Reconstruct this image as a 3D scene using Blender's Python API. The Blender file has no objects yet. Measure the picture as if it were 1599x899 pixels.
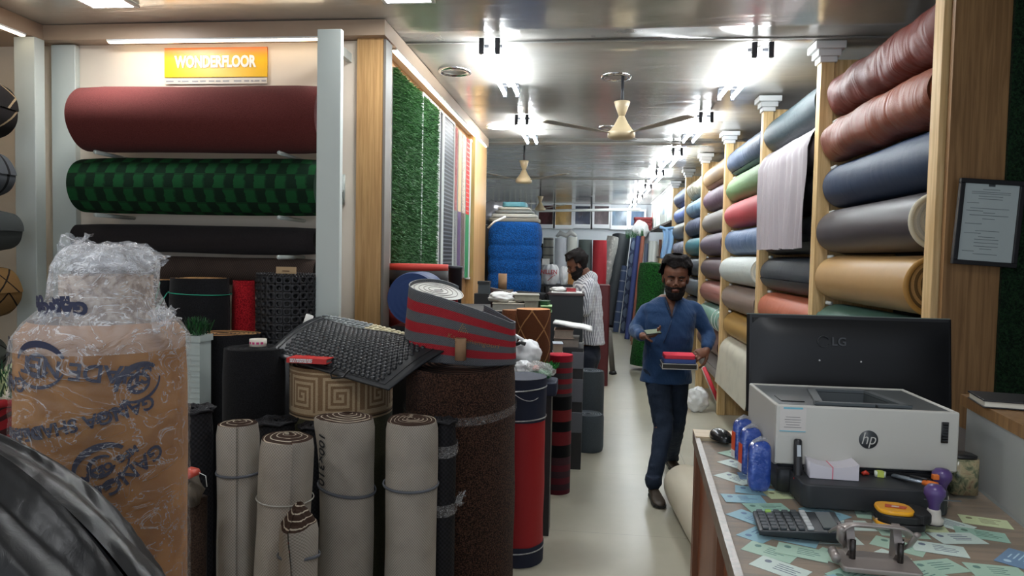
import bpy, bmesh, math, random
from math import pi, sin, cos, sqrt, radians as R
from mathutils import Vector, Matrix, noise, Euler
random.seed(7)
S = bpy.context.scene
COL = S.collection
# ------------------------------------------------------------ camera, world, exposure
FPX, CAMH = 1100.0, 1.65
YAW, PITCH, ROLL = math.atan(122.5 / FPX), math.atan(49.5 / FPX), 0.020
cd = bpy.data.cameras.new('camera'); cam = bpy.data.objects.new('camera', cd); COL.objects.link(cam)
cd.sensor_width = 36.0; cd.lens = 36.0 * FPX / 1599.0; cd.clip_start = 0.05; cd.clip_end = 100
CM = Matrix.Rotation(YAW, 4, 'Z') @ Matrix.Rotation(pi / 2 - PITCH, 4, 'X') @ Matrix.Rotation(ROLL, 4, 'Z')
CM.translation = (0, 0, CAMH)
cam.matrix_world = CM
S.camera = cam
S.view_settings.view_transform = 'Standard'; S.view_settings.look = 'None'
S.view_settings.gamma = 1.0; S.view_settings.use_curve_mapping = False
S.view_settings.exposure = 0.0
W = bpy.data.worlds.new('world'); S.world = W; W.use_nodes = True
W.node_tree.nodes['Background'].inputs[0].default_value = (0.80, 0.88, 1.0, 1)
W.node_tree.nodes['Background'].inputs[1].default_value = 1.35
TUBE_E, PANEL_E, LED_E = 75.0, 70.0, 10.0

def at(px, py, d):
    """world point seen at pixel (px,py) of the 1599x899 frame at depth Y = d"""
    v = CM.to_3x3() @ Vector(((px - 799.5) / FPX, -(py - 449.5) / FPX, -1.0))
    return Vector((0, 0, CAMH)) + v * (d / v.y)
def on(px, py, h):
    """world point seen at pixel on the horizontal plane of height h"""
    v = CM.to_3x3() @ Vector(((px - 799.5) / FPX, -(py - 449.5) / FPX, -1.0))
    return Vector((0, 0, CAMH)) + v * ((h - CAMH) / v.z)

def yx(px, X):
    v = CM.to_3x3() @ Vector(((px - 799.5) / FPX, -(300 - 449.5) / FPX, -1.0))
    return X * v.y / v.x
# ------------------------------------------------------------ materials
class N:
    def __init__(s, name):
        s.m = bpy.data.materials.new(name); s.m.use_nodes = True
        s.t = s.m.node_tree; s.b = s.t.nodes['Principled BSDF']; s.out = s.t.nodes['Material Output']
    def n(s, typ, **kw):
        x = s.t.nodes.new(typ)
        for k, v in kw.items(): setattr(x, k, v)
        return x
    def put(s, sock, v):
        if v is None: return
        if isinstance(v, bpy.types.NodeSocket): s.t.links.new(v, sock)
        elif isinstance(v, (tuple, list)): sock.default_value = tuple(v) + ((1,) if len(v) == 3 and len(sock.default_value) == 4 else ())
        else: sock.default_value = v
    def M(s, op, a, b=0.0, c=0.0):
        x = s.n('ShaderNodeMath', operation=op)
        for i, v in enumerate((a, b, c)): s.put(x.inputs[i], v)
        return x.outputs[0]
    def mix(s, f, a, b):
        x = s.n('ShaderNodeMix', data_type='RGBA')
        s.put(x.inputs[0], f); s.put(x.inputs[6], a); s.put(x.inputs[7], b)
        return x.outputs[2]
    def uv(s):
        x = s.n('ShaderNodeUVMap'); y = s.n('ShaderNodeSeparateXYZ'); s.t.links.new(x.outputs[0], y.inputs[0])
        s._uv = x.outputs[0]
        return y.outputs[0], y.outputs[1]
    def obj(s):
        x = s.n('ShaderNodeTexCoord'); return x.outputs['Object']
    def xyz(s, v):
        y = s.n('ShaderNodeSeparateXYZ'); s.t.links.new(v, y.inputs[0]); return y.outputs
    def scale(s, v, sc):
        x = s.n('ShaderNodeVectorMath', operation='MULTIPLY'); s.put(x.inputs[0], v); x.inputs[1].default_value = sc; return x.outputs[0]
    def noise(s, scale, v=None, detail=3, rough=.6, dist=0.0):
        x = s.n('ShaderNodeTexNoise'); x.inputs['Scale'].default_value = scale; x.inputs['Detail'].default_value = detail
        x.inputs['Roughness'].default_value = rough; x.inputs['Distortion'].default_value = dist
        s.put(x.inputs['Vector'], v if v is not None else s.obj()); return x.outputs[0]
    def ramp(s, f, stops):
        x = s.n('ShaderNodeValToRGB'); s.put(x.inputs[0], f); e = x.color_ramp.elements
        while len(e) < len(stops): e.new(.5)
        for i, (p, c) in enumerate(stops): e[i].position = p; e[i].color = tuple(c) + (1,)
        return x.outputs[0]
    def step(s, v, lo, hi):
        x = s.n('ShaderNodeMapRange', interpolation_type='SMOOTHSTEP'); s.put(x.inputs[0], v)
        x.inputs[1].default_value = lo; x.inputs[2].default_value = hi; return x.outputs[0]
    def fin(s, col=None, rough=.6, metal=0., bump=None, bstr=.3, bdist=.01, spec=.5, alpha=None, coat=0., sheen=0., trans=0., emis=None, estr=0.):
        b = s.b
        s.put(b.inputs['Base Color'], col); s.put(b.inputs['Roughness'], rough); s.put(b.inputs['Metallic'], metal)
        s.put(b.inputs['Specular IOR Level'], spec)
        if alpha is not None: s.put(b.inputs['Alpha'], alpha)
        if coat: b.inputs['Coat Weight'].default_value = coat; b.inputs['Coat Roughness'].default_value = .15
        if sheen: b.inputs['Sheen Weight'].default_value = sheen
        if trans: b.inputs['Transmission Weight'].default_value = trans
        if emis: s.put(b.inputs['Emission Color'], emis); b.inputs['Emission Strength'].default_value = estr
        if bump is not None:
            x = s.n('ShaderNodeBump'); x.inputs['Strength'].default_value = bstr; x.inputs['Distance'].default_value = bdist
            s.put(x.inputs['Height'], bump); s.t.links.new(x.outputs[0], b.inputs['Normal'])
        return s.m
_cache = {}
def memo(f):
    def g(*a, **k):
        key = repr((f.__name__, a, sorted(k.items())))
        if key not in _cache: _cache[key] = f(*a, **k)
        return _cache[key]
    return g
@memo
def plain(name, col, rough=.5, metal=0., spec=.5, coat=0., var=.12, sc=6.0, bump=0., bsc=60.0):
    k = N(name); a = tuple(c * (1 - var) for c in col); b = tuple(min(1, c * (1 + var)) for c in col)
    return k.fin(k.mix(k.noise(sc), a, b), rough, metal, k.noise(bsc) if bump else None, bump, .004, spec=spec, coat=coat)
@memo
def emit(name, col, e):
    k = N(name); return k.fin(col, .5, emis=col, estr=e)
@memo
def carpet(name, a, b, sc=260., contrast=(.4, .6), bump=.6, bd=.004, big=0.):
    k = N(name); n = k.noise(sc, detail=2); f = k.step(n, contrast[0], contrast[1])
    c = k.mix(f, a, b)
    if big: c = k.mix(k.step(k.noise(9.0), .35, .7), c, k.mix(f, tuple(x * (1 - big) for x in a), tuple(x * (1 - big) for x in b)))
    return k.fin(c, .95, bump=n, bstr=bump, bdist=bd, spec=.15, sheen=.05)
@memo
def leather(name, col, rough=.38, spec=.5, fold=0., fs=6.):
    k = N(name); u, v = k.uv(); n = k.noise(300., detail=2)
    h = n
    c = k.mix(k.noise(5.0), tuple(x * .88 for x in col), tuple(min(1, x * 1.1) for x in col))
    if fold:
        comb = k.n('ShaderNodeCombineXYZ'); k.put(comb.inputs[0], k.M('MULTIPLY', u, 1.9)); k.put(comb.inputs[1], k.M('MULTIPLY', v, fs))
        nn = k.noise(1.0, comb.outputs[0], detail=2, dist=1.2)
        h = k.M('ADD', k.M('MULTIPLY', nn, fold * 3.5), k.M('MULTIPLY', n, .15))
        return k.fin(c, rough, bump=h, bstr=.7, bdist=.02, spec=spec)
    return k.fin(c, rough, bump=n, bstr=.12, bdist=.002, spec=spec)
@memo
def bands(name, cols, ps, along='v', rough=.9, sc=300., bump=.3, spec=.2):
    """stripes of widths ps (metres) repeating along v or u"""
    k = N(name); u, v = k.uv(); x = v if along == 'v' else u
    tot = sum(ps); f = k.M('FRACT', k.M('DIVIDE', x, tot)); acc = 0; c = cols[0]
    for i in range(1, len(cols)):
        acc += ps[i - 1]; c = k.mix(k.M('GREATER_THAN', f, acc / tot), c, cols[i])
    n = k.noise(sc, detail=2)
    c = k.mix(k.M('MULTIPLY', n, .5), c, (.02, .02, .02))
    return k.fin(c, rough, bump=n, bstr=bump, bdist=.003, spec=spec)
@memo
def lattice(name, base, line, a=.2, b=.2, w=.05, sc=300., edge=0.):
    k = N(name); u, v = k.uv(); p = k.M('DIVIDE', u, a); q = k.M('DIVIDE', v, b)
    def ln(e): return k.M('LESS_THAN', k.M('ABSOLUTE', k.M('SUBTRACT', k.M('FRACT', e), .5)), w)
    wob = k.M('MULTIPLY', k.M('SUBTRACT', k.noise(10.), .5), .08)
    f = k.M('MAXIMUM', ln(k.M('ADD', k.M('ADD', p, q), wob)), ln(k.M('ADD', k.M('SUBTRACT', p, q), wob)))
    n = k.noise(sc, detail=2); c = k.mix(f, base, line); c = k.mix(k.M('MULTIPLY', n, .45), c, (.015, .012, .01))
    return k.fin(c, .95, bump=n, bstr=.5, bdist=.004, spec=.15)
@memo
def basket(name, a, b, cu=.06, cv=.055):
    k = N(name); u, v = k.uv(); wob = k.M('MULTIPLY', k.M('SUBTRACT', k.noise(25.), .5), .35)
    row = k.M('FLOOR', k.M('DIVIDE', u, cu))
    p = k.M('ADD', k.M('DIVIDE', v, cv), k.M('MULTIPLY', row, .5)); col = k.M('FRACT', k.M('ADD', p, wob))
    f = k.step(col, .42, .58); n = k.noise(300., detail=2)
    edge = k.M('LESS_THAN', k.M('FRACT', k.M('DIVIDE', u, cu)), .14)
    c = k.mix(f, a, b); c = k.mix(k.M('MULTIPLY', edge, .5), c, (.01, .02, .012))
    c = k.mix(k.M('MULTIPLY', n, .5), c, (.01, .02, .01))
    return k.fin(c, .95, bump=n, bstr=.6, bdist=.004, spec=.12)
@memo
def weave(name, a, b, fu=.006, fv=.006, rough=.8, bump=.4, dirty=.25):
    k = N(name); u, v = k.uv()
    su = k.M('SINE', k.M('MULTIPLY', u, 2 * pi / fu)); sv = k.M('SINE', k.M('MULTIPLY', v, 2 * pi / fv))
    f = k.M('ADD', k.M('MULTIPLY', k.M('MULTIPLY', su, sv), .35), .5)
    c = k.mix(f, a, b); c = k.mix(k.M('MULTIPLY', k.step(k.noise(7.), .4, .75), dirty), c, tuple(x * .55 for x in a))
    return k.fin(c, rough, bump=f, bstr=bump, bdist=.002, spec=.2)
@memo
def spiral(name, a, b, pitch=.02, w=.3):
    k = N(name); u, v = k.uv()
    f = k.M('FRACT', k.M('SUBTRACT', k.M('DIVIDE', v, pitch), u)); g = k.M('LESS_THAN', f, w)
    n = k.noise(250.); c = k.mix(g, a, b); c = k.mix(k.M('MULTIPLY', n, .4), c, (.01, .01, .01))
    return k.fin(c, .9, bump=f, bstr=.6, bdist=.01, spec=.15)
@memo
def wood(name, a, b, rough=.45, sc=1., axis=2, coat=.0, spec=.4):
    k = N(name); s_ = [60. * sc] * 3; s_[axis] = 2.5 * sc
    v = k.scale(k.obj(), tuple(s_)); n = k.noise(1.0, v, detail=4, dist=.6)
    return k.fin(k.mix(k.step(n, .3, .7), a, b), rough, bump=n, bstr=.08, bdist=.002, coat=coat, spec=spec)
@memo
def film(name, col=(.95, .95, .95), a=.18, rough=.12, sc=18., bstr=.9, streak=.35):
    """thin clear plastic: mostly see-through, glossy, creased"""
    k = N(name); v = k.obj(); n = k.noise(sc, k.scale(v, (1, 1, 1.6)), detail=4, dist=1.5)
    r = k.M('ABSOLUTE', k.M('SUBTRACT', n, .5)); cr = k.step(r, .022, .0)
    al = k.M('ADD', k.M('MULTIPLY', cr, streak), a)
    return k.fin(col, rough, bump=n, bstr=bstr, bdist=.03, alpha=al, spec=.9)

# ------------------------------------------------------------ objects
def tag(o, label=None, cat=None, group=None, kind=None):
    if label: o['label'] = label
    if cat: o['category'] = cat
    if group: o['group'] = group
    if kind: o['kind'] = kind
    return o
def empty(name, loc=(0, 0, 0), rot=(0, 0, 0), label=None, cat=None, group=None, mtx=None):
    o = bpy.data.objects.new(name, None); COL.objects.link(o); o.empty_display_size = .05
    if mtx is not None: o.matrix_world = mtx
    else: o.location = loc; o.rotation_euler = rot
    return tag(o, label, cat, group)
def link(name, bm, mats, parent=None, smooth=True, loc=None, rot=None, mtx=None, bevel=0.0):
    me = bpy.data.meshes.new(name); bm.normal_update(); bm.to_mesh(me); bm.free()
    for m in (mats if isinstance(mats, (list, tuple)) else [mats]): me.materials.append(m)
    if smooth: me.shade_smooth()
    o = bpy.data.objects.new(name, me); COL.objects.link(o)
    if parent: o.parent = parent
    if mtx is not None: o.matrix_local = mtx
    if loc is not None: o.location = loc
    if rot is not None: o.rotation_euler = rot
    if bevel:
        md = o.modifiers.new('b', 'BEVEL'); md.width = bevel; md.segments = 2; md.limit_method = 'ANGLE'
        me.shade_smooth(); w = o.modifiers.new('w', 'WEIGHTED_NORMAL')
    return o
def B(): return bmesh.new()
def add_box(bm, c, s, rot=None, mat=0):
    vs = []
    for x in (-.5, .5):
        for y in (-.5, .5):
            for z in (-.5, .5):
                p = Vector((x * s[0], y * s[1], z * s[2]))
                if rot is not None: p = rot @ p
                vs.append(bm.verts.new(p + Vector(c)))
    for f in ((0, 1, 3, 2), (4, 6, 7, 5), (0, 4, 5, 1), (2, 3, 7, 6), (0, 2, 6, 4), (1, 5, 7, 3)):
        fc = bm.faces.new([vs[i] for i in f]); fc.material_index = mat
    return bm
def bx(x0, x1, y0, y1, z0, z1, bm=None):
    return add_box(bm or B(), ((x0 + x1) / 2, (y0 + y1) / 2, (z0 + z1) / 2), (x1 - x0, y1 - y0, z1 - z0))
def add_tube(bm, pts, rad, seg=8, cap=True, up=Vector((0, 0, 1)), mat=0):
    """round or elliptic tube through pts; rad = number, list of numbers or list of (rx, ry)"""
    pts = [Vector(p) for p in pts]; n = len(pts); rings = []
    for i, p in enumerate(pts):
        t = (pts[min(i + 1, n - 1)] - pts[max(i - 1, 0)]).normalized()
        u = up.cross(t)
        if u.length < .05: u = Vector((0, 1, 0)).cross(t) if abs(t.y) < .9 else Vector((1, 0, 0)).cross(t)
        u.normalize(); w = t.cross(u)
        r = rad[i] if isinstance(rad, (list, tuple)) else rad
        rx, ry = r if isinstance(r, (list, tuple)) else (r, r)
        rings.append([bm.verts.new(p + u * rx * cos(2 * pi * k / seg) + w * ry * sin(2 * pi * k / seg)) for k in range(seg)])
    for a, b in zip(rings, rings[1:]):
        for k in range(seg):
            f = bm.faces.new((a[k], a[(k + 1) % seg], b[(k + 1) % seg], b[k])); f.material_index = mat
    if cap:
        f = bm.faces.new(rings[0][::-1]); f.material_index = mat
        f = bm.faces.new(rings[-1]); f.material_index = mat
    return bm
def add_lathe(bm, prof, seg=32, c=(0, 0, 0), mat=0, cap=True):
    rings = [[bm.verts.new((c[0] + r * cos(2 * pi * k / seg), c[1] + r * sin(2 * pi * k / seg), c[2] + z)) for k in range(seg)] for r, z in prof]
    for a, b in zip(rings, rings[1:]):
        for k in range(seg):
            f = bm.faces.new((a[k], a[(k + 1) % seg], b[(k + 1) % seg], b[k])); f.material_index = mat
    if cap:
        bm.faces.new(rings[0][::-1]).material_index = mat; bm.faces.new(rings[-1]).material_index = mat
    return bm
def add_prism(bm, poly, z0, z1, mat=0):
    a = [bm.verts.new((x, y, z0)) for x, y in poly]; b = [bm.verts.new((x, y, z1)) for x, y in poly]
    n = len(poly)
    for i in range(n): bm.faces.new((a[i], a[(i + 1) % n], b[(i + 1) % n], b[i])).material_index = mat
    bm.faces.new(a[::-1]).material_index = mat; bm.faces.new(b).material_index = mat
    return bm
def rbox(w, d, h, r=.01, seg=3):
    """rounded-corner box footprint, base at z=0"""
    poly = []
    for cx, cy, a0 in ((w / 2 - r, d / 2 - r, 0), (-w / 2 + r, d / 2 - r, 90), (-w / 2 + r, -d / 2 + r, 180), (w / 2 - r, -d / 2 + r, 270)):
        for i in range(seg + 1):
            a = R(a0 + 90 * i / seg); poly.append((cx + r * cos(a), cy + r * sin(a)))
    return add_prism(B(), poly, 0, h)
def grid_surf(bm, fn, nu, nv, mat=0, uvf=None, closed=False):
    """fn(i/nu, j/nv) -> point"""
    uvl = bm.loops.layers.uv.verify()
    V = [[bm.verts.new(fn(i / nu, j / nv)) for j in range(nv + 1)] for i in range(nu + 1)]
    for i in range(nu):
        for j in range(nv):
            f = bm.faces.new((V[i][j], V[i + 1][j], V[i + 1][j + 1], V[i][j + 1])); f.material_index = mat(i, j) if callable(mat) else mat
            for lp, (a, b) in zip(f.loops, ((i, j), (i + 1, j), (i + 1, j + 1), (i, j + 1))):
                lp[uvl].uv = uvf(a / nu, b / nv) if uvf else (a / nu, b / nv)
    return V
def fnoise(x, y, z=0.0): return noise.noise(Vector((x, y, z)))
def solidify(o, t, off=0):
    md = o.modifiers.new('s', 'SOLIDIFY'); md.thickness = t; md.offset = off; return o
def subsurf(o, l=1):
    md = o.modifiers.new('ss', 'SUBSURF'); md.levels = l; md.render_levels = l; return o

# a roll: outer sheet + spiral ends; local axis Z, base at z=0
def roll_bm(r, L, seg=56, nv=10, step=.008, wob=0., wf=3., seed=0., rf=None, bulge=0., ovality=0.):
    bm = B()
    def fn(a, b):
        th = 2 * pi * a; z = b * L; e = min(z, L - z)
        rr = r - step * (1 - a) - (.006 * max(0, 1 - e / .008) if e < .008 else 0)
        rr *= 1 + ovality * cos(2 * th + seed)
        if wob: rr += wob * fnoise(cos(th) * 1.2 + seed, sin(th) * 1.2, z * wf + seed)
        if bulge: rr += bulge * sin(pi * b)
        if rf: rr = rf(th, b, rr)
        return Vector((rr * cos(th), rr * sin(th), z))
    grid_surf(bm, fn, seg, nv, uvf=lambda a, b: (a * 2 * pi * r, b * L))
    return bm, fn
def end_bm(fn, L, top, inner=.25, cone=0., depth=.004, pitch=.02, seg=56, nr=None):
    bm = B(); r0 = 0
    bdef = 1.0 if top else 0.0
    rim = [fn(i / seg, bdef) for i in range(seg + 1)]
    R0 = max(Vector((p.x, p.y)).length for p in rim); nr = nr or max(6, int(R0 * (1 - inner) / pitch * 4)); sgn = 1 if top else -1
    def g(a, b):
        i = min(seg, int(round(a * seg))); p = rim[i]; q = Vector((p.x, p.y)).length; s = inner + (1 - inner) * (1 - b)
        rho = q * s; fr = (rho / pitch - a) % 1.0
        z = p.z + sgn * (cone * (1 - s) - depth * abs(fr - .5) * 2 * (1 if b > .01 else 0))
        if b > .999: z -= sgn * .05
        return Vector((p.x * s, p.y * s, z))
    grid_surf(bm, g, seg, nr, uvf=lambda a, b: (a, R0 * (inner + (1 - inner) * (1 - b))))
    if not top: bmesh.ops.reverse_faces(bm, faces=bm.faces[:])
    return bm
AX = {'Z': Matrix.Identity(4), 'X': Matrix.Rotation(pi / 2, 4, 'Y'), 'Y': Matrix.Rotation(-pi / 2, 4, 'X')}
def roll(name, label, base, L, r, mat, endmat, axis='Z', cat='carpet roll', group=None, tilt=(0, 0, 0), inner=.22, ends=(True, True),
         core=None, cone=0., pitch=.02, depth=.004, spin=0., partname='outer_sheet', seg=56, **kw):
    m = Matrix.Translation(Vector(base)) @ Euler(tilt).to_matrix().to_4x4() @ AX[axis] @ Matrix.Rotation(spin, 4, 'Z')
    e = empty(name, label=label, cat=cat, group=group, mtx=m)
    bm, fn = roll_bm(r, L, seg=seg, **kw)
    link(partname, bm, mat, e)
    for flag, top in zip(ends, (False, True)):
        if flag: link('rolled_end', end_bm(fn, L, top, inner, cone if top else 0, depth, pitch, seg=seg), endmat, e)
    if core:
        rr = core[0] if isinstance(core, tuple) else r * inner; b = B()
        ln = core[1] if isinstance(core, tuple) else .01
        prof = [(rr * .82, -ln * 0), (rr, 0), (rr, L + ln), (rr * .82, L + ln), (rr * .82, L + ln - .08 if L > .1 else 0)]
        add_lathe(b, prof, 24, cap=False); link('core_tube', b, M_CARD, e)
    return e
def band_on(parent, r, z, mat, w=.006, t=.003, name='tie', wob=.0, tilt=0.):
    b = B(); n = 40
    for k in range(n + 1): pass
    pts = [Vector(((r + t * .5) * cos(2 * pi * k / n), (r + t * .5) * sin(2 * pi * k / n), z + wob * sin(4 * pi * k / n) + tilt * cos(2 * pi * k / n))) for k in range(n + 1)]
    add_tube(b, pts, [(t, w)] * (n + 1), 6, cap=False)
    return link(name, b, mat, parent)

_fontobj = None
def text_bm(txt, size, extrude=.0005, offset=0., align='CENTER', squash=1.0, shear=0.):
    cu = bpy.data.curves.new('t', 'FONT'); cu.body = txt; cu.size = size; cu.extrude = extrude; cu.offset = offset
    cu.align_x = align; cu.align_y = 'CENTER'; cu.resolution_u = 3; cu.shear = shear
    o = bpy.data.objects.new('t', cu); COL.objects.link(o)
    me = bpy.data.meshes.new_from_object(o.evaluated_get(bpy.context.evaluated_depsgraph_get()))
    bm = B(); bm.from_mesh(me)
    bpy.data.objects.remove(o); bpy.data.curves.remove(cu); bpy.data.meshes.remove(me)
    for v in bm.verts: v.co.x *= squash
    return bm
def text(txt, size, mat, parent, mtx, name='printed_lettering', **kw):
    return link(name, text_bm(txt, size, **kw), mat, parent, smooth=False, mtx=mtx)
def text_wrap(txt, size, mat, parent, rad, th, z, rot=0., name='printed_lettering', **kw):
    """lettering laid round a standing cylinder; th = direction it faces"""
    bm = text_bm(txt, size, **kw); bmesh.ops.subdivide_edges(bm, edges=[e for e in bm.edges if e.calc_length() > size * .3], cuts=1)
    return link(name, wrap(bm, rad, th, z, rot), mat, parent, smooth=False)
def wrap(bm, rad, th, z, rot):
    c, s = cos(rot), sin(rot)
    for v in bm.verts:
        x, y = v.co.x * c - v.co.y * s, v.co.x * s + v.co.y * c; a = th + x / rad; q = (rad(a, z + y) if callable(rad) else rad) + v.co.z
        v.co = Vector((q * cos(a), q * sin(a), z + y))
    return bm
M_CARD = plain('cardboard', (.52, .36, .2), .85)
M_BLACK = plain('black_plastic', (.012, .012, .013), .4)
M_WHITE = plain('white_paint', (.74, .76, .74), .5, var=.04)
M_STRING = plain('string', (.12, .13, .15), .7)
M_CLEAR = film('clear_plastic')
FACE = -pi / 2   # the direction of -Y, towards the aisle entrance
def c(r, g, b, k=1.0):
    f = lambda x: ((x / 255 + .055) / 1.055) ** 2.4 if x > 10 else x / 255 / 12.92
    return (min(.9, f(r) * k), min(.9, f(g) * k), min(.9, f(b) * k))
def st(name, bm, m, **k): return tag(link(name, bm, m, smooth=False, **k), kind='structure')
# ------------------------------------------------------------ the setting
k = N('floor_tiles'); o3 = k.xyz(k.obj())
n1 = k.noise(2.2, detail=5); col = k.mix(n1, c(150, 146, 128), c(178, 174, 158))
gx = k.M('LESS_THAN', k.M('ABSOLUTE', k.M('SUBTRACT', k.M('FRACT', k.M('DIVIDE', k.M('SUBTRACT', o3[0], .195), 1.2)), .5)), .0016)
gy = k.M('LESS_THAN', k.M('ABSOLUTE', k.M('SUBTRACT', k.M('FRACT', k.M('DIVIDE', o3[1], 1.2)), .5)), .0012)
FLOOR = k.fin(k.mix(k.M('MULTIPLY', k.M('MAXIMUM', gx, gy), .7), col, c(95, 92, 84)), .3, spec=.4)
k = N('ceiling_film'); ob = k.obj()
n1 = k.noise(1.0, k.scale(ob, (.8, 3.2, 1)), detail=3, dist=.8); n2 = k.noise(1.0, k.scale(ob, (5., 1.2, 1)), detail=2)
smudge = k.noise(1.3, detail=6)
h = k.M('ADD', n1, k.M('MULTIPLY', n2, .35))
CEIL = k.fin(k.mix(smudge, c(172, 168, 160), c(216, 212, 204)), k.M('ADD', k.M('MULTIPLY', smudge, .22), .08), metal=.4, bump=h, bstr=.14, bdist=.05)
CREAM = plain('cream_wall', c(226, 214, 196), .6, var=.04)
WHITEW = plain('white_wall', c(205, 212, 218), .6, var=.04)
SOFF = plain('soffit_beige', c(168, 146, 124), .45, var=.06)
WOODP = wood('light_wood_laminate', c(168, 128, 80), c(196, 156, 104))
WOODR = wood('rack_wood', c(190, 156, 104), c(220, 190, 140))
WOODC = wood('brown_wood_laminate', c(120, 88, 54), c(150, 114, 74))
WOODD = wood('counter_wood', c(110, 60, 34), c(140, 84, 52), rough=.3)
POST = plain('rack_post_paint', c(196, 204, 198), .45, var=.03)
CH = 3.01
st('floor', bx(-4.2, 2.2, -1.5, 18.3, -.1, 0), FLOOR)
for i, (y0, y1) in enumerate(((-1.5, 4.5), (4.505, 8.4), (8.405, 12.2), (12.205, 18.3))):
    b = B(); ny = max(2, int((y1 - y0) / .25)); rr = random.Random(i)
    grid_surf(b, lambda u, v, y0=y0, y1=y1: Vector((-4.2 + 6.4 * u, y0 + (y1 - y0) * v, CH + .006 * fnoise(u * 5, v * 4 + i * 3, 1.0))), 24, ny)
    bmesh.ops.reverse_faces(b, faces=b.faces[:])
    o = st('ceiling' if i == 0 else 'ceiling.%03d' % i, b, CEIL); o.data.shade_smooth(); solidify(o, .03, -1)
for i, y in enumerate((4.502, 8.402, 12.202)): st('trim_%d' % (i + 1), bx(-4.2, 2.2, y - .012, y + .012, CH - .008, CH), plain('ceiling_joint', c(150, 150, 145), .3))
st('wall_left', bx(-3.95, -3.85, -1.5, 4.15, 0, 3), CREAM)
st('wall_left_rear', bx(-3.95, -1.38, 4.15, 4.25, 0, 3), CREAM)
st('wall_left_divider', bx(-1.47, -1.32, 4.22, 8.2, 0, 3), WOODC)
st('wall_left_end', bx(-2.8, -1.47, 8.1, 8.2, 0, 3), WOODC)
st('wall_left_far', bx(-2.9, -2.8, 8.2, 18.2, 0, 3), WHITEW)
st('wall_back', bx(-2.9, 2.2, 18.0, 18.2, 0, 3), WHITEW)
st('wall_right', bx(2.0, 2.1, -1.5, 18.0, 0, 3), plain('dark_wall', c(60, 60, 62), .7))
# soffit that frames the left alcove
b = bx(-3.85, -1.22, 4.03, 4.15, 2.915, 3.005); bx(-3.85, -3.37, -1.5, 4.03, 2.915, 3.005, b); bx(-1.45, -1.22, 4.15, 8.2, 2.915, 3.005, b)
st('trim_4', b, SOFF)
st('trim_5', bx(-1.40, -1.245, 4.08, 4.22, 0, 2.915), WOODP)      # wood end panel facing the shop front
st('trim_6', bx(-1.32, -1.24, yx(741, -1.24), 8.2, 0, 2.915), WOODP)
st('trim_7', bx(-1.243, -1.228, 4.09, 4.215, 0, 2.91), plain('grey_edge', c(110, 104, 96), .5))
st('trim_8', bx(-1.54, -1.402, 4.12, 4.15, 0, 2.91), CREAM)      # cream strip with screw holes
b = B()
for z in (2.28, 2.52, 1.05): add_lathe(b, [(.006, 0), (.006, .004)], 10, c=(-1.46, 4.117, z))
e = empty('wall_bracket', (-1.49, 4.12, 2.02), label='white metal bracket hooked on the cream strip right of the white post', cat='bracket')
b = bx(-.01, .01, -.012, 0, -.08, .1); add_tube(b, [(0, -.01, 0), (0, -.09, .0), (0, -.11, .03)], .008); add_tube(b, [(0, -.01, -.07), (0, -.08, -.01)], .006)
link('hook_plate', b, POST, e)
# LED strips under the soffit (real fittings of the shop)
WARM = emit('warm_led', (1.0, .80, .56), LED_E)
def led(label, a, b_, parent=None):
    e = empty('led_strip', a, label=label, cat='strip light'); d = Vector(b_) - Vector(a)
    q = Vector((.012 if d.x == 0 else abs(d.x) / 2, .012 if d.y == 0 else abs(d.y) / 2, .004))
    link('diffuser', add_box(B(), d / 2 + Vector((0, 0, -.006)), (q.x * 2, q.y * 2, .008)), WARM, e, smooth=False)
    link('channel', add_box(B(), d / 2 + Vector((0, 0, .003)), (q.x * 2 + .01, q.y * 2 + .01, .01)), M_WHITE, e, smooth=False)
led('warm LED strip glowing above the yellow sign', (-2.95, 4.05, 2.907), (-1.6, 4.05, 2.907))
led('warm LED strip along the left side wall soffit', (-3.39, 1.0, 2.907), (-3.39, 3.9, 2.907))
led('long warm LED strip above the grass sample panels', (-1.24, 4.3, 2.907), (-1.24, 8.1, 2.907))
# back wall windows
cols = [c(70, 40, 44), c(176, 142, 84), c(30, 38, 60), c(88, 76, 78), c(70, 92, 110), c(60, 84, 110)]
for i, (x0, x1, y0, y1) in enumerate(((841, 864, 321, 350), (867, 893, 320, 351), (898, 922, 322, 350), (928, 951, 322, 350), (955.5, 979, 329, 352), (985, 1006, 330, 352))):
    a, d = at(x0, y1, 17.96), at(x1, y0, 17.96)
    fr = B(); w = .05
    for (p, q, r_, s_) in ((a.x - w, d.x + w, a.z - w * 2, a.z), (a.x - w, d.x + w, d.z, d.z + w), (a.x - w, a.x, a.z, d.z), (d.x, d.x + w, a.z, d.z)): bx(p, q, 17.93, 18.0, r_, s_, fr)
    o = st('window_%d' % (i + 1), fr, plain('window_white', c(226, 230, 234), .4, var=.02))
    k = N('pane_%d' % i); n = k.noise(4.0, k.scale(k.obj(), (1, 1, .5)), detail=5)
    m = k.fin(k.mix(k.step(n, .35, .65), tuple(x * .6 for x in cols[i]), tuple(min(1, x * (1.5 if i != 1 else 1.1)) for x in cols[i])), .12, spec=.8)
    link('window_pane', bx(a.x, d.x, 17.96, 17.975, a.z, d.z), m, o, smooth=False)
a, d = at(770, 345, 17.96), at(838, 318, 17.96)
o = st('window_7', bx(a.x, d.x, 17.95, 18.0, a.z, d.z), plain('pale_window', c(190, 200, 215), .3))
b = B()
for i in range(9): bx(a.x + (d.x - a.x) * i / 8 - .02, a.x + (d.x - a.x) * i / 8 + .02, 17.92, 17.95, a.z, d.z, b)
for i in range(4): bx(a.x, d.x, 17.92, 17.95, a.z + (d.z - a.z) * i / 3 - .02, a.z + (d.z - a.z) * i / 3 + .02, b)
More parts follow.
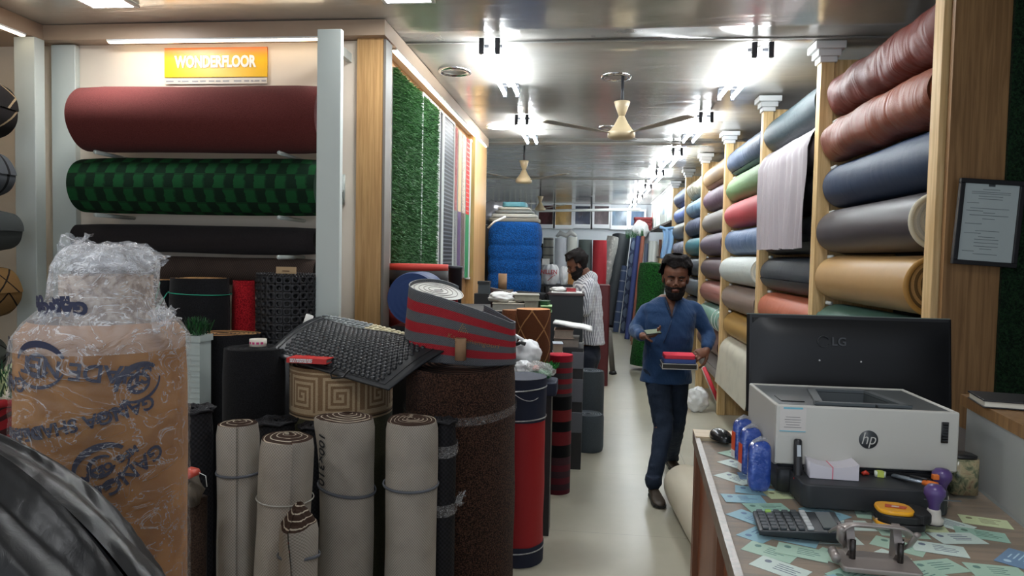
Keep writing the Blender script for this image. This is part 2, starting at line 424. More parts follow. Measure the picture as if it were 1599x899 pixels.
add_tube(b, [(d.x - .3 + .15 * cos(t * pi / 8), 17.92, (a.z + d.z) / 2 + .15 * sin(t * pi / 8)) for t in range(17)], .02)
link('window_grille', b, M_WHITE, o)
o = tag(link('ceiling_pipe', add_tube(B(), [at(770, 330, 15.5), at(1000, 327, 15.5)], .03), M_WHITE), 'thin white pipe running across in front of the rear windows', 'pipe')
p = at(923.5, 325, 15.6)
tag(link('hanging_rod', add_tube(B(), [(p.x, p.y + .1, 3.0), at(923.5, 358, 15.7)], .02), plain('dark_rod', c(60, 62, 66), .5)), 'thin dark rod dropping from the ceiling before the windows', 'rod')

# ------------------------------------------------------------ lamps
TUBE = emit('fluorescent', (.90, .96, 1.0), TUBE_E)
DARK = plain('dark_holder', c(40, 42, 48), .5)
def twin_tube(x, y, label, zc=2.93):
    e = empty('tube_light', (x, y, zc), label=label, cat='ceiling light', group='twin fluorescent tube lights')
    link('mounting_plate', bx(-.02, .02, .1, 1.15, .045, .07), M_WHITE, e, smooth=False)
    for s in (-.05, .05):
        link('fluorescent_tube', add_tube(B(), [(s, 0, 0), (s, 1.2, 0)], .014, 10), TUBE, e)
        for yy in (0.0, 1.2):
            link('tube_holder', add_box(B(), (s, yy, .022), (.03, .03, .095)), DARK, e, smooth=False)
    for yy in (.12, 1.12): link('hanger', add_box(B(), (0, yy, .055), (.13, .02, .02)), DARK, e, smooth=False)
ordr = ['nearest', 'second', 'third', 'fourth', 'fifth', 'sixth', 'farthest']
for i, y in enumerate((4.55, 6.65, 8.75, 10.85, 12.95, 15.0, 16.6)): twin_tube(1.02 - .008 * i, y, 'twin fluorescent tube on the ceiling beside the right racks, %s of its row' % ordr[i])
for i, y in enumerate((4.4, 6.75)): twin_tube(-.66 - .03 * i, y, 'twin fluorescent tube over the left goods, %s of its row' % ('nearer' if i == 0 else 'farther'))
PAN = emit('led_panel', (.95, .97, 1.0), PANEL_E)
for x, y, lb in ((-2.68, 3.6, 'square ceiling LED panel over the far left rolls'), (-1.0, 3.62, 'square ceiling LED panel over the standing mats'), (.8, 3.5, 'square ceiling LED panel above the counter side'),
             (-2.0, 1.2, 'added unseen square ceiling LED panel nearer the entrance on the left'), (.3, .6, 'added unseen square ceiling LED panel above the entrance aisle')):  # last two panels are out of view, added to light the foreground
    e = empty('panel_light', (x, y, CH - .012), label=lb, cat='ceiling light', group='square LED ceiling panels')
    link('light_diffuser', bx(-.12, .12, -.12, .12, -.004, .002), PAN, e, smooth=False)
    b = bx(-.14, .14, -.14, -.12, -.006, .01); bx(-.14, .14, .12, .14, -.006, .01, b); bx(-.14, -.12, -.12, .12, -.006, .01, b); bx(.12, .14, -.12, .12, -.006, .01, b)
    link('light_frame', b, M_WHITE, e, smooth=False)
e = empty('downlight', (-1.0, 7.4, CH - .01), label='round recessed downlight beyond the first tube lights', cat='ceiling light')
link('light_disc', add_lathe(B(), [(.11, -.004), (.11, .002)], 28), PAN, e); link('light_ring', add_lathe(B(), [(.112, -.006), (.135, -.006), (.135, .004), (.112, .004)], 28, cap=False), M_WHITE, e)
# ceiling rings
CHROME = plain('chrome', (.6, .6, .6), .15, metal=1.)
for (px, py, r_, lb) in ((962, 120, .11, 'chrome ring plate round the fan hook on the ceiling'), (710, 112, .12, 'pale round cover ring on the ceiling near the left tubes'), (948, 199, .09, 'chrome ring on the ceiling beyond the fan')):
    p = on(px, py, 3.0)
    tag(link('ceiling_ring', add_lathe(B(), [(r_ * .75, .0), (r_ * .8, -.012), (r_, -.01), (r_ * 1.02, .004)], 36, cap=False), CHROME, loc=(p.x, p.y, 3.0)), lb, 'ceiling ring')
IV = plain('fan_ivory', c(190, 172, 138), .35)
FB = plain('fan_blade_paint', c(172, 166, 152), .4)
def fan(x, y, lb, a0):
    e = empty('ceiling_fan', (x, y, 2.57), label=lb, cat='ceiling fan')
    link('down_rod', add_tube(B(), [(0, 0, .2), (0, 0, .43)], .012), DARK, e)
    link('canopy', add_lathe(B(), [(.02, .13), (.06, .24), (.055, .245), (.012, .235)], 28), IV, e)
    link('motor', add_lathe(B(), [(.02, .14), (.03, .12), (.05, .08), (.085, .03), (.1, .02), (.102, -.015), (.08, -.03), (.03, -.035)], 32), IV, e)
    for i in range(3):
        b = add_tube(B(), [(.08, 0, .0), (.17, 0, 0), (.2, 0, 0), (.56, 0, 0), (.6, 0, 0)], [(.015, .003), (.02, .003), (.05, .003), (.065, .003), (.05, .003)], 10)
        link('fan_blade', b, FB, e, rot=(0.0, R(-6), a0 + i * 2 * pi / 3))
fan(.2, 5.35, 'cream ceiling fan hanging over the aisle, nearest of the fans', R(80))
fan(-.84, 8.6, 'cream ceiling fan beyond the left tube lights, second of the fans', R(95))
fan(-1.0, 13.6, 'cream ceiling fan before the rear windows, farthest of the fans', R(85))

# ------------------------------------------------------------ left alcove: posts, sign, rack rolls
def rpost(x0, x1, y0, y1, lb, arms=(), top=2.91, brk=False):
    e = empty('rack_post', ((x0 + x1) / 2, (y0 + y1) / 2, 0), label=lb, cat='post')
    w, d = (x1 - x0), (y1 - y0)
    link('post_body', bx(-w / 2, w / 2, -d / 2, d / 2, 0, top), POST, e, smooth=False, bevel=.004)
    if brk: link('top_bracket', bx(-w / 2 + .002, -w / 2 + .03, -d / 2 + .005, .44, top - .05, top), POST, e, smooth=False)
    for (dx, z, L) in arms: link('rack_arm', add_tube(B(), [(dx, 0, z), (dx, L, z)], .012), POST, e)
def xw(px, d): return at(px, 390, d).x
RED = carpet('maroon_carpet', c(84, 36, 34), c(108, 54, 50), 420., bump=.4)
specs = [(187, .190, 'maroon carpet roll on the top level of the white rack', RED, c(70, 40, 40)),
         (291, .168, 'green basket patterned carpet roll below the maroon roll', basket('green_basket', c(28, 84, 46), c(20, 42, 30), .085, .12), c(20, 40, 30)),
         (373, .086, 'thin charcoal carpet roll under the green patterned roll', carpet('charcoal', c(36, 32, 34), c(52, 48, 48), 500.), c(20, 20, 20)),
         (421, .086, 'dark brown dotted mat roll, lowest on the white rack', weave('brown_dot', c(36, 28, 26), c(92, 78, 70), .02, .014, .9), c(30, 24, 20))]
arms = []
for (py, r, lb, m, ec) in specs:
    y = (4.09 if r > .15 else 4.12) - r; zc = at(300, py, y).z; x0 = at(112, 390, y - r * .7).x; x1_ = at(488, 390, y - r).x
    roll('carpet_roll', lb, (x0, y, zc), x1_ - x0, r, m, spiral('end' + str(py), ec, tuple(x * 2.2 for x in ec), .022), 'X', group='rolls on the white rack', wob=.006, wf=2., ovality=.01, tilt=(0, 0, 0), seed=py * .1, spin=.8)
    arms.append(zc - r - .012)
rpost(xw(33, 3.98), xw(65, 3.98), 3.94, 4.02, 'white rack post at the far left corner')
rpost(xw(85, 4.12), xw(122, 4.12), 4.105, 4.148, 'white rack post behind the left end of the maroon roll')
rpost(xw(495, 3.68), xw(532, 3.68), 3.66, 3.70, 'white rack post in front of the right ends of the carpet rolls', [], 2.835, True)
for i, z in enumerate(arms):   # wall brackets under the left ends
    tag(link('shelf_arm', add_tube(B(), [(-2.86, 4.15, z), (-2.86, 3.80, z)], .012), POST), 'pale steel arm under the left end of %s' % specs[i][2].split(' on')[0].split(' below')[0].split(' under')[0].split(',')[0], 'rack arm')
    tag(link('shelf_arm', add_tube(B(), [(-1.75, 4.15, z), (-1.75, 3.80, z)], .012), POST), 'pale steel arm under the right end of %s' % specs[i][2].split(' on')[0].split(' below')[0].split(' under')[0].split(',')[0], 'rack arm')
# sign
p0, p1 = at(257, 121, 4.135), at(417, 73, 4.135)
e = empty('wall_sign', ((p0.x + p1.x) / 2, 4.14, (p0.z + p1.z) / 2), label='yellow and orange WONDERFLOOR sign on the cream wall above the maroon roll', cat='sign')
w, h = p1.x - p0.x, p1.z - p0.z
k = N('sign_yellow'); zz = k.xyz(k.obj())[2]
m = k.fin(k.mix(k.step(zz, 0.0, h * .5), c(250, 190, 10), c(236, 120, 30)), .35)
link('sign_board', bx(-w / 2, w / 2, -.006, .006, -h / 2, h / 2), m, e, smooth=False)
Q = Matrix.Rotation(pi / 2, 4, 'X')
t = text('WONDERFLOOR', .095, plain('sign_white', (.85, .85, .8), .5), e, Matrix.Translation((0, -.009, 0)) @ Q, offset=.0045, squash=1.0)
bb = [v.co.x for v in t.data.vertices]; sc = w * .80 / (max(bb) - min(bb))
for v in t.data.vertices: v.co.x *= sc
link('sign_strip', bx(-w / 2, w / 2, -.004, .004, -h / 2 - .04, -h / 2 - .005), plain('sign_strip', c(214, 206, 190), .5), e, smooth=False)
b = B(); rr = random.Random(2); x = -w / 2 + .01
while x < w / 2 - .03: q = rr.uniform(.015, .05); bx(x, x + q, -.0055, -.004, -h / 2 - .028, -h / 2 - .02, b); x += q + rr.uniform(.006, .03)
link('sign_small_print', b, plain('sign_print', c(150, 150, 150), .6), e, smooth=False)
# left side wall rolls (axis along the wall), far ends visible
def lend(px, d=3.72): return at(px, 390, d).x
side = [(47, 177, .18, 'black carpet roll with beige lattice, topmost at the left wall', lattice('black_lattice', c(30, 28, 28), c(170, 150, 118), .26, .26, .035)),
        (42, 276, .145, 'grey and black striped roll below the black lattice roll', bands('grey_black', [c(92, 96, 100), c(24, 24, 26), c(92, 96, 100), c(24, 24, 26)], [.09, .05, .07, .02])),
        (53, 362, .13, 'plain dark grey roll at the left wall, third from top', carpet('slate', c(58, 62, 62), c(72, 76, 74), 500.)),
        (52, 455, .165, 'tan carpet roll with black lattice at the left wall', lattice('tan_lattice', c(140, 108, 66), c(32, 26, 22), .24, .24, .03)),
        (30, 554, .13, 'grey green carpet roll with black lattice, lowest at the left wall', lattice('grey_lattice', c(92, 96, 88), c(28, 28, 28), .26, .26, .03))]
for px, py, r, lb, m in side:
    p = at(px, py, 3.78); x = p.x - r
    roll('carpet_roll', lb, (x, 2.3, p.z), 1.43, r, m, spiral('send' + str(py), c(30, 28, 26), c(90, 84, 76), .02), 'Y', group='rolls at the left wall', wob=.012, wf=2.5, seed=py * .01, rf=lambda th, b, rr, r=r: rr * (1 - .10 * max(0, (b - .93) / .07) ** 2))
    for yy, wy in ((2.6, 'front'), (3.4, 'rear')):
        tag(link('shelf_arm', add_tube(B(), [(-3.85, yy, p.z - r - .012), (x + .1, yy, p.z - r - .012)], .012), POST), 'pale steel arm, %s one of two under the %s' % (wy, lb.split(',')[0].split(' below')[0].split(' at ')[0]), 'rack arm', 'arms on the left wall')

# ------------------------------------------------------------ display panels on the divider wall
def display(px0, px1, ytop, mats, lb, lowmats=None, blades=0, z0=1.42, frame=True, th=.03):
    X = -1.31
    d0 = yx(px0, X + th); d1 = yx(px1, X + th); zt = 2.84
    e = empty('wall_sample', (X, (d0 + d1) / 2, z0), label=lb, cat='sample', group='samples on the display wall')
    L = d1 - d0; H = zt - z0; b = B()
    grid_surf(b, lambda u, v: Vector((th, (u - .5) * (L - .02), v * H)), 8, 24, mat=lambda i, j: 0 if (j / 24 > .42 or lowmats is None) else 1, uvf=lambda u, v: (u * L, v * H))
    bmesh.ops.recalc_face_normals(b, faces=b.faces[:])
    o = link('sample_sheet', b, [mats] + ([lowmats] if lowmats else []), e); 
    if frame:
        b = bx(-.015, th + .008, -L / 2, -L / 2 + .018, 0, H); bx(-.015, th + .008, L / 2 - .018, L / 2, 0, H, b); bx(-.015, th + .008, -L / 2, L / 2, H, H + .02, b); bx(-.015, th + .008, -L / 2, L / 2, -.02, 0, b)
        link('sample_frame', b, M_WHITE, e, smooth=False)
    link('backing_board', bx(-.02, th - .004, -L / 2 + .005, L / 2 - .005, 0, H), M_WHITE, e, smooth=False)
    if blades:
        rr = random.Random(int(px0)); b = B()
        for i in range(blades):
            y, z = rr.uniform(-L / 2 + .015, L / 2 - .015), rr.uniform(.0, H); l = rr.uniform(.02, .038)
            a = Vector((th, y, z)); t = a + Vector((l, rr.uniform(-.018, .018), rr.uniform(-.03, .012))); q = Vector((0, rr.uniform(-.004, .004), .004))
            f = b.faces.new((b.verts.new(a - q), b.verts.new(a + q), b.verts.new(t))); f.material_index = rr.choice((0, 0, 1))
        tag(link('grass_blades', b, [plain('blade_a', c(52, 104, 50), .6), plain('blade_b', c(36, 76, 40), .6)], e, smooth=False), kind='stuff')
G1 = carpet('grass_base', c(22, 50, 24), c(44, 90, 42), 90.)
display(611, 633.5, 110, G1, 'green artificial grass sample panel, nearest of the three', blades=7000, frame=False)
display(634.5, 656, 120, G1, 'green artificial grass sample panel, middle of the three', blades=7000, frame=False)
display(657, 682, 133, carpet('grass_dark', c(12, 34, 18), c(24, 62, 32), 90.), 'darker green artificial grass panel in a white frame', blades=5000)
display(684, 690, 185, plain('grey_sample', c(70, 70, 74), .7), 'narrow dark grey sample strip beside the grooved black panel')
display(691, 708, 185, bands('grooved', [c(28, 28, 32), c(120, 124, 132)], [.022, .012], rough=.5), 'black and grey ribbed mat sample panel in white frame')
display(709.5, 714, 200, carpet('maroon_sample', c(120, 40, 44), c(180, 120, 116), 120.), 'narrow maroon sample strip right of the ribbed panel', frame=False, lowmats=carpet('grey_s', c(60, 60, 64), c(150, 150, 150), 100.))
display(715, 720.5, 205, plain('tan_sample', c(196, 170, 130), .8), 'tan and purple sample strip on the display wall', frame=False, lowmats=plain('purple_sample', c(82, 58, 96), .8))
display(721, 726.5, 210, carpet('speckle_sample', c(120, 100, 84), c(210, 196, 180), 90.), 'speckled beige and brown sample strip on the display wall', frame=False, lowmats=carpet('speckle2', c(60, 44, 40), c(110, 90, 84), 100.))
display(727.5, 733, 220, bands('red_white', [c(196, 48, 44), c(200, 190, 180)], [.04, .006]), 'red sample strip with green lower half', frame=False, lowmats=plain('green_low', c(30, 120, 70), .8))
display(733.5, 740.5, 225, plain('bright_green', c(36, 150, 84), .7), 'bright green sample strip in white frame, farthest on the display wall')

# ------------------------------------------------------------ right racks
PX = [3.08, 4.62, 6.08, 7.7, 9.27, 10.85, 12.5]
CAPW = plain('cap_white', c(224, 226, 226), .4, var=.02)
def right_post(i, y, zs):
    nm = ['nearest', 'second', 'third', 'fourth', 'fifth', 'sixth', 'seventh'][i]
    e = empty('rack_post', (1.42, y, 0), label='square light wood post of the right rack, %s from the counter' % nm, cat='post', group='light wood posts of the right rack')
    link('post_body', bx(-.040, .040, -.04, .04, 0, 2.9), WOODR, e, smooth=False, bevel=.003)
    b = B()
    for s_, z0, z1 in ((.052, 2.88, 2.915), (.068, 2.915, 2.955), (.09, 2.955, 3.0)): bx(-s_, s_, -s_, s_, z0, z1, b)
    link('post_capital', b, CAPW, e, smooth=False, bevel=.004)
    for z in zs: link('peg', add_tube(B(), [(.05, -.11 if i else 0, z), (.05, .11, z)], .012), M_WHITE, e)
    bx_ = bx(.040, .45, -.02, .02, 0, 2.9); link('side_panel', bx_, WOODR, e, smooth=False)
LV = [2.67, 2.39, 2.115, 1.84, 1.555, 1.27, .985, .70, .42]
for i, y in enumerate(PX): right_post(i, y, [z - .155 for z in LV])
back = tag(link('backing_board', bx(1.93, 1.99, 3.08, 12.5, 0, 2.95), plain('rack_back_dark', c(46, 46, 50), .8), smooth=False), 'dark back board behind the fabric rolls of the right rack', 'back board')
# (bay, level, radius, colour, fold strength, colour words, extras)
RR = [
 (0, 0, .150, c(98, 44, 36), .9, 'dark reddish brown'), (0, 1, .140, c(122, 66, 46), .8, 'chestnut brown'), (0, 2, .148, c(24, 46, 74), .1, 'navy blue'),
 (0, 3, .140, c(62, 56, 58), 0, 'dark grey brown'), (0, 4, .150, c(166, 132, 86), 0, 'tan'), (0, 5, .140, c(64, 96, 86), 0, 'grey green'), (0, 6, .14, c(70, 66, 64), 0, 'dark grey'), (0, 7, .14, c(90, 72, 60), 0, 'brown'),
 (1, 0, .150, c(38, 56, 62), .1, 'dark teal'), (1, 1, .140, c(142, 132, 138), .5, 'mauve grey'), (1, 2, .14, c(30, 32, 38), 0, 'black'), (1, 3, .145, c(26, 28, 33), .2, 'charcoal black'),
 (1, 4, .145, c(40, 46, 54), .1, 'dark slate'), (1, 5, .145, c(168, 92, 66), .2, 'rust orange'), (1, 6, .14, c(60, 60, 60), 0, 'dark grey'), (1, 7, .14, c(96, 84, 74), 0, 'brown'),
 (2, 0, .145, c(56, 72, 98), .3, 'grey blue'), (2, 1, .150, c(104, 134, 88), .1, 'sage green'), (2, 2, .148, c(166, 56, 62), .15, 'crimson red'), (2, 3, .14, c(88, 108, 140), .3, 'dusty blue'),
 (2, 4, .160, c(182, 188, 184), .15, 'silver white'), (2, 5, .150, c(124, 106, 96), .1, 'taupe'), (2, 6, .15, c(158, 124, 66), 0, 'mustard'), (2, 7, .15, c(176, 172, 158), .1, 'cream'), (2, 8, .15, c(110, 98, 90), 0, 'grey brown'),
 (3, 0, .140, c(178, 146, 106), .15, 'sandy tan'), (3, 1, .140, c(104, 76, 96), .2, 'plum'), (3, 2, .155, c(126, 120, 114), .1, 'warm grey'), (3, 3, .15, c(92, 78, 94), .1, 'dusky purple'),
 (3, 4, .14, c(84, 66, 70), .1, 'dark mauve'), (3, 5, .15, c(146, 96, 88), .1, 'dusty pink'), (3, 6, .14, c(112, 146, 132), 0, 'seafoam green'), (3, 7, .14, c(100, 70, 64), 0, 'reddish brown'), (3, 8, .15, c(118, 112, 110), 0, 'mid grey'),
 (4, 0, .140, c(200, 194, 170), 1.2, 'creamy white'), (4, 1, .130, c(110, 150, 180), .6, 'sky blue'), (4, 2, .135, c(98, 102, 120), .5, 'slate striped'), (4, 3, .14, c(48, 118, 130), .1, 'teal'),
 (4, 4, .14, c(56, 62, 70), 0, 'dark slate'), (4, 5, .14, c(64, 70, 78), 0, 'blue black'), (4, 6, .14, c(90, 90, 92), 0, 'grey'),
 (5, 0, .140, c(52, 66, 96), .2, 'deep navy'), (5, 1, .13, c(92, 116, 176), .5, 'cornflower blue'), (5, 2, .140, c(92, 92, 86), .1, 'olive grey'), (5, 3, .13, c(176, 178, 190), 1.0, 'pale plaid'),
 (5, 4, .14, c(224, 116, 66), .3, 'bright orange'), (5, 5, .14, c(80, 84, 90), 0, 'steel grey'),
]
bayn = ['nearest', 'second', 'third', 'fourth', 'fifth', 'sixth']
lvn = ['top', 'second', 'third', 'fourth', 'fifth', 'sixth', 'seventh', 'eighth', 'ninth']
PLAID = bands('plaid', [c(190, 192, 204), c(70, 76, 110), c(190, 192, 204), c(110, 100, 130)], [.04, .02, .03, .015], rough=.6)
STRP = bands('navy_plaid', [c(66, 76, 110), c(180, 184, 196), c(66, 76, 110)], [.05, .012, .05], rough=.6)
for j, (bay, lv, r, colr, fold, cw) in enumerate(RR):
    y0, y1 = PX[bay] + (.07 if (bay, lv) not in ((0, 3), (0, 4)) else .19), PX[bay + 1] - .07; z = LV[lv]
    m = leather('leathercloth_%d' % j, colr, .42 if fold < .85 else .46, fold=fold, spec=.35)
    if cw == 'pale plaid': m = PLAID
    if cw == 'slate striped': m = STRP
    light = (bay, lv) in ((0, 3), (2, 4), (3, 6))
    em = spiral('lend%d' % j, tuple(x * .5 for x in colr) if not light else c(200, 200, 190), c(226, 222, 206) if light else tuple(min(1, x * 1.5) for x in colr), .03, .5)
    hang = (.02 + .02 * fold)
    def rf(th, b, rr, hang=hang, fold=fold, j=j):
        # loose lower side sags a little; folds run round the roll
        a = max(0, -cos(th - pi / 2 * 1.0))
        f = fold * .016 * fnoise(b * 7 + j, th * 1.1, j * 2.3) + fold * .006 * fnoise(b * 19 + j, th * 1.6, 3.)
        return rr + f
    xoff = .04 * (random.Random(j).random() - .5) + (-.06 if (bay, lv) == (2, 4) else 0)
    e = roll('fabric_roll', '%s roll of upholstery cloth, %s level of the %s right rack bay' % (cw, lvn[lv], bayn[bay]), (1.515 + xoff, y0, z), y1 - y0, min(r, .1385 - .010 * min(1, fold)), m, em, 'Y',
         cat='fabric roll', group='upholstery rolls on the right rack', inner=.3, core=.01 if False else None, seed=j * 1.7, wob=.004, wf=1.5, rf=rf, nv=60 if fold > .25 else 14, pitch=.03, spin=random.Random(j).uniform(0, 6),
         ovality=.008, seg=48)
    if (bay, lv) in ((0, 3), (0, 4)): # stiff card core showing at the near end
        link('core_tube', add_lathe(B(), [(r * .93, .0), (r * .93, -.004), (r * .78, -.006), (r * .74, .03)], 40, cap=False), plain('cream_core', c(220, 214, 190) if lv == 3 else c(180, 136, 70), .6), e)
    if (bay, lv) in ((3, 6),):
        band_on(e, r, .1, M_WHITE, .006, .003); band_on(e, r, .3, M_WHITE, .006, .003)
    if (bay, lv) == (1, 1):      # long cloth hanging down from the roll
        L = y1 - y0; b = B()
        def fn(u, v, L=L, r=r):
            s_ = v * 1.0; y = -.02 + (L - .0) * u
            fo = .016 * sin(u * 62 + 1.5 * fnoise(u * 4, v * 2)) * min(1, v * 2) + .016 * fnoise(u * 12, v * 1.2)
            if s_ < .3: a = pi / 2 + s_ / .3 * pi / 2; x_, z_ = (r + .012) * cos(a), (r + .012) * sin(a)
            else: x_, z_ = -(r + .012) - .01, -(s_ - .3) * .93 + .01 * fnoise(u * 9, 0)
            return Vector((x_ - fo - .01, z_, y + .03 * v * (1 - 2 * u) * .6))
        # roll frame: local z runs along +Y, local x = world x, local y = -world z
        grid_surf(b, lambda u, v: (lambda p: Vector((p.x, -p.y, p.z)))(fn(u, v)), 150, 26, uvf=lambda u, v: (u * L, v))
        e2 = link('hanging_sheet', b, plain('mauve_grey_sheet', c(150, 142, 146), .42, spec=.5, var=.03), e); e2.rotation_euler = (0, 0, 0)
        e.rotation_mode = 'XYZ'
        m0 = e.matrix_world.copy(); 
        # undo the random spin so the sheet hangs plumb
        e.matrix_world = Matrix.Translation(m0.translation) @ AX['Y']
    if (bay, lv) == (2, 7):
        L = y1 - y0; b = B()
        def fn2(u, v, L=L, r=r):
            a = pi / 2 + min(1, v / .4) * pi / 2
            if v < .4: return Vector(((r + .01) * cos(a), -(r + .01) * sin(a), L * u))
            return Vector((-(r + .01) - .06 * (v - .4), (v - .4) * .55, L * u))
        grid_surf(b, fn2, 10, 16, uvf=lambda u, v: (u * L, v))
        link('hanging_sheet', b, weave('cream_sheet', c(176, 172, 156), c(192, 188, 172), .01, .01, .6), e); e.matrix_world = Matrix.Translation(e.matrix_world.translation) @ AX['Y']
# ------------------------------------------------------------ left foreground: standing rolls
def gx(px, py, d): return at(px, py, d)
def standing(name, label, px, ytop, d, dia, mat, em, base=0.0, cat='carpet roll', lean=(0, 0), **kw):
    """roll standing on its end: px = axis, ytop = pixel row of its top centre, dia = pixel width"""
    p = at(px, ytop, d); r = (at(px + dia / 2, ytop, d) - at(px - dia / 2, ytop, d)).length / 2
    L = p.z - base; tx, ty = lean
    return roll(name, label, (p.x - L * tx, p.y - L * ty, base + .002), L, r, mat, em, 'Z', cat=cat, tilt=(-math.atan(ty), math.atan(tx), 0), **kw), r, L
CANV = weave('canvas_grey', c(124, 118, 108), c(196, 188, 176), .011, .012, .85, .6)
CANE = spiral('canvas_edge', c(58, 40, 30), c(190, 178, 158), .024, .17)
def flare(side, amt=.03, z0=.8):
    """top corner of the sheet standing away from the roll"""
    def f(th, b, rr):
        a = max(0, cos(th - side)) ** 6 * max(0, (b - z0) / (1 - z0)) ** 1.5
        return rr + amt * a
    return f
GR = 'canvas backed mat rolls standing in front'
e, r, L = standing('mat_roll', 'grey canvas backed mat roll, leftmost of the standing four', 373, 661, 2.63, 62, CANV, CANE, group=GR, nv=24, wob=.006, cone=.015, inner=.1, spin=-1.2)
band_on(e, r, L * .8, M_STRING, tilt=.0)
e, r, L = standing('mat_roll', 'grey canvas backed mat roll tied with pale string, behind the short roll', 450, 683, 2.52, 82, CANV, CANE, group=GR, nv=24, wob=.01, cone=.02, inner=.1, lean=(.045, 0), spin=-1, ovality=.03)
band_on(e, r, L * .76, plain('pale_string', c(180, 178, 170), .7), .003, .002)
e, r, L = standing('mat_roll', 'short grey mat roll with a rising cone top and red marks', 467, 815, 2.3, 60, CANV, CANE, group=GR, nv=24, wob=.004, cone=.085, inner=.15, rf=flare(.1, .05, .7), spin=-1.5, pitch=.016)
band_on(e, r, L * .84, M_STRING, tilt=.01)
REDINK = plain('red_ink', c(170, 60, 50), .7)
text_wrap('55', .05, REDINK, e, r + .003, FACE + 1.5 - .1, L * .91, offset=.001, shear=.3)
text_wrap('/', .05, REDINK, e, r + .003, FACE + 1.5 + .2, L * .97, offset=.001)
b = B(); add_tube(b, [(r * 1.03 * cos(FACE + 1.5 + a), r * 1.03 * sin(FACE + 1.5 + a), L * .91 + .03 * sin(a * 3 + 1)) for a in [i * .12 - .3 for i in range(9)]], .0015, 5); link('marker_line', b, REDINK, e)
e, r, L = standing('mat_roll', 'grey mat roll marked 100x310 with a loose upper left corner', 543, 652, 2.8, 84, CANV, CANE, group=GR, nv=30, wob=.006, cone=.025, inner=.12, rf=flare(pi, .035, .78), spin=0.0)
band_on(e, r, L * .70, M_STRING, .007, .004, tilt=-.02)
INK = plain('black_ink', c(30, 30, 34), .7)
text_wrap('100x310', .062, INK, e, r + .005, FACE - .70, L - .15, rot=-pi / 2, offset=.0004, shear=.15)
e, r, L = standing('mat_roll', 'grey canvas backed mat roll, rightmost of the standing four', 643, 657, 2.78, 82, CANV, CANE, group=GR, nv=30, wob=.006, cone=.012, inner=.1, rf=flare(0.05, .04, .72), spin=2.2)
band_on(e, r, L * .735, M_STRING, .006, .004, tilt=.004)
# black mesh mats behind them
BM = weave('black_mesh', c(14, 14, 15), c(44, 44, 48), .02, .02, .6, .9, dirty=.0)
BE = spiral('black_edge', c(10, 10, 11), c(42, 42, 44), .03, .4)
def loops(e, r, L, n=8, seed=1):
    rr = random.Random(seed); b = B()
    for i in range(int(n)):
        q = r * (1 - i / n * .8)
        pts = [(q * cos(t * .35) * (1 + .04 * sin(t * 3 + i)), q * sin(t * .35), L + .008 + .006 * sin(t * 2 + i)) for t in range(19)]
        add_tube(b, pts, .006, 6)
    link('mesh_edge', b, BM, e)
e, r, L = standing('mesh_mat_roll', 'black mesh mat roll standing beside the brown wrapped roll', 302, 642, 2.62, 60, BM, BE, cat='mat roll'); loops(e, r, L)
e, r, L = standing('mesh_mat_roll', 'black mesh mat roll standing behind the string tied canvas roll', 432, 660, 2.93, 60, BM, BE, cat='mat roll'); loops(e, r, L)
e, r, L = standing('mesh_mat_roll', 'black mesh mat roll seen between the two middle canvas rolls', 490, 668, 2.95, 44, BM, BE, cat='mat roll'); loops(e, r, L, 6)
e, r, L = standing('mesh_mat_roll', 'black mesh mat roll with plastic bands beside the brown coil roll', 693, 660, 2.92, 40, BM, BE, cat='mat roll'); loops(e, r, L, 6)
for z in (L - .13, L - .38):
    b = B(); n = 48; grid_surf(b, lambda u, v, z=z: Vector(((r + .006 + .004 * fnoise(u * 20, v * 3)) * cos(u * 2 * pi), (r + .006 + .004 * fnoise(u * 20, v * 3)) * sin(u * 2 * pi), z + .05 * v + .01 * sin(u * 6.28))), n, 5)
    link('plastic_band', b, film('crumple', a=.18, sc=40., streak=.5), e)
b = B(); rr = random.Random(3)
for i in range(16): 
    a = Vector((r + .004, -.01, L - .34)); add_tube(b, [a, a + Vector((rr.uniform(.0, .03), rr.uniform(-.02, .0), rr.uniform(-.01, .04))), a + Vector((rr.uniform(.01, .045), rr.uniform(-.03, 0), rr.uniform(.0, .06)))], .003, 5)
link('plastic_knot', b, film('crumple', a=.18, sc=40., streak=.5), e)
# big brown coil roll
COIL = carpet('brown_coil', c(34, 25, 22), c(92, 64, 50), 170., (.42, .62), 1., .008)
COILE = spiral('coil_edge', c(26, 18, 15), c(88, 60, 46), .028, .62)
p = at(719, 560, 3.25); bigL = p.z; tilt = R(-0.0)
e = roll('coil_mat_roll', 'large brown and black speckled coil mat roll, widest of the standing rolls', (p.x, 3.25 + .11, .032), bigL - .03, .262, COIL, COILE, 'Z', cat='mat roll', tilt=(R(6), 0, 0), inner=.05, nv=16, wob=.008, pitch=.028, depth=.010, step=.02, seg=80)
b = B(); grid_surf(b, lambda u, v: Vector(((.266 + .002 * sin(u * 40)) * cos(u * 2 * pi), (.266 + .002 * sin(u * 40)) * sin(u * 2 * pi), bigL - .27 + .04 * v + .012 * sin(u * 6.28 + 2))), 60, 3)
link('plastic_band', b, film('bandfilm', a=.08, sc=30., streak=.3), e)
BIGM = Matrix.Translation((p.x, 3.36, .032)) @ Euler((R(6), 0, 0)).to_matrix().to_4x4()
def bigtop(x, y): return BIGM @ Vector((x, y, bigL - .03))
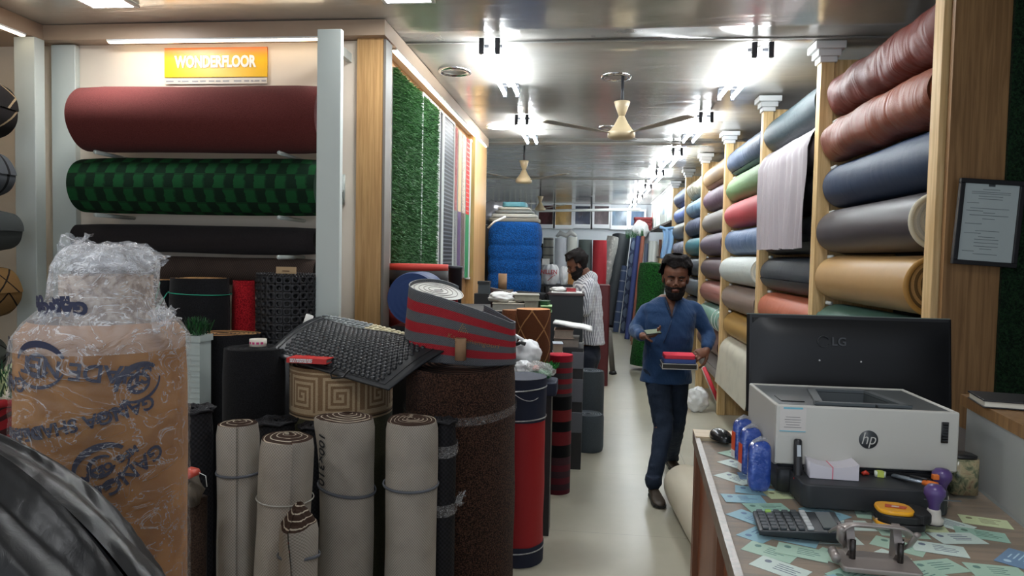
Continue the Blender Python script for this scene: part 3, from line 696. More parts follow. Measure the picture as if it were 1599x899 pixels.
# card tube lying/standing on it
def card_tube(lb, px, y0, y1, d, w, name='cardboard_tube'):
    a, t = at(px, y1, d), at(px, y0, d); r_ = w / 2 * d / FPX
    e = empty(name, (a.x, a.y, a.z), label=lb, cat='cardboard tube'); H = t.z - a.z
    link('tube_wall', add_lathe(B(), [(r_ * .8, 0), (r_, 0), (r_, H), (r_ * .8, H), (r_ * .8, 0)], 28, cap=False), plain('tube_card', c(150, 118, 88), .8), e); return e
# greek key roll
unit = ["##############..", "#............#..", "#.##########.#..", "#.#........#.#..", "#.#.######.#.#..", "#.#.#....#.#.#..", "#.#.#.##.#.#.#..", "#.#.#..#.#.#.#..", "#.#.####.#.#.#..", "#.#......#.#.#..", "#.########.#.#..", "#..........#.#..", "############.###"]
p = at(534, 566, 3.27); gr = .243; GL = p.z; cw = 2 * pi * gr / 128
e = empty('carpet_roll', (p.x, 3.27, .002), label='tan Greek key patterned carpet roll with an olive base border', cat='carpet roll')
zt = GL - .035; rows = 13; z_key0 = zt - rows * cw * 1.05
levels = [0, .3, .6, z_key0 - .11, z_key0 - .034, z_key0 - .026, z_key0 - .018, z_key0 - .010] + [z_key0 + i * cw * 1.05 for i in range(rows + 1)] + [zt + .012, zt + .02, GL]
levels = sorted(levels)
b = B(); V = [[b.verts.new((gr * cos(2 * pi * i / 128), gr * sin(2 * pi * i / 128), z)) for i in range(128)] for z in levels]
for j in range(len(levels) - 1):
    zm = (levels[j] + levels[j + 1]) / 2
    for i in range(128):
        f = b.faces.new((V[j][i], V[j][(i + 1) % 128], V[j + 1][(i + 1) % 128], V[j + 1][i]))
        if z_key0 < zm < zt:
            row = rows - 1 - int((zm - z_key0) / (cw * 1.05)); f.material_index = 1 if unit[row][i % 16] == '#' else 0
        elif zm > zt: f.material_index = 1 if zm > zt + .012 and zm < zt + .02 else 0
        elif zm > z_key0 - .034: f.material_index = (1, 0, 2, 1)[int((z_key0 - zm) / .0085) % 4]
        else: f.material_index = 3
link('outer_sheet', b, [carpet('key_brown', c(124, 98, 72), c(142, 116, 88), 300., bump=.3), carpet('key_light', c(172, 150, 118), c(188, 166, 134), 300., bump=.3), plain('key_line', c(78, 60, 44), .9), carpet('key_olive', c(64, 64, 48), c(84, 82, 62), 300., bump=.3)], e)
_, fn = roll_bm(gr, GL); _.free()
link('rolled_end', end_bm(fn, GL, True, .1, 0, .004, .02), spiral('key_end', c(60, 46, 36), c(150, 124, 94), .02), e)
KEYC = Vector((p.x, 3.27))
# black rolls at the back
BLK = carpet('black_rubber', c(22, 22, 24), c(34, 34, 36), 300., bump=.3)
TANE = spiral('tan_edge', c(28, 24, 22), c(172, 130, 84), .022, .45)
DKE = spiral('dark_edge', c(18, 18, 19), c(44, 44, 46), .025)
e, r, L = standing('carpet_roll', 'black rubbery roll with a white tape ring on top', 398, 543, 3.12, 92, BLK, DKE, inner=.1)
e, r, L = standing('carpet_roll', 'black roll with tan backing curling out at its top right', 349, 520, 3.42, 80, BLK, TANE, rf=flare(.2, .06, .86), nv=24, inner=.1)
e, r, L = standing('carpet_roll', 'black roll with tan top edge tied with green string', 313, 434, 3.72, 86, BLK, TANE, inner=.1)
GS = plain('green_string', c(30, 150, 120), .6)
band_on(e, r, L - .085, GS, .003, .002, tilt=-.006)
e2, r2, L2 = standing('carpet_roll', 'narrow black roll with tan top edge left of the green string tie', 246, 437, 3.76, 54, BLK, TANE, inner=.1)
b = B(); t0 = Vector((-r * .9, -r * .5, L - .085)); add_tube(b, [t0, t0 + Vector((-.03, -.04, -.08)), t0 + Vector((-.06, -.05, -.1)), t0 + Vector((-.03, -.05, -.02)), t0 + Vector((-.01, -.05, .06)), t0 + Vector((-.05, -.05, -.08))], .003, 6); link('string_ends', b, GS, e)
e, r, L = standing('carpet_roll', 'bright red carpet roll standing between black rolls', 381, 438, 3.86, 36, carpet('red_pile', c(130, 18, 26), c(196, 36, 44), 160., bump=.8), spiral('red_edge', c(60, 10, 14), c(190, 40, 44), .02), inner=.1)
# rubber ring mat roll: holes through the sheet
p = at(450, 430, 3.68); rh = .16; Lh = p.z
e = empty('ring_mat_roll', (p.x, 3.68, .002), label='black rubber ring mat roll with rows of round holes', cat='mat roll')
nh, cell = 24, 2 * pi * rh / 24; b = B(); rowsn = 9; z0 = Lh - rowsn * cell
for j in range(rowsn):
    for i in range(nh):
        if not (pi * .9 < 2 * pi * (i + .5) / nh < 2 * pi * 1.05 + .2 or i == 0): continue
        zc_ = z0 + (j + .5) * cell; m_ = 16; outer = []; inn = []; inb = []
        for k_ in range(m_):
            a = 2 * pi * (k_ + .5) / m_; dx, dz = cos(a), sin(a); s_ = .5 * cell / max(abs(dx), abs(dz)); q = cell * .30
            def P_(u, w, rad): t_ = 2 * pi * (i + .5) / nh + u / rh; return Vector((rad * cos(t_), rad * sin(t_), zc_ + w))
            outer.append(b.verts.new(P_(dx * s_, dz * s_, rh))); inn.append(b.verts.new(P_(dx * q, dz * q, rh + .008))); inb.append(b.verts.new(P_(dx * q * .95, dz * q * .95, rh - .018)))
        for k_ in range(m_):
            k2 = (k_ + 1) % m_; b.faces.new((outer[k_], outer[k2], inn[k2], inn[k_])); b.faces.new((inn[k_], inn[k2], inb[k2], inb[k_]))
RUB = plain('ring_rubber', c(30, 30, 33), .5, bump=.2)
link('perforated_sheet', b, RUB, e)
link('inner_layers', add_lathe(B(), [(rh - .019, 0), (rh - .019, Lh - .005)], 48), plain('deep_black', c(8, 8, 8), .8), e)
link('lower_sheet', add_lathe(B(), [(rh, 0), (rh, z0)], 48), RUB, e)
b = B()
for i in range(60): a = 2 * pi * i / 60; add_box(b, (rh * cos(a), rh * sin(a), Lh + .004), (.008, .008, .014))
link('stud_rim', b, RUB, e)
q = at(447, 429, 3.62)
e = empty('cardboard_piece', (q.x, q.y, Lh + .012), label='small tan cardboard piece standing on the ring mat roll', cat='cardboard')
link('card_sheet', bx(-.055, .055, -.004, .004, 0, .036), M_CARD, e, smooth=False); b = bx(-.02, .02, -.006, -.004, .012, .016); link('pen_mark', b, plain('brownmark', c(90, 60, 30), .7), e, smooth=False)
q = at(403, 540, 3.05)
e = empty('tape_roll', (q.x, q.y, q.z - .0), label='white adhesive tape roll lying on the black rubbery roll', cat='tape roll')
link('tape_ring', add_lathe(B(), [(.028, 0), (.038, 0), (.038, .032), (.028, .032), (.028, 0)], 32, cap=False), plain('tape_white', c(220, 214, 200), .4), e)
for k_ in range(4): link('tape_mark', wrap(bx(-.006, .006, -.005, .005, 0, .0005), .0385, FACE + k_ * .5 - .6, .016, 0), plain('tape_pink', c(200, 60, 120), .5), e, smooth=False)
# white ribbed crate with artificial grass
q = at(301, 534, 3.15)
e = empty('plastic_crate', (q.x, 3.2, 0), label='narrow white ribbed plastic crate behind the wrapped roll', cat='crate')
b = bx(-.035, .035, -.05, .05, 0, q.z)
for i in range(26): bx(-.037, .037, -.054, -.05, .5 + i * .026, .5 + i * .026 + .006, b)
link('crate_body', b, plain('crate_white', c(176, 186, 182), .5), e, smooth=False); link('crate_rim', bx(-.042, .042, -.058, .058, q.z, q.z + .03), plain('crate_white', c(176, 186, 182), .5), e, smooth=False)
def tuft(lb, loc, w, d_, h_, n, mats, name='artificial_grass', cat='artificial grass'):
    rr = random.Random(n); b = B()
    for i in range(n):
        a = Vector((rr.uniform(-w, w), rr.uniform(-d_, d_), rr.uniform(0, h_ * .4))); t_ = a + Vector((rr.uniform(-.03, .03), rr.uniform(-.03, .02), rr.uniform(.3, 1) * h_)); q_ = Vector((rr.uniform(-.004, .004), .002, 0))
        f = b.faces.new((b.verts.new(a - q_), b.verts.new(a + q_), b.verts.new(t_ + q_ * .6), b.verts.new(t_ - q_ * .6))); f.material_index = rr.randrange(len(mats))
    o = link(name, b, mats, smooth=False, loc=loc); tag(o, lb, cat); return o
GA, GB_ = plain('leaf_green', c(40, 96, 48), .5), plain('leaf_dark', c(24, 60, 34), .5)
tuft('tuft of green artificial grass on the white ribbed crate', (q.x, 3.2, q.z + .03), .035, .05, .07, 300, [GA, GB_])
# ------------------------------------------------------------ brown wrapped shade net roll under plastic
p = at(162, 516, 1.75); RG = .204
NX, NY, NZ = p.x, 1.75, p.z
e = empty('wrapped_roll', (NX, NY, .0), label='tall shade net roll wrapped in printed brown paper and clear plastic', cat='wrapped roll')
KR = carpet('kraft', c(150, 104, 58), c(168, 120, 70), 8., bump=.05)
b = B(); prof = lambda z: RG * (1 - .03 * max(0, z - NZ + .12) / .12) + (0 if z < NZ else -.9 * (z - NZ))
grid_surf(b, lambda u, v: (lambda z, th: Vector(((prof(z) + .003 * fnoise(cos(th) * 3, sin(th) * 3, z * 5)) * cos(th), (prof(z) + .003 * fnoise(cos(th) * 3, sin(th) * 3, z * 5)) * sin(th), z)))(v * (NZ + .03), u * 2 * pi), 72, 40)
link('paper_wrap', b, KR, e)
# neck of the inner roll seen through the film
b = B(); H2 = NZ + .17
grid_surf(b, lambda u, v: (lambda z, th: Vector(((.108 + .012 * fnoise(cos(th) * 2, sin(th) * 2, z * 9)) * cos(th) + .012, (.108) * sin(th), z)))(NZ - .02 + v * (H2 - NZ), u * 2 * pi), 48, 14)
link('roll_neck', b, carpet('net_fold', c(140, 112, 90), c(196, 176, 156), 40., bump=.5), e)
BLUE = plain('navy_print', c(34, 38, 66), .6)
def deg(px_): # direction angle on the roll surface seen at px (roll spans 30..295)
    return FACE + math.asin(max(-.98, min(.98, (px_ - 162) / 133.0)))
def zz_(py, px_=162): return at(px_, py, NY - RG * .9).z
def ptext(t, px_, py, size, rot=0., **kw): return text_wrap(t, size, BLUE, e, RG + .0045, deg(px_), zz_(py, px_), rot=pi + rot, offset=.0012, **kw)
def ring(px_, py, rx, ry, w, a0, a1, rot=0.):
    b = B(); n = 24; vs = []
    for i in range(n + 1):
        a = R(a0 + (a1 - a0) * i / n); ww = w * (.6 + .6 * sin(pi * i / n))
        vs.append([b.verts.new(((rx + s_ * ww) * cos(a), (ry + s_ * ww) * sin(a), 0)) for s_ in (-.5, .5)])
    for s_, t_ in zip(vs, vs[1:]): b.faces.new((s_[0], s_[1], t_[1], t_[0]))
    link('printed_emblem', wrap(b, RG + .0045, deg(px_), zz_(py, px_), rot), BLUE, e, smooth=False)
ptext('SHADE NET', 215, 583, .06, -.12); ptext('GANGA', 75, 600, .05, .0); ptext('GANGA SHADE NET', 190, 668, .046, .22); ptext('SHADE NET', 105, 678, .03, .1)
ptext('GANGA', 265, 755, .055, .55); ptext('MFG. OF : AGRO', 235, 742, .026, .5); ptext('MFG. OF', 250, 650, .022, .5);
for (cx_, cy_, s_, ro) in ((150, 572, 1.1, 0.), (238, 735, 1., .45), (275, 610, .9, .5), (215, 855, .9, .4), (60, 560, .8, 0.)):
    ring(cx_, cy_, .062 * s_, .048 * s_, .014, 20, 165, ro); ring(cx_, cy_, .062 * s_, .048 * s_, .007, 200, 340, ro); ring(cx_, cy_, .028 * s_, .024 * s_, .009, 30, 330, ro)
    b = bx(-.022 * s_, .004, -.004, .004, 0, .0005); link('printed_emblem', wrap(b, RG + .0045, deg(cx_), zz_(cy_, cx_), ro), BLUE, e, smooth=False)
# the clear film: follows the body, then gathers up into a crumpled bag top
fp = [(0, .211), (.4, .211), (NZ - .25, .211), (NZ - .1, .212), (NZ - .05, .211), (NZ - .01, .206), (NZ + .025, .182), (NZ + .06, .145), (NZ + .10, .126), (NZ + .17, .118), (NZ + .20, .106), (NZ + .224, .085), (NZ + .234, .03)]
def frad(z):
    for (z0, r0), (z1, r1) in zip(fp, fp[1:]):
        if z <= z1: t_ = (z - z0) / (z1 - z0); return r0 + (r1 - r0) * t_
    return fp[-1][1]
b = B()
def ff(u, v):
    z = (NZ - .6) + v * .87 if v > .25 else v / .25 * (NZ - .6 + .2175)
    z = v * (NZ + .232); th = 2 * pi * u; top = max(0, (z - NZ + .06) / .3); rr = frad(z)
    am = .003 + .02 * min(1, top)
    cr = abs(fnoise(cos(th) * 2.5, sin(th) * 2.5, z * 9)) * am + fnoise(cos(th) * 6, sin(th) * 6, z * 26) * am * .35
    if top > 0: rr += .012 * max(0, cos(th - .2)) * top * (1 - .4 * top)
    if z < NZ - .06: rr += .0025 * sin(z * 150 + th * 1.5 + 2 * fnoise(z * 5, th)) * max(0, (z - NZ + .55) / .5 if z > NZ - .55 else 0)
    rr += cr
    return Vector((rr * cos(th) + .005 * top, rr * sin(th), z + .010 * fnoise(th * 2, z * 3) * min(1, top)))
grid_surf(b, ff, 150, 190)
FILM = film('roll_film', (.92, .93, .95), a=.07, rough=.14, sc=9., bstr=.9, streak=.3)  # pale crease streaks also stand in for gloss highlights
FILM2 = film('bag_film', (.92, .93, .95), a=.26, rough=.18, sc=11., bstr=.9, streak=.4)
o = link('plastic_wrap', b, [FILM, FILM2], e)
for f in o.data.polygons:
    if f.center.z > NZ - .035: f.material_index = 1
# loose corners of the bag: a long flap to the right and a tuft on top
def flap(pts_a, pts_b, n=16, amp=.012, seed=0):
    b = B(); A_ = [Vector(p_) for p_ in pts_a]; Bq = [Vector(p_) for p_ in pts_b]
    def ev(P_, u): x_ = u * (len(P_) - 1); i = min(int(x_), len(P_) - 2); return P_[i].lerp(P_[i + 1], x_ - i)
    grid_surf(b, lambda u, v: ev(A_, u).lerp(ev(Bq, u), v) + Vector((0, amp * fnoise(u * 6 + seed, v * 5) - .03 * sin(pi * v), amp * fnoise(u * 5, v * 6 + seed) * .6)), n, 12)
    return link('plastic_corner', b, FILM2, e)
def loc(px_, py_, dy=0.): q_ = at(px_, py_, NY + dy); return Vector((q_.x - NX, q_.y - NY, q_.z))
flap([loc(150, 382), loc(190, 374), loc(228, 382), loc(266, 402)], [loc(150, 440), loc(205, 440), loc(240, 424), loc(264, 404)], amp=.02)
flap([loc(104, 362), loc(125, 372), loc(147, 364)], [loc(100, 400), loc(125, 405), loc(152, 384)], amp=.03, seed=4)
flap([loc(120, 376, -.04), loc(150, 380, -.05), loc(190, 384, -.04)], [loc(84, 420, -.08), loc(140, 420, -.1), loc(222, 420, -.08)], amp=.02, seed=7)
flap([loc(90, 470, -.08), loc(80, 500, -.1)], [loc(105, 476, -.14), loc(48, 536, -.14)], amp=.03, seed=9)
flap([loc(245, 475, -.04), loc(280, 482, -.06)], [loc(245, 520, -.1), loc(283, 500, -.08)], amp=.03, seed=11)
def ptop(t, px_, py, size, rot): 
    bm = text_bm(t, size, offset=.003); ang = FACE + math.asin((px_ - 162) / 90.)
    link('printed_lettering', wrap(bm, .150, ang, zz_(py, px_) + .0, pi + rot), BLUE, e, smooth=False)
ptop('GANGA', 150, 486, .045, .04); ptop('MFG', 160, 472, .022, .05); ptop('OO', 110, 474, .035, .1)
# red bag tag beside it
q = at(303, 750, 2.4)
e = empty('small_bag', q, label='small red and grey patterned packet tied beside the wrapped roll', cat='packet')
b = add_tube(B(), [(0, 0, -.09), (.005, 0, -.03), (0, 0, .02), (-.012, 0, .035)], [(.03, .015), (.038, .02), (.034, .018), (.018, .01)], 16); link('packet_body', b, lattice('packet_print', c(120, 112, 100), c(60, 50, 44), .05, .05, .08), e)
link('packet_top', add_tube(B(), [(.0, 0, .016), (-.006, 0, .03), (-.02, 0, .045)], [(.036, .02), (.034, .02), (.012, .008)], 16), plain('packet_red', c(200, 80, 64), .4), e)
link('packet_string', add_tube(B(), [(.02, 0, .03), (.045, 0, .02), (.05, 0, -.02)], .0015, 6), M_WHITE, e)
tag(link('mesh_mat_strip', add_tube(B(), [(q.x - .02, 2.45, .0), (q.x - .015, 2.45, q.z - .08)], [(.03, .03), (.034, .034)], 14), carpet('dk_brown', c(40, 30, 24), c(60, 46, 36), 200.)), 'thin dark brown roll standing under the red packet', 'mat roll')
# leafy stuff and red cloth at far left edge
q = at(10, 600, 2.2)
e = empty('side_table', (q.x - .02, 2.25, 0), label='low white topped stand at the left edge behind the black bag', cat='stand')
zt = at(10, 622, 2.2).z
link('stand_top', bx(-.25, .16, -.15, .15, zt - .02, zt), plain('stand_cream', c(200, 190, 176), .5), e, smooth=False)
for sx in (-.22, .13):
    for sy in (-.12, .12): link('leg', bx(sx - .015, sx + .015, sy - .015, sy + .015, 0, zt - .02), M_BLACK, e, smooth=False)
tuft('striped green and white artificial leaves on the low stand', (q.x, 2.2, zt), .09, .05, .1, 160, [GA, GB_, plain('leaf_white', c(190, 200, 150), .5)], 'artificial_plant', 'plant')
q2 = at(8, 625, 2.0)
b = B(); grid_surf(b, lambda u, v: Vector(((u - .5) * .26, -.08 + .12 * v, -.22 * v * v + .015 * sin(u * 9) + .01 * fnoise(u * 5, v * 4))), 30, 10, uvf=lambda u, v: (u, v * .25)); 
o = link('folded_cloth', b, bands('redcloth', [c(150, 24, 30), c(60, 20, 20)], [.035, .02]), loc=(q2.x - .02, 2.0, q2.z)); solidify(o, .02); tag(o, 'red and dark striped cloth hanging below the artificial leaves', 'cloth')
# ------------------------------------------------------------ big black bag in the foreground
k = N('black_bag'); ob = k.obj(); n = k.noise(4.0, k.scale(ob, (1, 1, .4)), detail=2.5, dist=.8); n2 = k.noise(22.0, k.scale(ob, (1.6, 1, .5)), detail=4, dist=2.)
BAG = k.fin(c(18, 19, 21), k.M('ADD', k.M('MULTIPLY', n2, .08), .34), bump=k.M('ADD', n, k.M('MULTIPLY', n2, .02)), bstr=.8, bdist=.05, spec=.55)
e = empty('plastic_bag', (-1.03, 1.12, 0), label='large shiny black plastic bag filling the lower left corner', cat='bag')
b = B(); TOPZ = 1.345
def bagf(u, v):
    th = 2 * pi * u; z = v * TOPZ; s_ = min(1, (TOPZ - z) / .5); prof_ = (1 - (1 - s_) ** 2.3) ** .55 if s_ > 0 else 0
    rx, ry = .36 * prof_ + .004, .24 * prof_ + .004
    fold = .022 * (1 - abs(fnoise(th * 2.2 + z * 2.0, z * 1.2, 1.)) * 3) * (.4 + .6 * prof_) + .006 * fnoise(th * 9, z * 7)
    shift = -.22 * (1 - s_) ** 1.2
    return Vector(((rx + fold) * cos(th) + shift, (ry + fold) * sin(th), z + .006 * fnoise(th * 4, z * 6)))
grid_surf(b, bagf, 200, 130)
link('bag_skin', b, BAG, e)
b = B(); 
for i in range(7): a = i * .9; add_tube(b, [(-.22, 0, TOPZ - .02), (-.22 + .03 * cos(a), .03 * sin(a), TOPZ + .012), (-.22 + .06 * cos(a), .05 * sin(a), TOPZ + .01)], [.012, .01, .014], 6)
link('bag_knot', b, BAG, e)
# ------------------------------------------------------------ mats lying on the rolls
def quad(P, nu, nv, hump=None):
    A_, B_, C_, D_ = P
    def f(u, v):
        q_ = A_.lerp(B_, u).lerp(D_.lerp(C_, u), v)
        return q_ + (hump(u, v) if hump else Vector((0, 0, 0)))
    return f
# pebble mat
PA_, PB_ = at(506, 492, 3.62), at(697, 541, 3.44); f = quad([PA_, PB_, PB_ + Vector((0, -.17, -.075)), PA_ + Vector((0, -.17, -.09))], 1, 1, lambda u, v: Vector((0, 0, .015 * sin(pi * u))))
e = empty('pebble_mat', f(.5, .5), label='cream and grey pebble mat lying under the black studded mat', cat='mat'); e0 = Vector(e.location)
b = B(); grid_surf(b, lambda u, v: f(u, v) - e0 - Vector((0, 0, .006)), 20, 6); solidify(link('mat_backing', b, plain('mat_back', c(120, 116, 104), .8), e), .004)
b = B(); rr = random.Random(5)
for i in range(26):
    for j in range(10):
        u = (i + .5 + (j % 2) * .5) / 26.5; v = (j + .5) / 10; q_ = f(u, v) - e0 + Vector((0, 0, .004)); a = rr.uniform(-.5, .5) + (pi / 2 if (i + j) % 2 else 0)
        m_ = Matrix.Translation(q_) @ Matrix.Rotation(a, 4, 'Z') @ Matrix.Diagonal((.021, .013, .008, 1))
        n0 = len(b.faces); bmesh.ops.create_uvsphere(b, u_segments=10, v_segments=6, radius=1, matrix=m_)
        b.faces.ensure_lookup_table()
        for ff_ in b.faces[n0:]: ff_.material_index = 1 if u < .42 - .03 * (j % 3) else 0
tag(link('pebbles', b, [plain('pebble_cream', c(200, 192, 160), .5), plain('pebble_grey', c(128, 134, 134), .5)], e), kind='stuff')
# black bubble mat
Lp, Fp, Rp, Bp = at(418, 552, 3.12), at(607, 610, 2.93), at(697, 545, 3.12), at(500, 496, 3.45)
# keep clear of the roll tops
def hump(u, v):
    z = .035 * sin(pi * u) * sin(pi * v) + .012 * sin(u * 7 + v * 3) * v + .02 * max(0, 1 - u * 3) * sin(pi * v)
    return Vector((0, -.02 * sin(pi * u) * (1 - v), z))
f = quad([Lp, Fp, Rp, Bp], 1, 1, hump)
e = empty('studded_mat', f(.5, .5), label='black rubber mat covered in round domes draped over the rolls', cat='mat'); e0 = Vector(e.location)
MB_ = plain('mat_rubber', c(34, 37, 40), .42, var=.06, spec=.6)
b = B(); grid_surf(b, lambda u, v: f(u, v) - e0, 40, 40); o = solidify(link('mat_sheet', b, MB_, e), .008, 1)
b = B(); nu, nv = 22, 17
def nrm(u, v): d_ = .01; return ((f(u + d_, v) - f(u - d_, v)).cross(f(u, v + d_) - f(u, v - d_))).normalized()
for i in range(nu):
    for j in range(nv):
        u, v = .09 + .82 * (i + (.5 if j % 2 else 0)) / nu, .10 + .8 * j / (nv - 1); q_ = f(u, v) - e0; n_ = nrm(u, v)
        n_ = n_ if n_.z > 0 else -n_; t1 = (f(u + .01, v) - f(u, v)).normalized(); t2 = n_.cross(t1); s_ = (f(u + .01, v) - f(u - .01, v)).length * 25 * .82 / nu * 2 * .36
        rings = []
        for (rr_, hh) in ((1.05, .004), (.98, .009), (.78, .013), (.4, .0155)):
            rings.append([b.verts.new(q_ + n_ * hh + (t1 * cos(2 * pi * k_ / 12) + t2 * sin(2 * pi * k_ / 12)) * .0115 * rr_) for k_ in range(12)])
        for r0, r1 in zip(rings, rings[1:]):
            for k_ in range(12): b.faces.new((r0[k_], r0[(k_ + 1) % 12], r1[(k_ + 1) % 12], r1[k_]))
        b.faces.new(rings[-1])
tag(link('raised_domes', b, MB_, e), kind='stuff')
b = B(); pts = []
for (a0, a1) in (((.05, .05), (.95, .05)), ((.95, .05), (.95, .95)), ((.95, .95), (.05, .95)), ((.05, .95), (.05, .05))):
    for k_ in range(12): u = a0[0] + (a1[0] - a0[0]) * k_ / 12; v = a0[1] + (a1[1] - a0[1]) * k_ / 12; pts.append(f(u, v) - e0 + Vector((0, 0, .009)))
add_tube(b, pts + [pts[0]], .004, 6); link('border_ridge', b, plain('mat_ridge', c(26, 28, 30), .5), e)
# little red sample booklet and black strap under it
q = at(480, 572, 2.98)
e = empty('sample_booklet', (q.x, q.y + .03, q.z + .012), rot=(0, 0, R(-3)), label='red MULTI PURPOSE MAT sample booklet on the Greek key roll', cat='booklet')
link('pages', bx(-.095, .085, -.02, .12, .004, .018), plain('grey_pages', c(120, 116, 112), .7), e, smooth=False, bevel=.001)
RC = plain('booklet_red', c(196, 44, 40), .4); b = bx(-.1, .088, -.024, .124, 0, .004); bx(-.1, .088, -.024, .124, .018, .022, b); bx(-.1, .088, -.026, -.022, 0, .022, b); link('red_cover', b, RC, e, smooth=False)
text('MULTI PURPOSE MAT', .011, plain('book_white', (.8, .8, .8), .5), e, Matrix.Translation((-.03, -.028, .007)) @ Q, offset=.0006); text('MULTI HARDWARE SHEET', .009, plain('book_white', (.8, .8, .8), .5), e, Matrix.Translation((-.03, -.028, .016)) @ Q, offset=.0005)
q = at(524, 575, 2.97)
tag(link('black_strap', add_tube(B(), [q, q + Vector((-.02, -.01, -.02)), q + Vector((-.01, -.015, -.04)), q + Vector((.04, -.015, -.035)), q + Vector((.06, .0, -.005))], .005, 8), M_BLACK), 'thin black strap loop hanging from under the studded mat', 'strap')
# rolled white paper behind the mat
q0, q1 = at(474, 520, 3.5), at(484, 492, 3.5)
tag(link('paper_roll', add_tube(B(), [q0, q1], .02, 16), plain('paper_white', c(214, 214, 208), .6)), 'short white paper roll peeking out behind the studded mat', 'paper roll')
# red and grey striped PVC roll, its tail running right
top = bigtop(-.04, .0)
e = empty('striped_mat_roll', at(674, 553, 3.27), rot=(R(11), R(-1), 0), label='red and grey striped mesh mat roll unrolling on the brown coil roll', cat='mat roll')
k = N('stripe_mesh'); u_, v_ = k.uv()
f7 = k.M('MULTIPLY', v_, 7.0); f7 = k.M('MODULO', k.M('FLOOR', k.M('ADD', f7, .0)), 2.0)
su = k.M('SINE', k.M('MULTIPLY', u_, 620.)); sv = k.M('SINE', k.M('MULTIPLY', v_, 190.)); holes = k.M('MULTIPLY', su, sv)
cc = k.mix(f7, c(100, 104, 108), c(182, 16, 36)); cc = k.mix(k.M('MULTIPLY', k.step(holes, .2, .7), .6), cc, c(40, 30, 32))
SM = k.fin(cc, .5, bump=holes, bstr=.5, bdist=.003)
rc, Hs, TL = .136, .345, .395
def topz(x): t_ = min(1, max(0, (x + rc) / (rc + TL))); return Hs * (1 - .10 * t_ - .36 * t_ ** 1.8)
A0 = R(252); x0t, y0t = rc * cos(A0), rc * sin(A0)
def tailp(w_): return Vector((x0t + (TL - x0t) * w_, y0t - .035 * sin(pi * w_) + .03 * w_))
path = [Vector((rc * cos(a), rc * sin(a))) for a in [R(50 + i * 202 / 26) for i in range(27)]]
path += [tailp(t_ / 18) for t_ in range(1, 19)]
pe = path[-1]; path += [Vector((pe.x + .016 * sin(a), pe.y + .016 * (1 - cos(a)))) for a in (.5, 1., 1.57, 2.1, 2.6)]
pe = path[-1]; path += [pe + Vector((-.02 * t_, .004 * t_)) for t_ in range(1, 9)]
n = len(path) - 1; al = [0]
for a, d_ in zip(path, path[1:]): al.append(al[-1] + (d_ - a).length)
def sp(u, v):
    q_ = path[min(n, int(round(u * n)))]; t_ = min(1, max(0, (q_.x + rc) / (rc + TL)))
    return Vector((q_.x + .05 * v * (1 - t_) ** .7, q_.y, topz(q_.x) * v + .010 * sin(t_ * 5) * (1 - v)))
b = B(); grid_surf(b, sp, n, 35, uvf=lambda u, v: (al[min(n, int(round(u * n)))], v * .9995)); o = link('outer_sheet', b, SM, e); solidify(o, .004)
def tp(r_, a, dz=0.): x_ = r_ * cos(a); return Vector((x_ + .05 * (1 - min(1, max(0, (x_ + rc) / (rc + TL)))) ** .7, r_ * sin(a), topz(x_) - .010 + dz))
b = B(); grid_surf(b, lambda u, v: tp(max(.002, rc * .965 * (1 - v)), 2 * pi * u), 48, 8); bmesh.ops.recalc_face_normals(b, faces=b.faces[:]); link('coil_top', b, plain('pale_backing2', c(190, 190, 182), .5), e)
b = B(); add_tube(b, [tp(rc * .93 * (1 - i / 150), i * .22, .001) for i in range(120)], .0016, 5); link('coil_line', b, plain('coil_dark', c(120, 118, 112), .6), e)
b = B(); add_tube(b, [sp(i / n, 1) + Vector((0, 0, .001)) for i in range(n + 1)], .0035, 6); link('edge_binding', b, plain('edge_grey3', c(96, 100, 104), .5), e)
q_ = tp(0, 0, .001); b = add_box(B(), q_ + Vector((0, -.01, .001)), (.05, .012, .001)); link('end_label', b, plain('label_dark', c(90, 90, 88), .5), e, smooth=False)
GOLD = plain('gold_print', c(176, 140, 90), .5)
bm = text_bm('Kanchanamgouri', .034, offset=-.0002, shear=.3); 
def onsheet(bm, x0, z0, slope):
    for v in bm.verts:
        x_, z_ = v.co.x + x0, v.co.y + z0 + v.co.x * slope; w_ = min(1, max(0, (x_ - x0t) / (TL - x0t)))
        v.co = Vector((x_ + .01, tailp(w_).y - .0055, z_))
    return bm
link('gold_lettering', onsheet(bm, .215, .115, -.26), GOLD, e, smooth=False)
b = B()
for i in range(5):
    for j in range(5 - i): add_lathe(b, [(.0028, 0), (.0028, .001)], 8, c=((j - (4 - i) / 2) * .010, i * .009, 0))
link('gold_emblem', onsheet(b, .175, .160, -.2), GOLD, e, smooth=False)
card_tube('short brown cardboard tube standing on the brown coil roll', 719, 528, 562, 3.06, 18)
# blue disc (rolled end) and striped round stack behind
DZ = .0
q = at(652, 465, 3.9)
e = empty('blue_mat_roll', (q.x, 3.78, q.z), label='blue roll lying with its round end facing the room behind the striped roll', cat='mat roll')
rb = (at(652, 465, 3.8) - at(607, 465, 3.8)).length * .92
bm, fn = roll_bm(rb, .25, seg=48); mt = AX['Y']
link('outer_sheet', bm, plain('blue_sheet', c(2, 42, 92), .6), e, mtx=mt); link('round_end', end_bm(fn, .25, False, .0, 0, .001, .03), plain('blue_face', c(2, 48, 104), .55), e, mtx=mt)
tag(link('roll_stand', bx(q.x - .12, q.x + .12, 3.8, 4.0, 0, q.z - rb - .004), M_BLACK, smooth=False), 'black block carrying the blue round roll', 'stand')
q = at(654, 412, 4.4); zb = .0
e = empty('banded_mat_roll', (q.x, 4.4, 0), label='round standing roll banded red and black behind the striped roll', cat='mat roll')
rbk = .185
link('outer_sheet', add_lathe(B(), [(rbk, 0), (rbk, 1.2)], 56), M_BLACK, e)
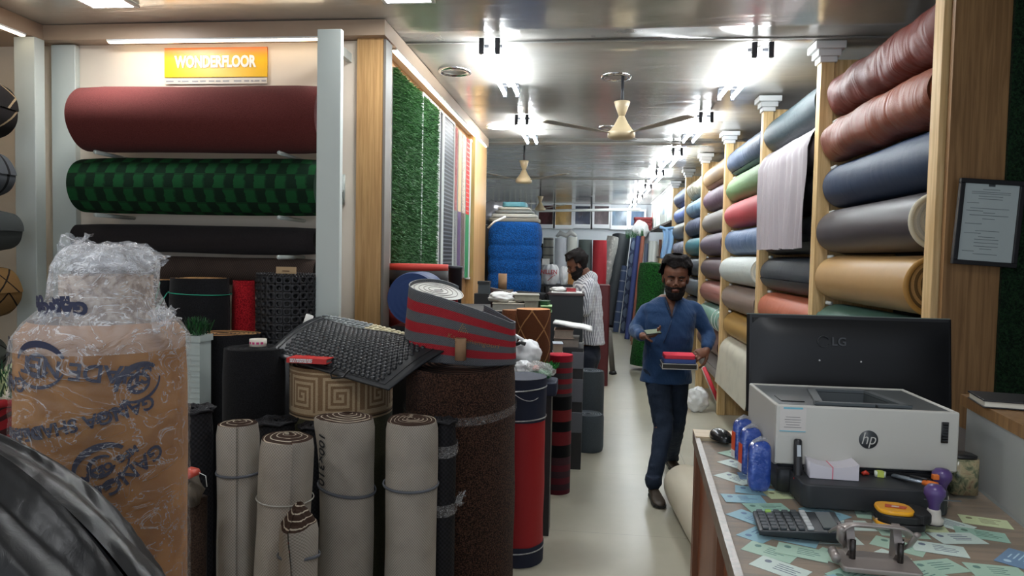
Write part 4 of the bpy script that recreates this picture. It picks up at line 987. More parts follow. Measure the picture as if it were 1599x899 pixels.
for z0, z1, m_ in ((1.2, 1.32, plain('band_red', c(160, 50, 46), .7)), (1.32, 1.44, plain('band_red', c(160, 50, 46), .7)), (1.44, 1.55, plain('band_black', c(26, 22, 22), .7)), (1.55, q.z, plain('band_red2', c(196, 62, 50), .7))):
    link('colour_band', add_lathe(B(), [(rbk + .003, z0), (rbk + .003, z1)], 56), m_, e)
q = at(711, 415, 4.7)
tag(link('dark_canister', add_lathe(B(), [(.045, 0), (.045, q.z - .02), (.05, q.z - .02), (.05, q.z)], 28, c=(q.x, 4.7, 0)), plain('canister', c(50, 54, 62), .5)), 'dark grey round post with flat cap beyond the striped roll', 'canister')
# ------------------------------------------------------------ middle of the shop
def roll_between(name, label, a, t, r, mat, em, cat='fabric roll', **kw):
    a, t = Vector(a), Vector(t); d = t - a; q = d.to_track_quat('Z', 'Y')
    e = empty(name, label=label, cat=cat, group=kw.pop('group', None), mtx=Matrix.Translation(a) @ q.to_matrix().to_4x4())
    sx = kw.pop('squash', None); L = d.length
    bm, fn = roll_bm(r, L, seg=kw.pop('seg', 36), **{k_: v for k_, v in kw.items() if k_ in ('nv', 'wob', 'wf', 'seed', 'rf', 'step', 'ovality')})
    o = link('outer_sheet', bm, mat, e); o2 = link('rolled_end', end_bm(fn, L, True, .15, kw.get('cone', 0), .004, kw.get('pitch', .02), seg=36), em, e)
    return e, L
# navy and red roll with clear ties
b0 = on(828, 884, 0); r = .14
NAVY = plain('navy_cloth', c(22, 30, 52), .7); REDC = plain('red_cloth', c(160, 18, 28), .6, var=.05)
X0, Y0 = -.365, 3.78; H = at(826, 592, Y0 - .1).z
e = empty('two_tone_roll', (X0, Y0, 0), label='thick roll with bright red middle and navy ends at the aisle side', cat='cloth roll')
def cyl(z0, z1, rr_, n=10, seg=48, wob=.004, cap=True):
    b = B(); grid_surf(b, lambda u, v: Vector(((rr_ + wob * fnoise(cos(u * 2 * pi) * 2, sin(u * 2 * pi) * 2, (z0 + v * (z1 - z0)) * 6)) * cos(u * 2 * pi), (rr_ + wob * fnoise(cos(u * 2 * pi) * 2, sin(u * 2 * pi) * 2, (z0 + v * (z1 - z0)) * 6)) * sin(u * 2 * pi), z0 + v * (z1 - z0))), seg, n, uvf=lambda u, v: (u * 2 * pi * rr_, z0 + v * (z1 - z0)))
    if cap:
        for z in (z0, z1): vs = [b.verts.new((rr_ * cos(a * pi / 16), rr_ * sin(a * pi / 16), z)) for a in range(32)]; b.faces.new(vs if z == z1 else vs[::-1])
    return b
zr1 = at(826, 662, Y0 - r).z; zr0 = max(.1, at(826, 858, Y0 - r).z)
link('red_sheet', cyl(zr0 - .02, zr1 + .02, r), REDC, e); link('navy_end', cyl(.002, zr0, r + .003), NAVY, e); link('navy_top', cyl(zr1, H, r + .003), NAVY, e)
for z, t_ in ((H - .06, .012), (zr1 + .012, .006), (zr0 - .03, .006)): band_on(e, r + .004, z, film('tie_film', a=.5, sc=40.), .004, .002, tilt=t_, name='clear_tie')
b = add_tube(B(), [(r * cos(a), r * sin(a) - .006, H - .05 - .06 * sin((a + 1.9) * 1.9)) for a in [FACE - .35 + i * .12 for i in range(11)]], .002, 5); link('loose_tie', b, film('tie_film', a=.5, sc=40.), e)
# red black striped roll
q = on(873, 773, 0); Y1 = q.y + .09; r1 = .093
cols_ = [c(140, 24, 40), c(64, 60, 60), c(120, 30, 40), c(60, 60, 62), c(124, 32, 40), c(66, 62, 64), c(120, 34, 40), c(58, 58, 60), c(14, 14, 16), c(110, 34, 36), c(14, 14, 16), c(104, 30, 34), c(12, 12, 14), c(64, 40, 46), c(90, 34, 44), c(60, 44, 50), c(92, 34, 44), c(56, 40, 46), c(84, 30, 40)]
ys = [556, 566, 575, 583, 592, 600, 608, 615, 620, 641, 659, 675, 696, 715, 727, 737, 747, 757, 766, 776]
X1 = at(873, 600, Y1).x
e = empty('banded_carpet_roll', (X1, Y1, 0), label='narrow standing roll banded red, grey and black with a red top', cat='carpet roll')
zs = [max(0, at(873, y, Y1 - r1).z) for y in ys]
b = B(); mats = []
for i, cl in enumerate(cols_):
    V = [[b.verts.new((r1 * cos(2 * pi * k_ / 40), r1 * sin(2 * pi * k_ / 40), z)) for k_ in range(40)] for z in (zs[i], zs[i + 1])]
    for k_ in range(40): b.faces.new((V[0][k_], V[0][(k_ + 1) % 40], V[1][(k_ + 1) % 40], V[1][k_])).material_index = i
    mats.append(carpet('bc%d' % i, tuple(x * .8 for x in cl), cl, 300., bump=.3))
bmesh.ops.recalc_face_normals(b, faces=b.faces[:]); link('outer_sheet', b, mats, e)
link('red_top', add_lathe(B(), [(r1, 0), (r1 - .002, .002), (.001, .003)], 40, c=(0, 0, zs[0] - .0005)), carpet('redtop', c(150, 26, 44), c(180, 40, 56), 200.), e)
# grey felt rolls
GF = carpet('grey_felt', c(70, 78, 84), c(82, 90, 96), 300., bump=.2); GE = spiral('felt_end', c(60, 66, 72), c(128, 136, 142), .022, .3)
q = on(917, 708, 0); r2 = .135
h2 = at(917, 645, q.y + r2).z
roll('felt_roll', 'short squat blue grey felt roll standing on the floor by the aisle', (q.x, q.y + r2, .002), h2, r2, GF, GE, 'Z', group='blue grey felt rolls', inner=.12, pitch=.022)
h3 = at(921, 578, q.y + .47).z
roll('felt_roll', 'taller dark grey felt roll standing behind the short felt roll', (at(921, 600, q.y + .47).x, q.y + .47, .002), h3, .13, carpet('felt_dk', c(52, 58, 62), c(64, 70, 74), 300., bump=.2), GE, 'Z', group='blue grey felt rolls', inner=.12, pitch=.022)
# low counter that carries the sample piles
TZ = .93
e = empty('sample_table', (-.85, 4.85, 0), label='dark low table carrying the sample books and plastic bags', cat='table')
DT = plain('dark_table', c(34, 34, 36), .5)
link('table_top', bx(.02, .46, -.62, .55, TZ - .04, TZ), DT, e, smooth=False, bevel=.005)
for sx in (.05, .42):
    for sy in (-.57, .5): link('leg', bx(sx - .03, sx + .03, sy - .03, sy + .03, 0, TZ - .04), DT, e, smooth=False)
link('modesty_panel', bx(.04, .42, -.59, -.57, .1, TZ - .04), DT, e, smooth=False)
# brown lattice roll on the table
pL = at(833, 482, 4.72); rL = .118; zb = TZ + .002
LAT = lattice('brown_lattice', c(92, 52, 30), c(166, 122, 78), .17, .24, .03, sc=200.)
e = roll('carpet_roll', 'short brown carpet roll with tan lattice and flat orange tan top', (pL.x, 4.72, zb), pL.z - zb, rL, LAT, plain('tan_top', c(176, 116, 62), .7), 'Z', inner=.02, depth=.0, step=.0, ovality=.0, spin=.4)
pB = at(797, 484, 4.95)
roll('carpet_roll', 'plain brown short roll left of the lattice roll', (pB.x, 4.98, zb), pB.z - zb, .07, carpet('brn', c(86, 50, 30), c(110, 66, 42), 200.), plain('brn_top', c(150, 100, 60), .8), 'Z', inner=.02, depth=0.)
# piles of sample books on a raised rack behind
e = empty('sample_rack', (-.95, 5.75, 0), label='dark rack behind the low table holding sample books at chest height', cat='rack')
RZ = at(830, 487, 5.5).z
link('rack_top', bx(-.33, .55, -.28, .5, RZ - .03, RZ), DT, e, smooth=False)
for sx in (-.30, .52):
    for sy in (-.25, .47): link('leg', bx(sx - .02, sx + .02, sy - .02, sy + .02, 0, RZ - .03), DT, e, smooth=False)
def book(label, px0, px1, py0, py1, d, col_, dp=.22, rot=0., cover=None, name='sample_book', tilt=0., cat='book', zb_=None, group=None):
    a, t_ = at(px0, py1, d), at(px1, py0, d); w_ = t_.x - a.x; h_ = t_.z - a.z; zb0 = a.z if zb_ is None else zb_
    h_ = max(h_, .008); e = empty(name, ((a.x + t_.x) / 2, d + dp / 2, zb0), rot=(0, tilt, rot), label=label, cat=cat, group=group)
    tc = min(.005, h_ * .2); link('page_block', bx(-w_ / 2 + .004, w_ / 2 - .004, -dp / 2 + .004, dp / 2, tc, h_ - tc), plain('pg%.2f' % col_[0], col_, .8, var=.2, sc=40.), e, smooth=False)
    cv = cover or tuple(x * .8 for x in col_); b = bx(-w_ / 2, w_ / 2, -dp / 2, dp / 2, 0, tc); bx(-w_ / 2, w_ / 2, -dp / 2, dp / 2, h_ - tc, h_, b)
    link('cover', b, plain('cv%.3f%.3f' % (cv[0], cv[1]), cv, .5), e, smooth=False); return zb0 + h_
z1_ = book('thick white and grey sample book, lower left of the rack pile', 767, 817, 468, 479, 5.5, c(140, 138, 130), .3, .05, c(226, 218, 200), zb_=RZ + .001)
z2_ = book('grey striped fabric sample book on the rack, right of the white one', 819, 841, 463, 479, 5.52, c(120, 118, 104), .25, -.05, zb_=RZ + .001)
book('dull grey long sample book lying on the rack pile', 800, 840, 460, 468, 5.53, c(140, 138, 122), .28, .1, zb_=max(z1_, z2_) + .001)
z3_ = book('flat green sample book at the right of the rack', 843, 861, 476, 485, 5.5, c(60, 100, 50), .2, .05, c(150, 186, 130), zb_=RZ + .001)
book('dark green sample book on top of the flat green one', 843, 857, 466, 472, 5.6, c(30, 70, 36), .15, -.1, zb_=z3_ + .001)
def crumple(label, px, py, d, w, h, dp, mat, name='plastic_bag', cat='bag', seed=0, amp=.25, zb_=None, sub=24):
    a = at(px, py, d); b = B()
    def f_(u, v):
        th = 2 * pi * u; ph = pi * v; n_ = 1 + amp * fnoise(cos(th) * sin(ph) * 2.2 + seed, sin(th) * sin(ph) * 2.2, cos(ph) * 2.2) + amp * .4 * abs(fnoise(cos(th) * sin(ph) * 6 + seed, sin(th) * sin(ph) * 6, cos(ph) * 6))
        return Vector((w * n_ * cos(th) * sin(ph) ** .8, dp * n_ * sin(th) * sin(ph) ** .8, max(0.0, h + h * n_ * cos(ph))))
    grid_surf(b, f_, sub * 2, sub); bmesh.ops.remove_doubles(b, verts=b.verts[:], dist=1e-5); bmesh.ops.recalc_face_normals(b, faces=b.faces[:])
    e = empty(name, (a.x, a.y, a.z if zb_ is None else zb_), label=label, cat=cat); link('bag_body', b, mat, e); return e
PAPER = plain('paper', c(224, 224, 222), .7, var=.03)
crumple('crumpled white cloth heap on the sample books', 782, 468, 5.6, .1, .04, .1, PAPER, 'cloth_heap', 'cloth', seed=2, zb_=z1_ + .001)
crumple('small crumpled white paper on the sample books', 803, 460, 5.7, .028, .014, .03, PAPER, 'paper_ball', 'paper', seed=5, zb_=max(z1_, z2_) + .03)
# dark boards and roll behind the books
q0, q1 = at(766, 449, 5.9), at(836, 464, 5.9)
e = empty('open_folder', q0, label='dark maroon sample folder leaning with its long spine upward', cat='folder'); d_ = q1 - q0
b = B(); f_ = lambda u, v: Vector((d_.x * u, .05 * v, d_.z * u - (.17 * (1 - u) + .09) * v)); grid_surf(b, f_, 6, 2); solidify(link('folder_board', b, plain('maroon_board', c(50, 26, 28), .6), e), .006)
link('folder_edge', add_tube(B(), [(0, 0, 0), d_], .005, 6), plain('edge_grey', c(150, 140, 130), .6), e)
q = at(752, 461, 6.3)
e = empty('small_box', (q.x, 6.4, at(752, 458, 6.4).z), label='small dark grey box beside the blue bale', cat='box'); b = bx(-.05, .05, 0, .1, 0, .10); link('box_body', b, plain('box_grey', c(64, 70, 74), .7), e, smooth=False); link('box_lid', bx(-.055, .055, -.004, .104, .085, .112), plain('lid_dark', c(36, 38, 40), .6), e, smooth=False)
tag(link('box_pedestal', bx(q.x - .08, q.x + .08, 6.37, 6.54, 0, at(752, 458, 6.4).z - .001), DT, smooth=False), 'dark pedestal under the small grey box', 'pedestal')
roll_between('fabric_roll', 'black cloth roll lying across behind the sample books', at(806, 463, 6.12), at(853, 467, 5.98), .06, BLK, DKE)[0]
card_tube('pale cardboard tube standing in front of the blue bale', 784.5, 427, 452, 6.5, 13.5)
tag(link('tube_stand', bx(at(772, 450, 6.5).x, at(800, 450, 6.5).x, 6.4, 6.6, 0, at(784, 452, 6.5).z - .001), DT, smooth=False), 'dark stand under the pale cardboard tube', 'stand')
# tall black desk
e = empty('work_desk', (-.21, 6.85, 0), label='tall black desk where the man in the striped shirt writes', cat='desk')
x0, x1 = at(856, 458, 6.65).x + .21, at(911, 458, 6.65).x + .21; DZ_ = at(880, 458, 6.65).z
DB = plain('desk_black', c(30, 34, 38), .6)
link('desk_body', bx(x0, x1, -.2, .1, 0, DZ_ - .02), DB, e, smooth=False); link('desk_top', bx(x0 - .01, x1 + .01, -.21, .12, DZ_ - .02, DZ_), plain('desk_top', c(60, 44, 44), .5), e, smooth=False)
link('side_column', bx(x0 - .02, x0 - .001, -.19, .1, 0, DZ_ - .06), DB, e, smooth=False)
a = at(884, 456, 6.8)
e = empty('paper_sheet', (a.x, 6.81, DZ_ + .001), label='white papers spread on the tall black desk', cat='papers', rot=(0, 0, .05)); link('page', bx(-.14, .15, -.13, .13, 0, .008), PAPER, e, smooth=False)
crumple('white crumpled cloth on the desk papers', 873, 452, 6.83, .08, .022, .07, PAPER, 'cloth_heap', 'cloth', seed=8, zb_=DZ_ + .010)
book('pinkish red booklet under the writing man on the desk', 882, 898, 450, 455, 6.78, c(150, 50, 56), .14, .2, zb_=DZ_ + .010)
# cabinet with books and white sheet right of the lattice roll
CX0, CX1 = at(864, 545, 5.45).x, at(911, 545, 5.45).x; CZ = at(885, 543, 5.45).z
e = empty('side_cabinet', ((CX0 + CX1) / 2, 5.65, 0), label='narrow dark cabinet with grey panel between striped roll and felt rolls', cat='cabinet'); w_ = (CX1 - CX0) / 2
link('cabinet_body', bx(-w_, w_, -.2, .2, 0, CZ), DT, e, smooth=False)
for z0, z1 in ((CZ - .16, CZ - .03), (CZ - .42, CZ - .24), (CZ - .66, CZ - .5)): link('grey_drawer', bx(w_ - .09, w_ + .004, -.207, -.199, z0, z1), plain('drawer_grey', c(90, 92, 98), .5), e, smooth=False, bevel=.003)
zc1 = book('wide brown edged sample book, lowest on the narrow cabinet', 864, 904, 531, 543, 5.47, c(120, 112, 104), .3, 0, c(84, 76, 72), zb_=CZ + .001)
zc2 = book('brown edged sample book in the middle of the cabinet pile', 864, 895, 519, 531, 5.47, c(132, 120, 108), .25, .03, c(150, 130, 116), zb_=zc1 + .001)
b = B(); a = at(868, 512, 5.5)
grid_surf(b, lambda u, v: Vector((-.12 + .30 * u, -.04 + .3 * v, .045 * (1 - u) * (1 - .2 * v) + .004 * fnoise(u * 3, v * 3) - .03 * max(0, u - .8) * 5 * .3)), 12, 8)
o = link('paper_sheet', b, PAPER, loc=(at(890, 512, 5.5).x - .01, 5.5, zc2 + .012)); solidify(o, .018, 0); tag(o, 'large thick white sheet lying askew on the cabinet books', 'papers')
book('short tan sample book leaning left on the striped roll side', 862, 878, 537, 552, 5.1, c(150, 136, 116), .15, .1, c(150, 160, 170), zb_=at(870, 552, 5.1).z)
tag(link('book_prop', bx(at(862, 552, 5.1).x, at(878, 552, 5.1).x, 5.12, 5.26, 0, at(870, 552, 5.1).z - .001), DT, smooth=False), 'dark upright post under the short tan sample book', 'post')
tuft('small clump of green artificial grass beside the lattice roll', (at(861, 566, 4.66).x, 4.62, at(861, 578, 4.62).z), .03, .03, .05, 120, [plain('gg', c(30, 130, 50), .5)])
# white plastic bags
PLW = plain('bag_white', c(226, 228, 230), .4, var=.03); k = N('bag_milky'); PLM = k.fin((.85, .87, .88), .25, alpha=.75, bump=k.noise(30., detail=4), bstr=.6, bdist=.02)
e = crumple('bulging white plastic carrier bag beside the brown lattice roll', 822, 560, 4.35, .088, .085, .08, PLW, seed=3, amp=.18, zb_=TZ + .03)
b = add_tube(B(), [(-.06, -.07, .15), (-.03, -.085, .165), (.0, -.08, .155)], .012, 8); link('bag_handle_hole', b, M_BLACK, e)
link('bag_handle', add_tube(B(), [(-.09, -.02, .12), (-.06, -.03, .2), (-.02, -.03, .17)], .014, 8), PLW, e)
e = crumple('small milky plastic bag slumped under the white carrier bag', 817, 600, 4.18, .055, .05, .05, PLM, seed=6, zb_=TZ - .005)
e = crumple('clear plastic bag of green goods above the navy roll', 842, 598, 4.15, .085, .05, .07, film('milk_film', a=.3, sc=30., streak=.5), seed=9, amp=.3, zb_=TZ - .005)
link('green_goods', add_lathe(B(), [(.01, .01), (.06, .012), (.065, .04), (.03, .055), (.005, .06)], 18, c=(0.01, 0, 0)), carpet('green_goods', c(30, 110, 66), c(150, 190, 160), 60.), e); link('pink_item', add_lathe(B(), [(.01, .055), (.022, .06), (.018, .08), (.004, .085)], 14, c=(-.02, -.02, 0)), plain('pinkish', c(220, 130, 110), .5), e)
tag(link('navy_cushion', rbox(.26, .22, .08, .03), NAVY, loc=(at(836, 600, 4.15).x, 4.17, TZ - .09), bevel=.01), 'folded navy cloth under the clear plastic bag', 'cloth')
tag(link('cloth_post', bx(at(836, 600, 4.15).x - .1, at(836, 600, 4.15).x + .1, 4.1, 4.25, 0, TZ - .091), DT, smooth=False), 'dark block under the folded navy cloth', 'block')
# blue bale with folded blankets on top
k = N('blue_pile'); n = k.noise(70., detail=4); BLU = k.fin(k.mix(k.step(n, .35, .7), c(0, 50, 104), c(4, 84, 158)), .8, bump=n, bstr=1., bdist=.02, spec=.2)
yb = 8.15; xa, xb = at(757, 400, yb).x, at(843, 400, yb).x; z_s = [0] + [at(800, y, yb).z for y in (560, 500, 455, 428, 405, 383, 346)]
e = empty('turf_bale', ((xa + xb) / 2, yb + .32, 0), label='tall bright blue pile carpet bale with horizontal folds', cat='bale')
b = B(); wv = (xb - xa) / 2
def bale(u, v):
    th = 2 * pi * u; z = v * z_s[-1]; n_ = 4.5; cx_, sx_ = cos(th), sin(th); s_ = (abs(cx_) ** n_ + abs(sx_) ** n_) ** (-1 / n_)
    for z0, z1 in zip(z_s, z_s[1:]):
        if z <= z1 + 1e-6: t_ = (z - z0) / (z1 - z0); break
    bl = .022 * (abs(sin(pi * t_)) ** .25) - .014 + .008 * fnoise(cx_ * 2, sx_ * 2, z * 3); tp = 1 - .25 * max(0, (v - .93) / .07) ** 2 * (1 if cx_ < 0 else .25)
    return Vector(((wv - .015 + bl) * s_ * cx_ * tp, (.3 + bl) * s_ * sx_, z))
grid_surf(b, bale, 72, 120); bm_top = [b.verts.new(bale(i / 40, 1.0)) for i in range(40)]; b.faces.new(bm_top)
link('bale_body', b, BLU, e)
xm = (xa + xb) / 2 - .01; zt = z_s[-1]
for i, (h_, w2, col_, lb) in enumerate(((.05, .30, c(108, 104, 92), 'olive grey folded blanket directly on the blue bale'), (.045, .27, c(150, 150, 142), 'light grey folded blanket in the heap on the blue bale'), (.04, .23, c(96, 100, 98), 'dark grey folded blanket high in the heap on the blue bale'), (.035, .19, c(140, 140, 130), 'beige grey folded blanket near the heap top'), (.06, .14, c(70, 124, 136), 'teal folded blanket topping the heap on the blue bale'))):
    b = rbox(w2 * 2, .4, h_, .08, 5); o = link('folded_blanket', b, plain('blk%d' % i, col_, .6, bump=.4, bsc=20.), loc=(xm, yb + .32, zt + .002), bevel=.012); tag(o, lb, 'blanket', 'blankets on the blue bale'); zt += h_ + .002
q = at(778, 352, 8.1)
tag(link('white_edging', add_tube(B(), [at(762, 356, 8.1), at(772, 346, 8.08), at(790, 338, 8.1)], .012, 6), M_WHITE), 'thin white edging strip hanging at the blanket heap', 'strip')
# glossy packed bags beyond the partition near the ceiling
crumple('shiny silver plastic wrapped bundle behind the blue bale', 775, 345, 9.2, .2, .16, .2, plain('silver_wrap', c(170, 170, 176), .25, metal=.4, bump=.6, bsc=20.), 'wrapped_bundle', 'bundle', seed=4, zb_=at(775, 352, 9.2).z)
tag(link('bundle_rack', bx(at(760, 352, 9.2).x, at(792, 352, 9.2).x, 9.0, 9.4, 0, at(775, 352, 9.2).z - .002), DT, smooth=False), 'dark rack column behind the blue bale', 'rack')
# shelf of bags and things behind the man
yb2 = 9.6; xs0, xs1 = at(844, 440, yb2).x, at(902, 440, yb2).x; zs_ = at(870, 444, yb2).z
e = empty('back_table', ((xs0 + xs1) / 2, yb2 + .15, 0), label='grey table behind the writing man holding white bags', cat='table'); w_ = (xs1 - xs0) / 2
link('table_top', bx(-w_, w_, -.2, .22, zs_ - .03, zs_), DT, e, smooth=False)
for sx in (-w_ + .03, w_ - .03):
    for sy in (-.17, .22): link('leg', bx(sx - .02, sx + .02, sy - .02, sy + .02, 0, zs_ - .03), DT, e, smooth=False)
def flatbag(label, px0, px1, py0, py1, d, word=None, seed=0, mat=None):
    a, t_ = at(px0, py1, d), at(px1, py0, d); w_, h_ = t_.x - a.x, t_.z - a.z; e = empty('plastic_bag', ((a.x + t_.x) / 2, d, zs_ + .001), label=label, cat='bag'); b = B()
    def f_(u, v):
        th = 2 * pi * u; s_ = sin(pi * (v * .86 + .07)) ** .35; return Vector(((w_ / 2) * cos(th) * s_ * (1 + .1 * fnoise(cos(th) + seed, v * 3)), .09 * sin(th) * s_ + .02 * fnoise(cos(th) * 3 + seed, v * 5, th), v * h_ * (1 + .08 * fnoise(cos(th) * 2, seed))))
    grid_surf(b, f_, 40, 18); vs = [b.verts.new(f_(i / 24, 0)) for i in range(24)]; b.faces.new(vs[::-1]); vs = [b.verts.new(f_(i / 24, 1)) for i in range(24)]; b.faces.new(vs); bmesh.ops.recalc_face_normals(b, faces=b.faces[:])
    link('bag_body', b, mat or plain('bag_grey_white', c(206, 208, 210), .45), e)
    if word:
        tb = text_bm(word, .085, offset=.002); 
        for v in tb.verts: v.co = Vector((v.co.x * .8 - .02, -.108 + .25 * v.co.x ** 2, v.co.y + h_ * .62))
        link('printed_lettering', tb, plain('bag_red', c(190, 50, 56), .5), e, smooth=False)
        sb = B(); add_tube(sb, [(-.03, -.10, h_ * .2), (.03, -.105, h_ * .42), (.07, -.105, h_ * .5)], [(.03, .004), (.02, .004), (.005, .004)], 8); link('red_swoosh', sb, plain('bag_red', c(190, 50, 56), .5), e)
    return e
flatbag('white plastic bag with red NILLEN lettering behind the man', 846, 874, 414, 444, yb2, 'NILLEN', 1)
flatbag('plain grey white plastic bag right of the lettered bag', 873, 888, 416, 444, yb2 + .05, None, 4, PLM)
q = at(893, 425, yb2 + .1); book('tan cardboard carton right of the white bags', 886, 900, 420, 444, yb2 + .06, c(150, 104, 52), .18, 0, name='carton', cat='carton', zb_=zs_ + .001)
book('white small box on the upper bags behind the desk', 846, 858, 404, 413, yb2 + .42, c(200, 200, 196), .1, 0, c(214, 214, 210), name='small_box', cat='box', zb_=at(850, 413, yb2 + .42).z)
tag(link('box_column', bx(at(846, 413, yb2 + .42).x, at(858, 413, yb2 + .42).x, yb2 + .42, yb2 + .52, 0, at(850, 413, yb2 + .42).z - .001), plain('col_grey', c(120, 120, 120), .6), smooth=False), 'grey column behind the lettered plastic bag', 'column')
# ------------------------------------------------------------ standing rolls before the back wall
def tallroll(label, px0, px1, py0, d, mat, em, flat=.5, name='fabric_roll', cat='fabric roll', base=0):
    a, t_ = at(px0, py0, d), at(px1, py0, d); r = (t_.x - a.x) / 2
    return roll(name, label, ((a.x + t_.x) / 2, d, base + .002), a.z - base, r, mat, em, 'Z', cat=cat, seg=32, inner=.15, wob=.01, wf=1.)
GEND = spiral('g_end', c(60, 60, 60), c(130, 130, 126), .03)
tallroll('pale grey roll with horizontal bands beside the blue bale', 848, 865, 371, 15.2, bands('bandgrey', [c(150, 150, 144), c(96, 98, 98)], [.14, .03]), GEND)
tallroll('dark narrow roll at the edge of the blue bale', 842, 848.5, 380, 15.5, BLK, GEND)
e = tallroll('wide white plastic covered roll in front of the back wall', 866, 886, 372, 15.0, plain('white_cover', c(196, 200, 210), .4, bump=.5, bsc=14.), GEND)
e = tallroll('white cloth covered roll left of the grey roll at the back', 885, 902, 370, 15.0, plain('white_cover2', c(214, 216, 210), .5, bump=.5, bsc=14.), GEND)
a = at(884, 370, 15.0)
tag(link('bunched_plastic', add_tube(B(), [a + Vector((-.2, -.1, .0)), a + Vector((-.12, -.12, .08)), a + Vector((0, -.1, .03)), a + Vector((.1, -.1, .1)), a + Vector((.22, -.1, .02))], [.03, .06, .05, .07, .03], 10), plain('bunched', c(176, 178, 178), .4)), 'bunched translucent plastic on top of the white rolls', 'plastic')
tallroll('grey green plain roll standing left of the red roll', 903, 925, 374, 15.1, plain('gg_roll', c(78, 88, 88), .8), GEND)
tallroll('bright red roll standing against the back', 925.5, 948, 375, 15.0, plain('rr_roll', c(176, 40, 52), .7), GEND)
def leaner(label, px0, py0, px1, py1, wpx, mat, dt=.4, em=None, **kw):
    """leaning roll: top at (px0,py0), foot on the floor at (px1,py1)"""
    f_ = on(px1, py1, 0); r = wpx / 2 * f_.y / FPX; t_ = at(px0, py0, f_.y + dt); f_.z = r * .4
    return roll_between('fabric_roll', label, f_, t_, r, mat, em or GEND, group='rolls leaning at the back of the aisle', **kw)
leaner('white printed plastic wrapped roll leaning beside the red roll', 958, 370, 925, 520, 19, carpet('printwrap', c(160, 160, 156), c(210, 208, 204), 14., (.5, .75), .3), dt=.3, wob=.03, wf=2.)
leaner('very wide black roll leaning at the back of the aisle', 970, 368, 951, 515, 30, plain('bigblack', c(34, 40, 46), .6), dt=.5)
leaner('blue and white banded quilt roll leaning in the aisle', 975, 415, 961, 520, 10, bands('bluequilt', [c(76, 92, 124), c(140, 150, 170)], [.2, .03]), dt=.2)
leaner('light grey blue roll with dark motifs leaning at the back', 990, 372, 972, 522, 10, lattice('motif', c(104, 120, 146), c(60, 72, 100), .3, .3, .12), dt=.4)
leaner('navy blue tall roll leaning beside the brown rolls', 997, 369, 979, 531, 9.5, plain('nvroll', c(50, 64, 116), .7), dt=.45)
leaner('rusty brown slim roll leaning right of the navy roll', 1004, 369, 987, 534, 7.5, plain('rbroll', c(140, 82, 66), .7), dt=.45)
leaner('tan brown roll leaning before the rusty one', 1005, 423, 988, 540, 9, plain('tbroll', c(122, 90, 70), .7), dt=.2)
leaner('grey blue slim roll leaning behind the white draped cloth', 1010, 380, 1000, 545, 7, plain('gbroll', c(96, 106, 128), .7), dt=.3)
leaner('white draped cloth roll leaning near the green turf roll', 1020, 377, 1008, 552, 14, plain('whdrape', c(206, 210, 204), .6, bump=.6, bsc=8.), dt=.3, wob=.03, wf=2.)
# green turf roll behind the walking man
f_ = on(1003, 578, 0); tp = at(1020, 412, f_.y + .15)
TURF = carpet('turf', c(14, 50, 20), c(34, 92, 36), 60., bump=1., bd=.02)
e, L = roll_between('turf_roll', 'green artificial turf roll leaning behind the man in the blue shirt', (f_.x + .02, f_.y + .1, .06), tp, .2, TURF, spiral('turf_end', c(14, 50, 20), c(40, 104, 40), .05), cat='turf roll', nv=20, wob=.02, wf=3., pitch=.05, cone=.04)
# maroon board and grey pole
q = on(943, 603, 0); a = at(936, 445, q.y); t_ = at(953, 445, q.y)
e = empty('standing_board', ((a.x + t_.x) / 2, q.y + .2, 0), label='tall dark red padded board standing behind the writing man', cat='board'); w_ = (t_.x - a.x) / 2
link('padded_face', rbox(w_ * 2, .38, a.z, .03), plain('maroon_pad', c(76, 18, 24), .55), e, bevel=.01); link('dark_edge', bx(-w_ - .06, -w_ - .002, -.14, .14, 0, a.z - .02), plain('dk_unlit_side', c(24, 26, 30), .6), e, smooth=False)  # dark strip paints the unlit left side of the red board
a, t_ = on(957, 584, 0), at(951, 515, 10.1)
e = empty('slanting_post', a, label='slanting grey post with a black rubber foot by the maroon board', cat='post'); d_ = t_ - a
link('post_shaft', add_tube(B(), [d_ * .05, d_], .04, 12), plain('post_grey', c(96, 92, 86), .7), e); link('rubber_foot', add_tube(B(), [(0, 0, .0), d_ * .07], [.06, .05], 12), M_BLACK, e)
# ------------------------------------------------------------ back right: overhead cupboard, shelf, hanging cloth
def box_px(name, lb, cat, pxa, pya, da, pxb, pyb, db, X0_, X1_, mat): pass
Xf = 1.42
za, zb_ = at(1050, 347, 12.6).z, 2.97
e = empty('overhead_cabinet', (Xf, 12.7, za), label='long white overhead cupboard at the back of the right wall', cat='cupboard')
link('cupboard_body', bx(0, .5, 0, 4.6, .04, zb_ - za), plain('cup_white', c(206, 214, 206), .4), e, smooth=False)
for i in range(1, 4): link('door_gap', bx(-.004, .0, 1.15 * i - .01, 1.15 * i + .01, .06, zb_ - za - .02), plain('gap_grey', c(140, 146, 142), .5), e, smooth=False)
link('shelf_board', bx(-.06, .5, -.05, 4.65, 0, .04), plain('shelf_brown', c(70, 58, 52), .6), e, smooth=False)
link('top_trim', bx(-.02, .5, -.02, 4.62, zb_ - za, zb_ - za + .03), M_WHITE, e, smooth=False)
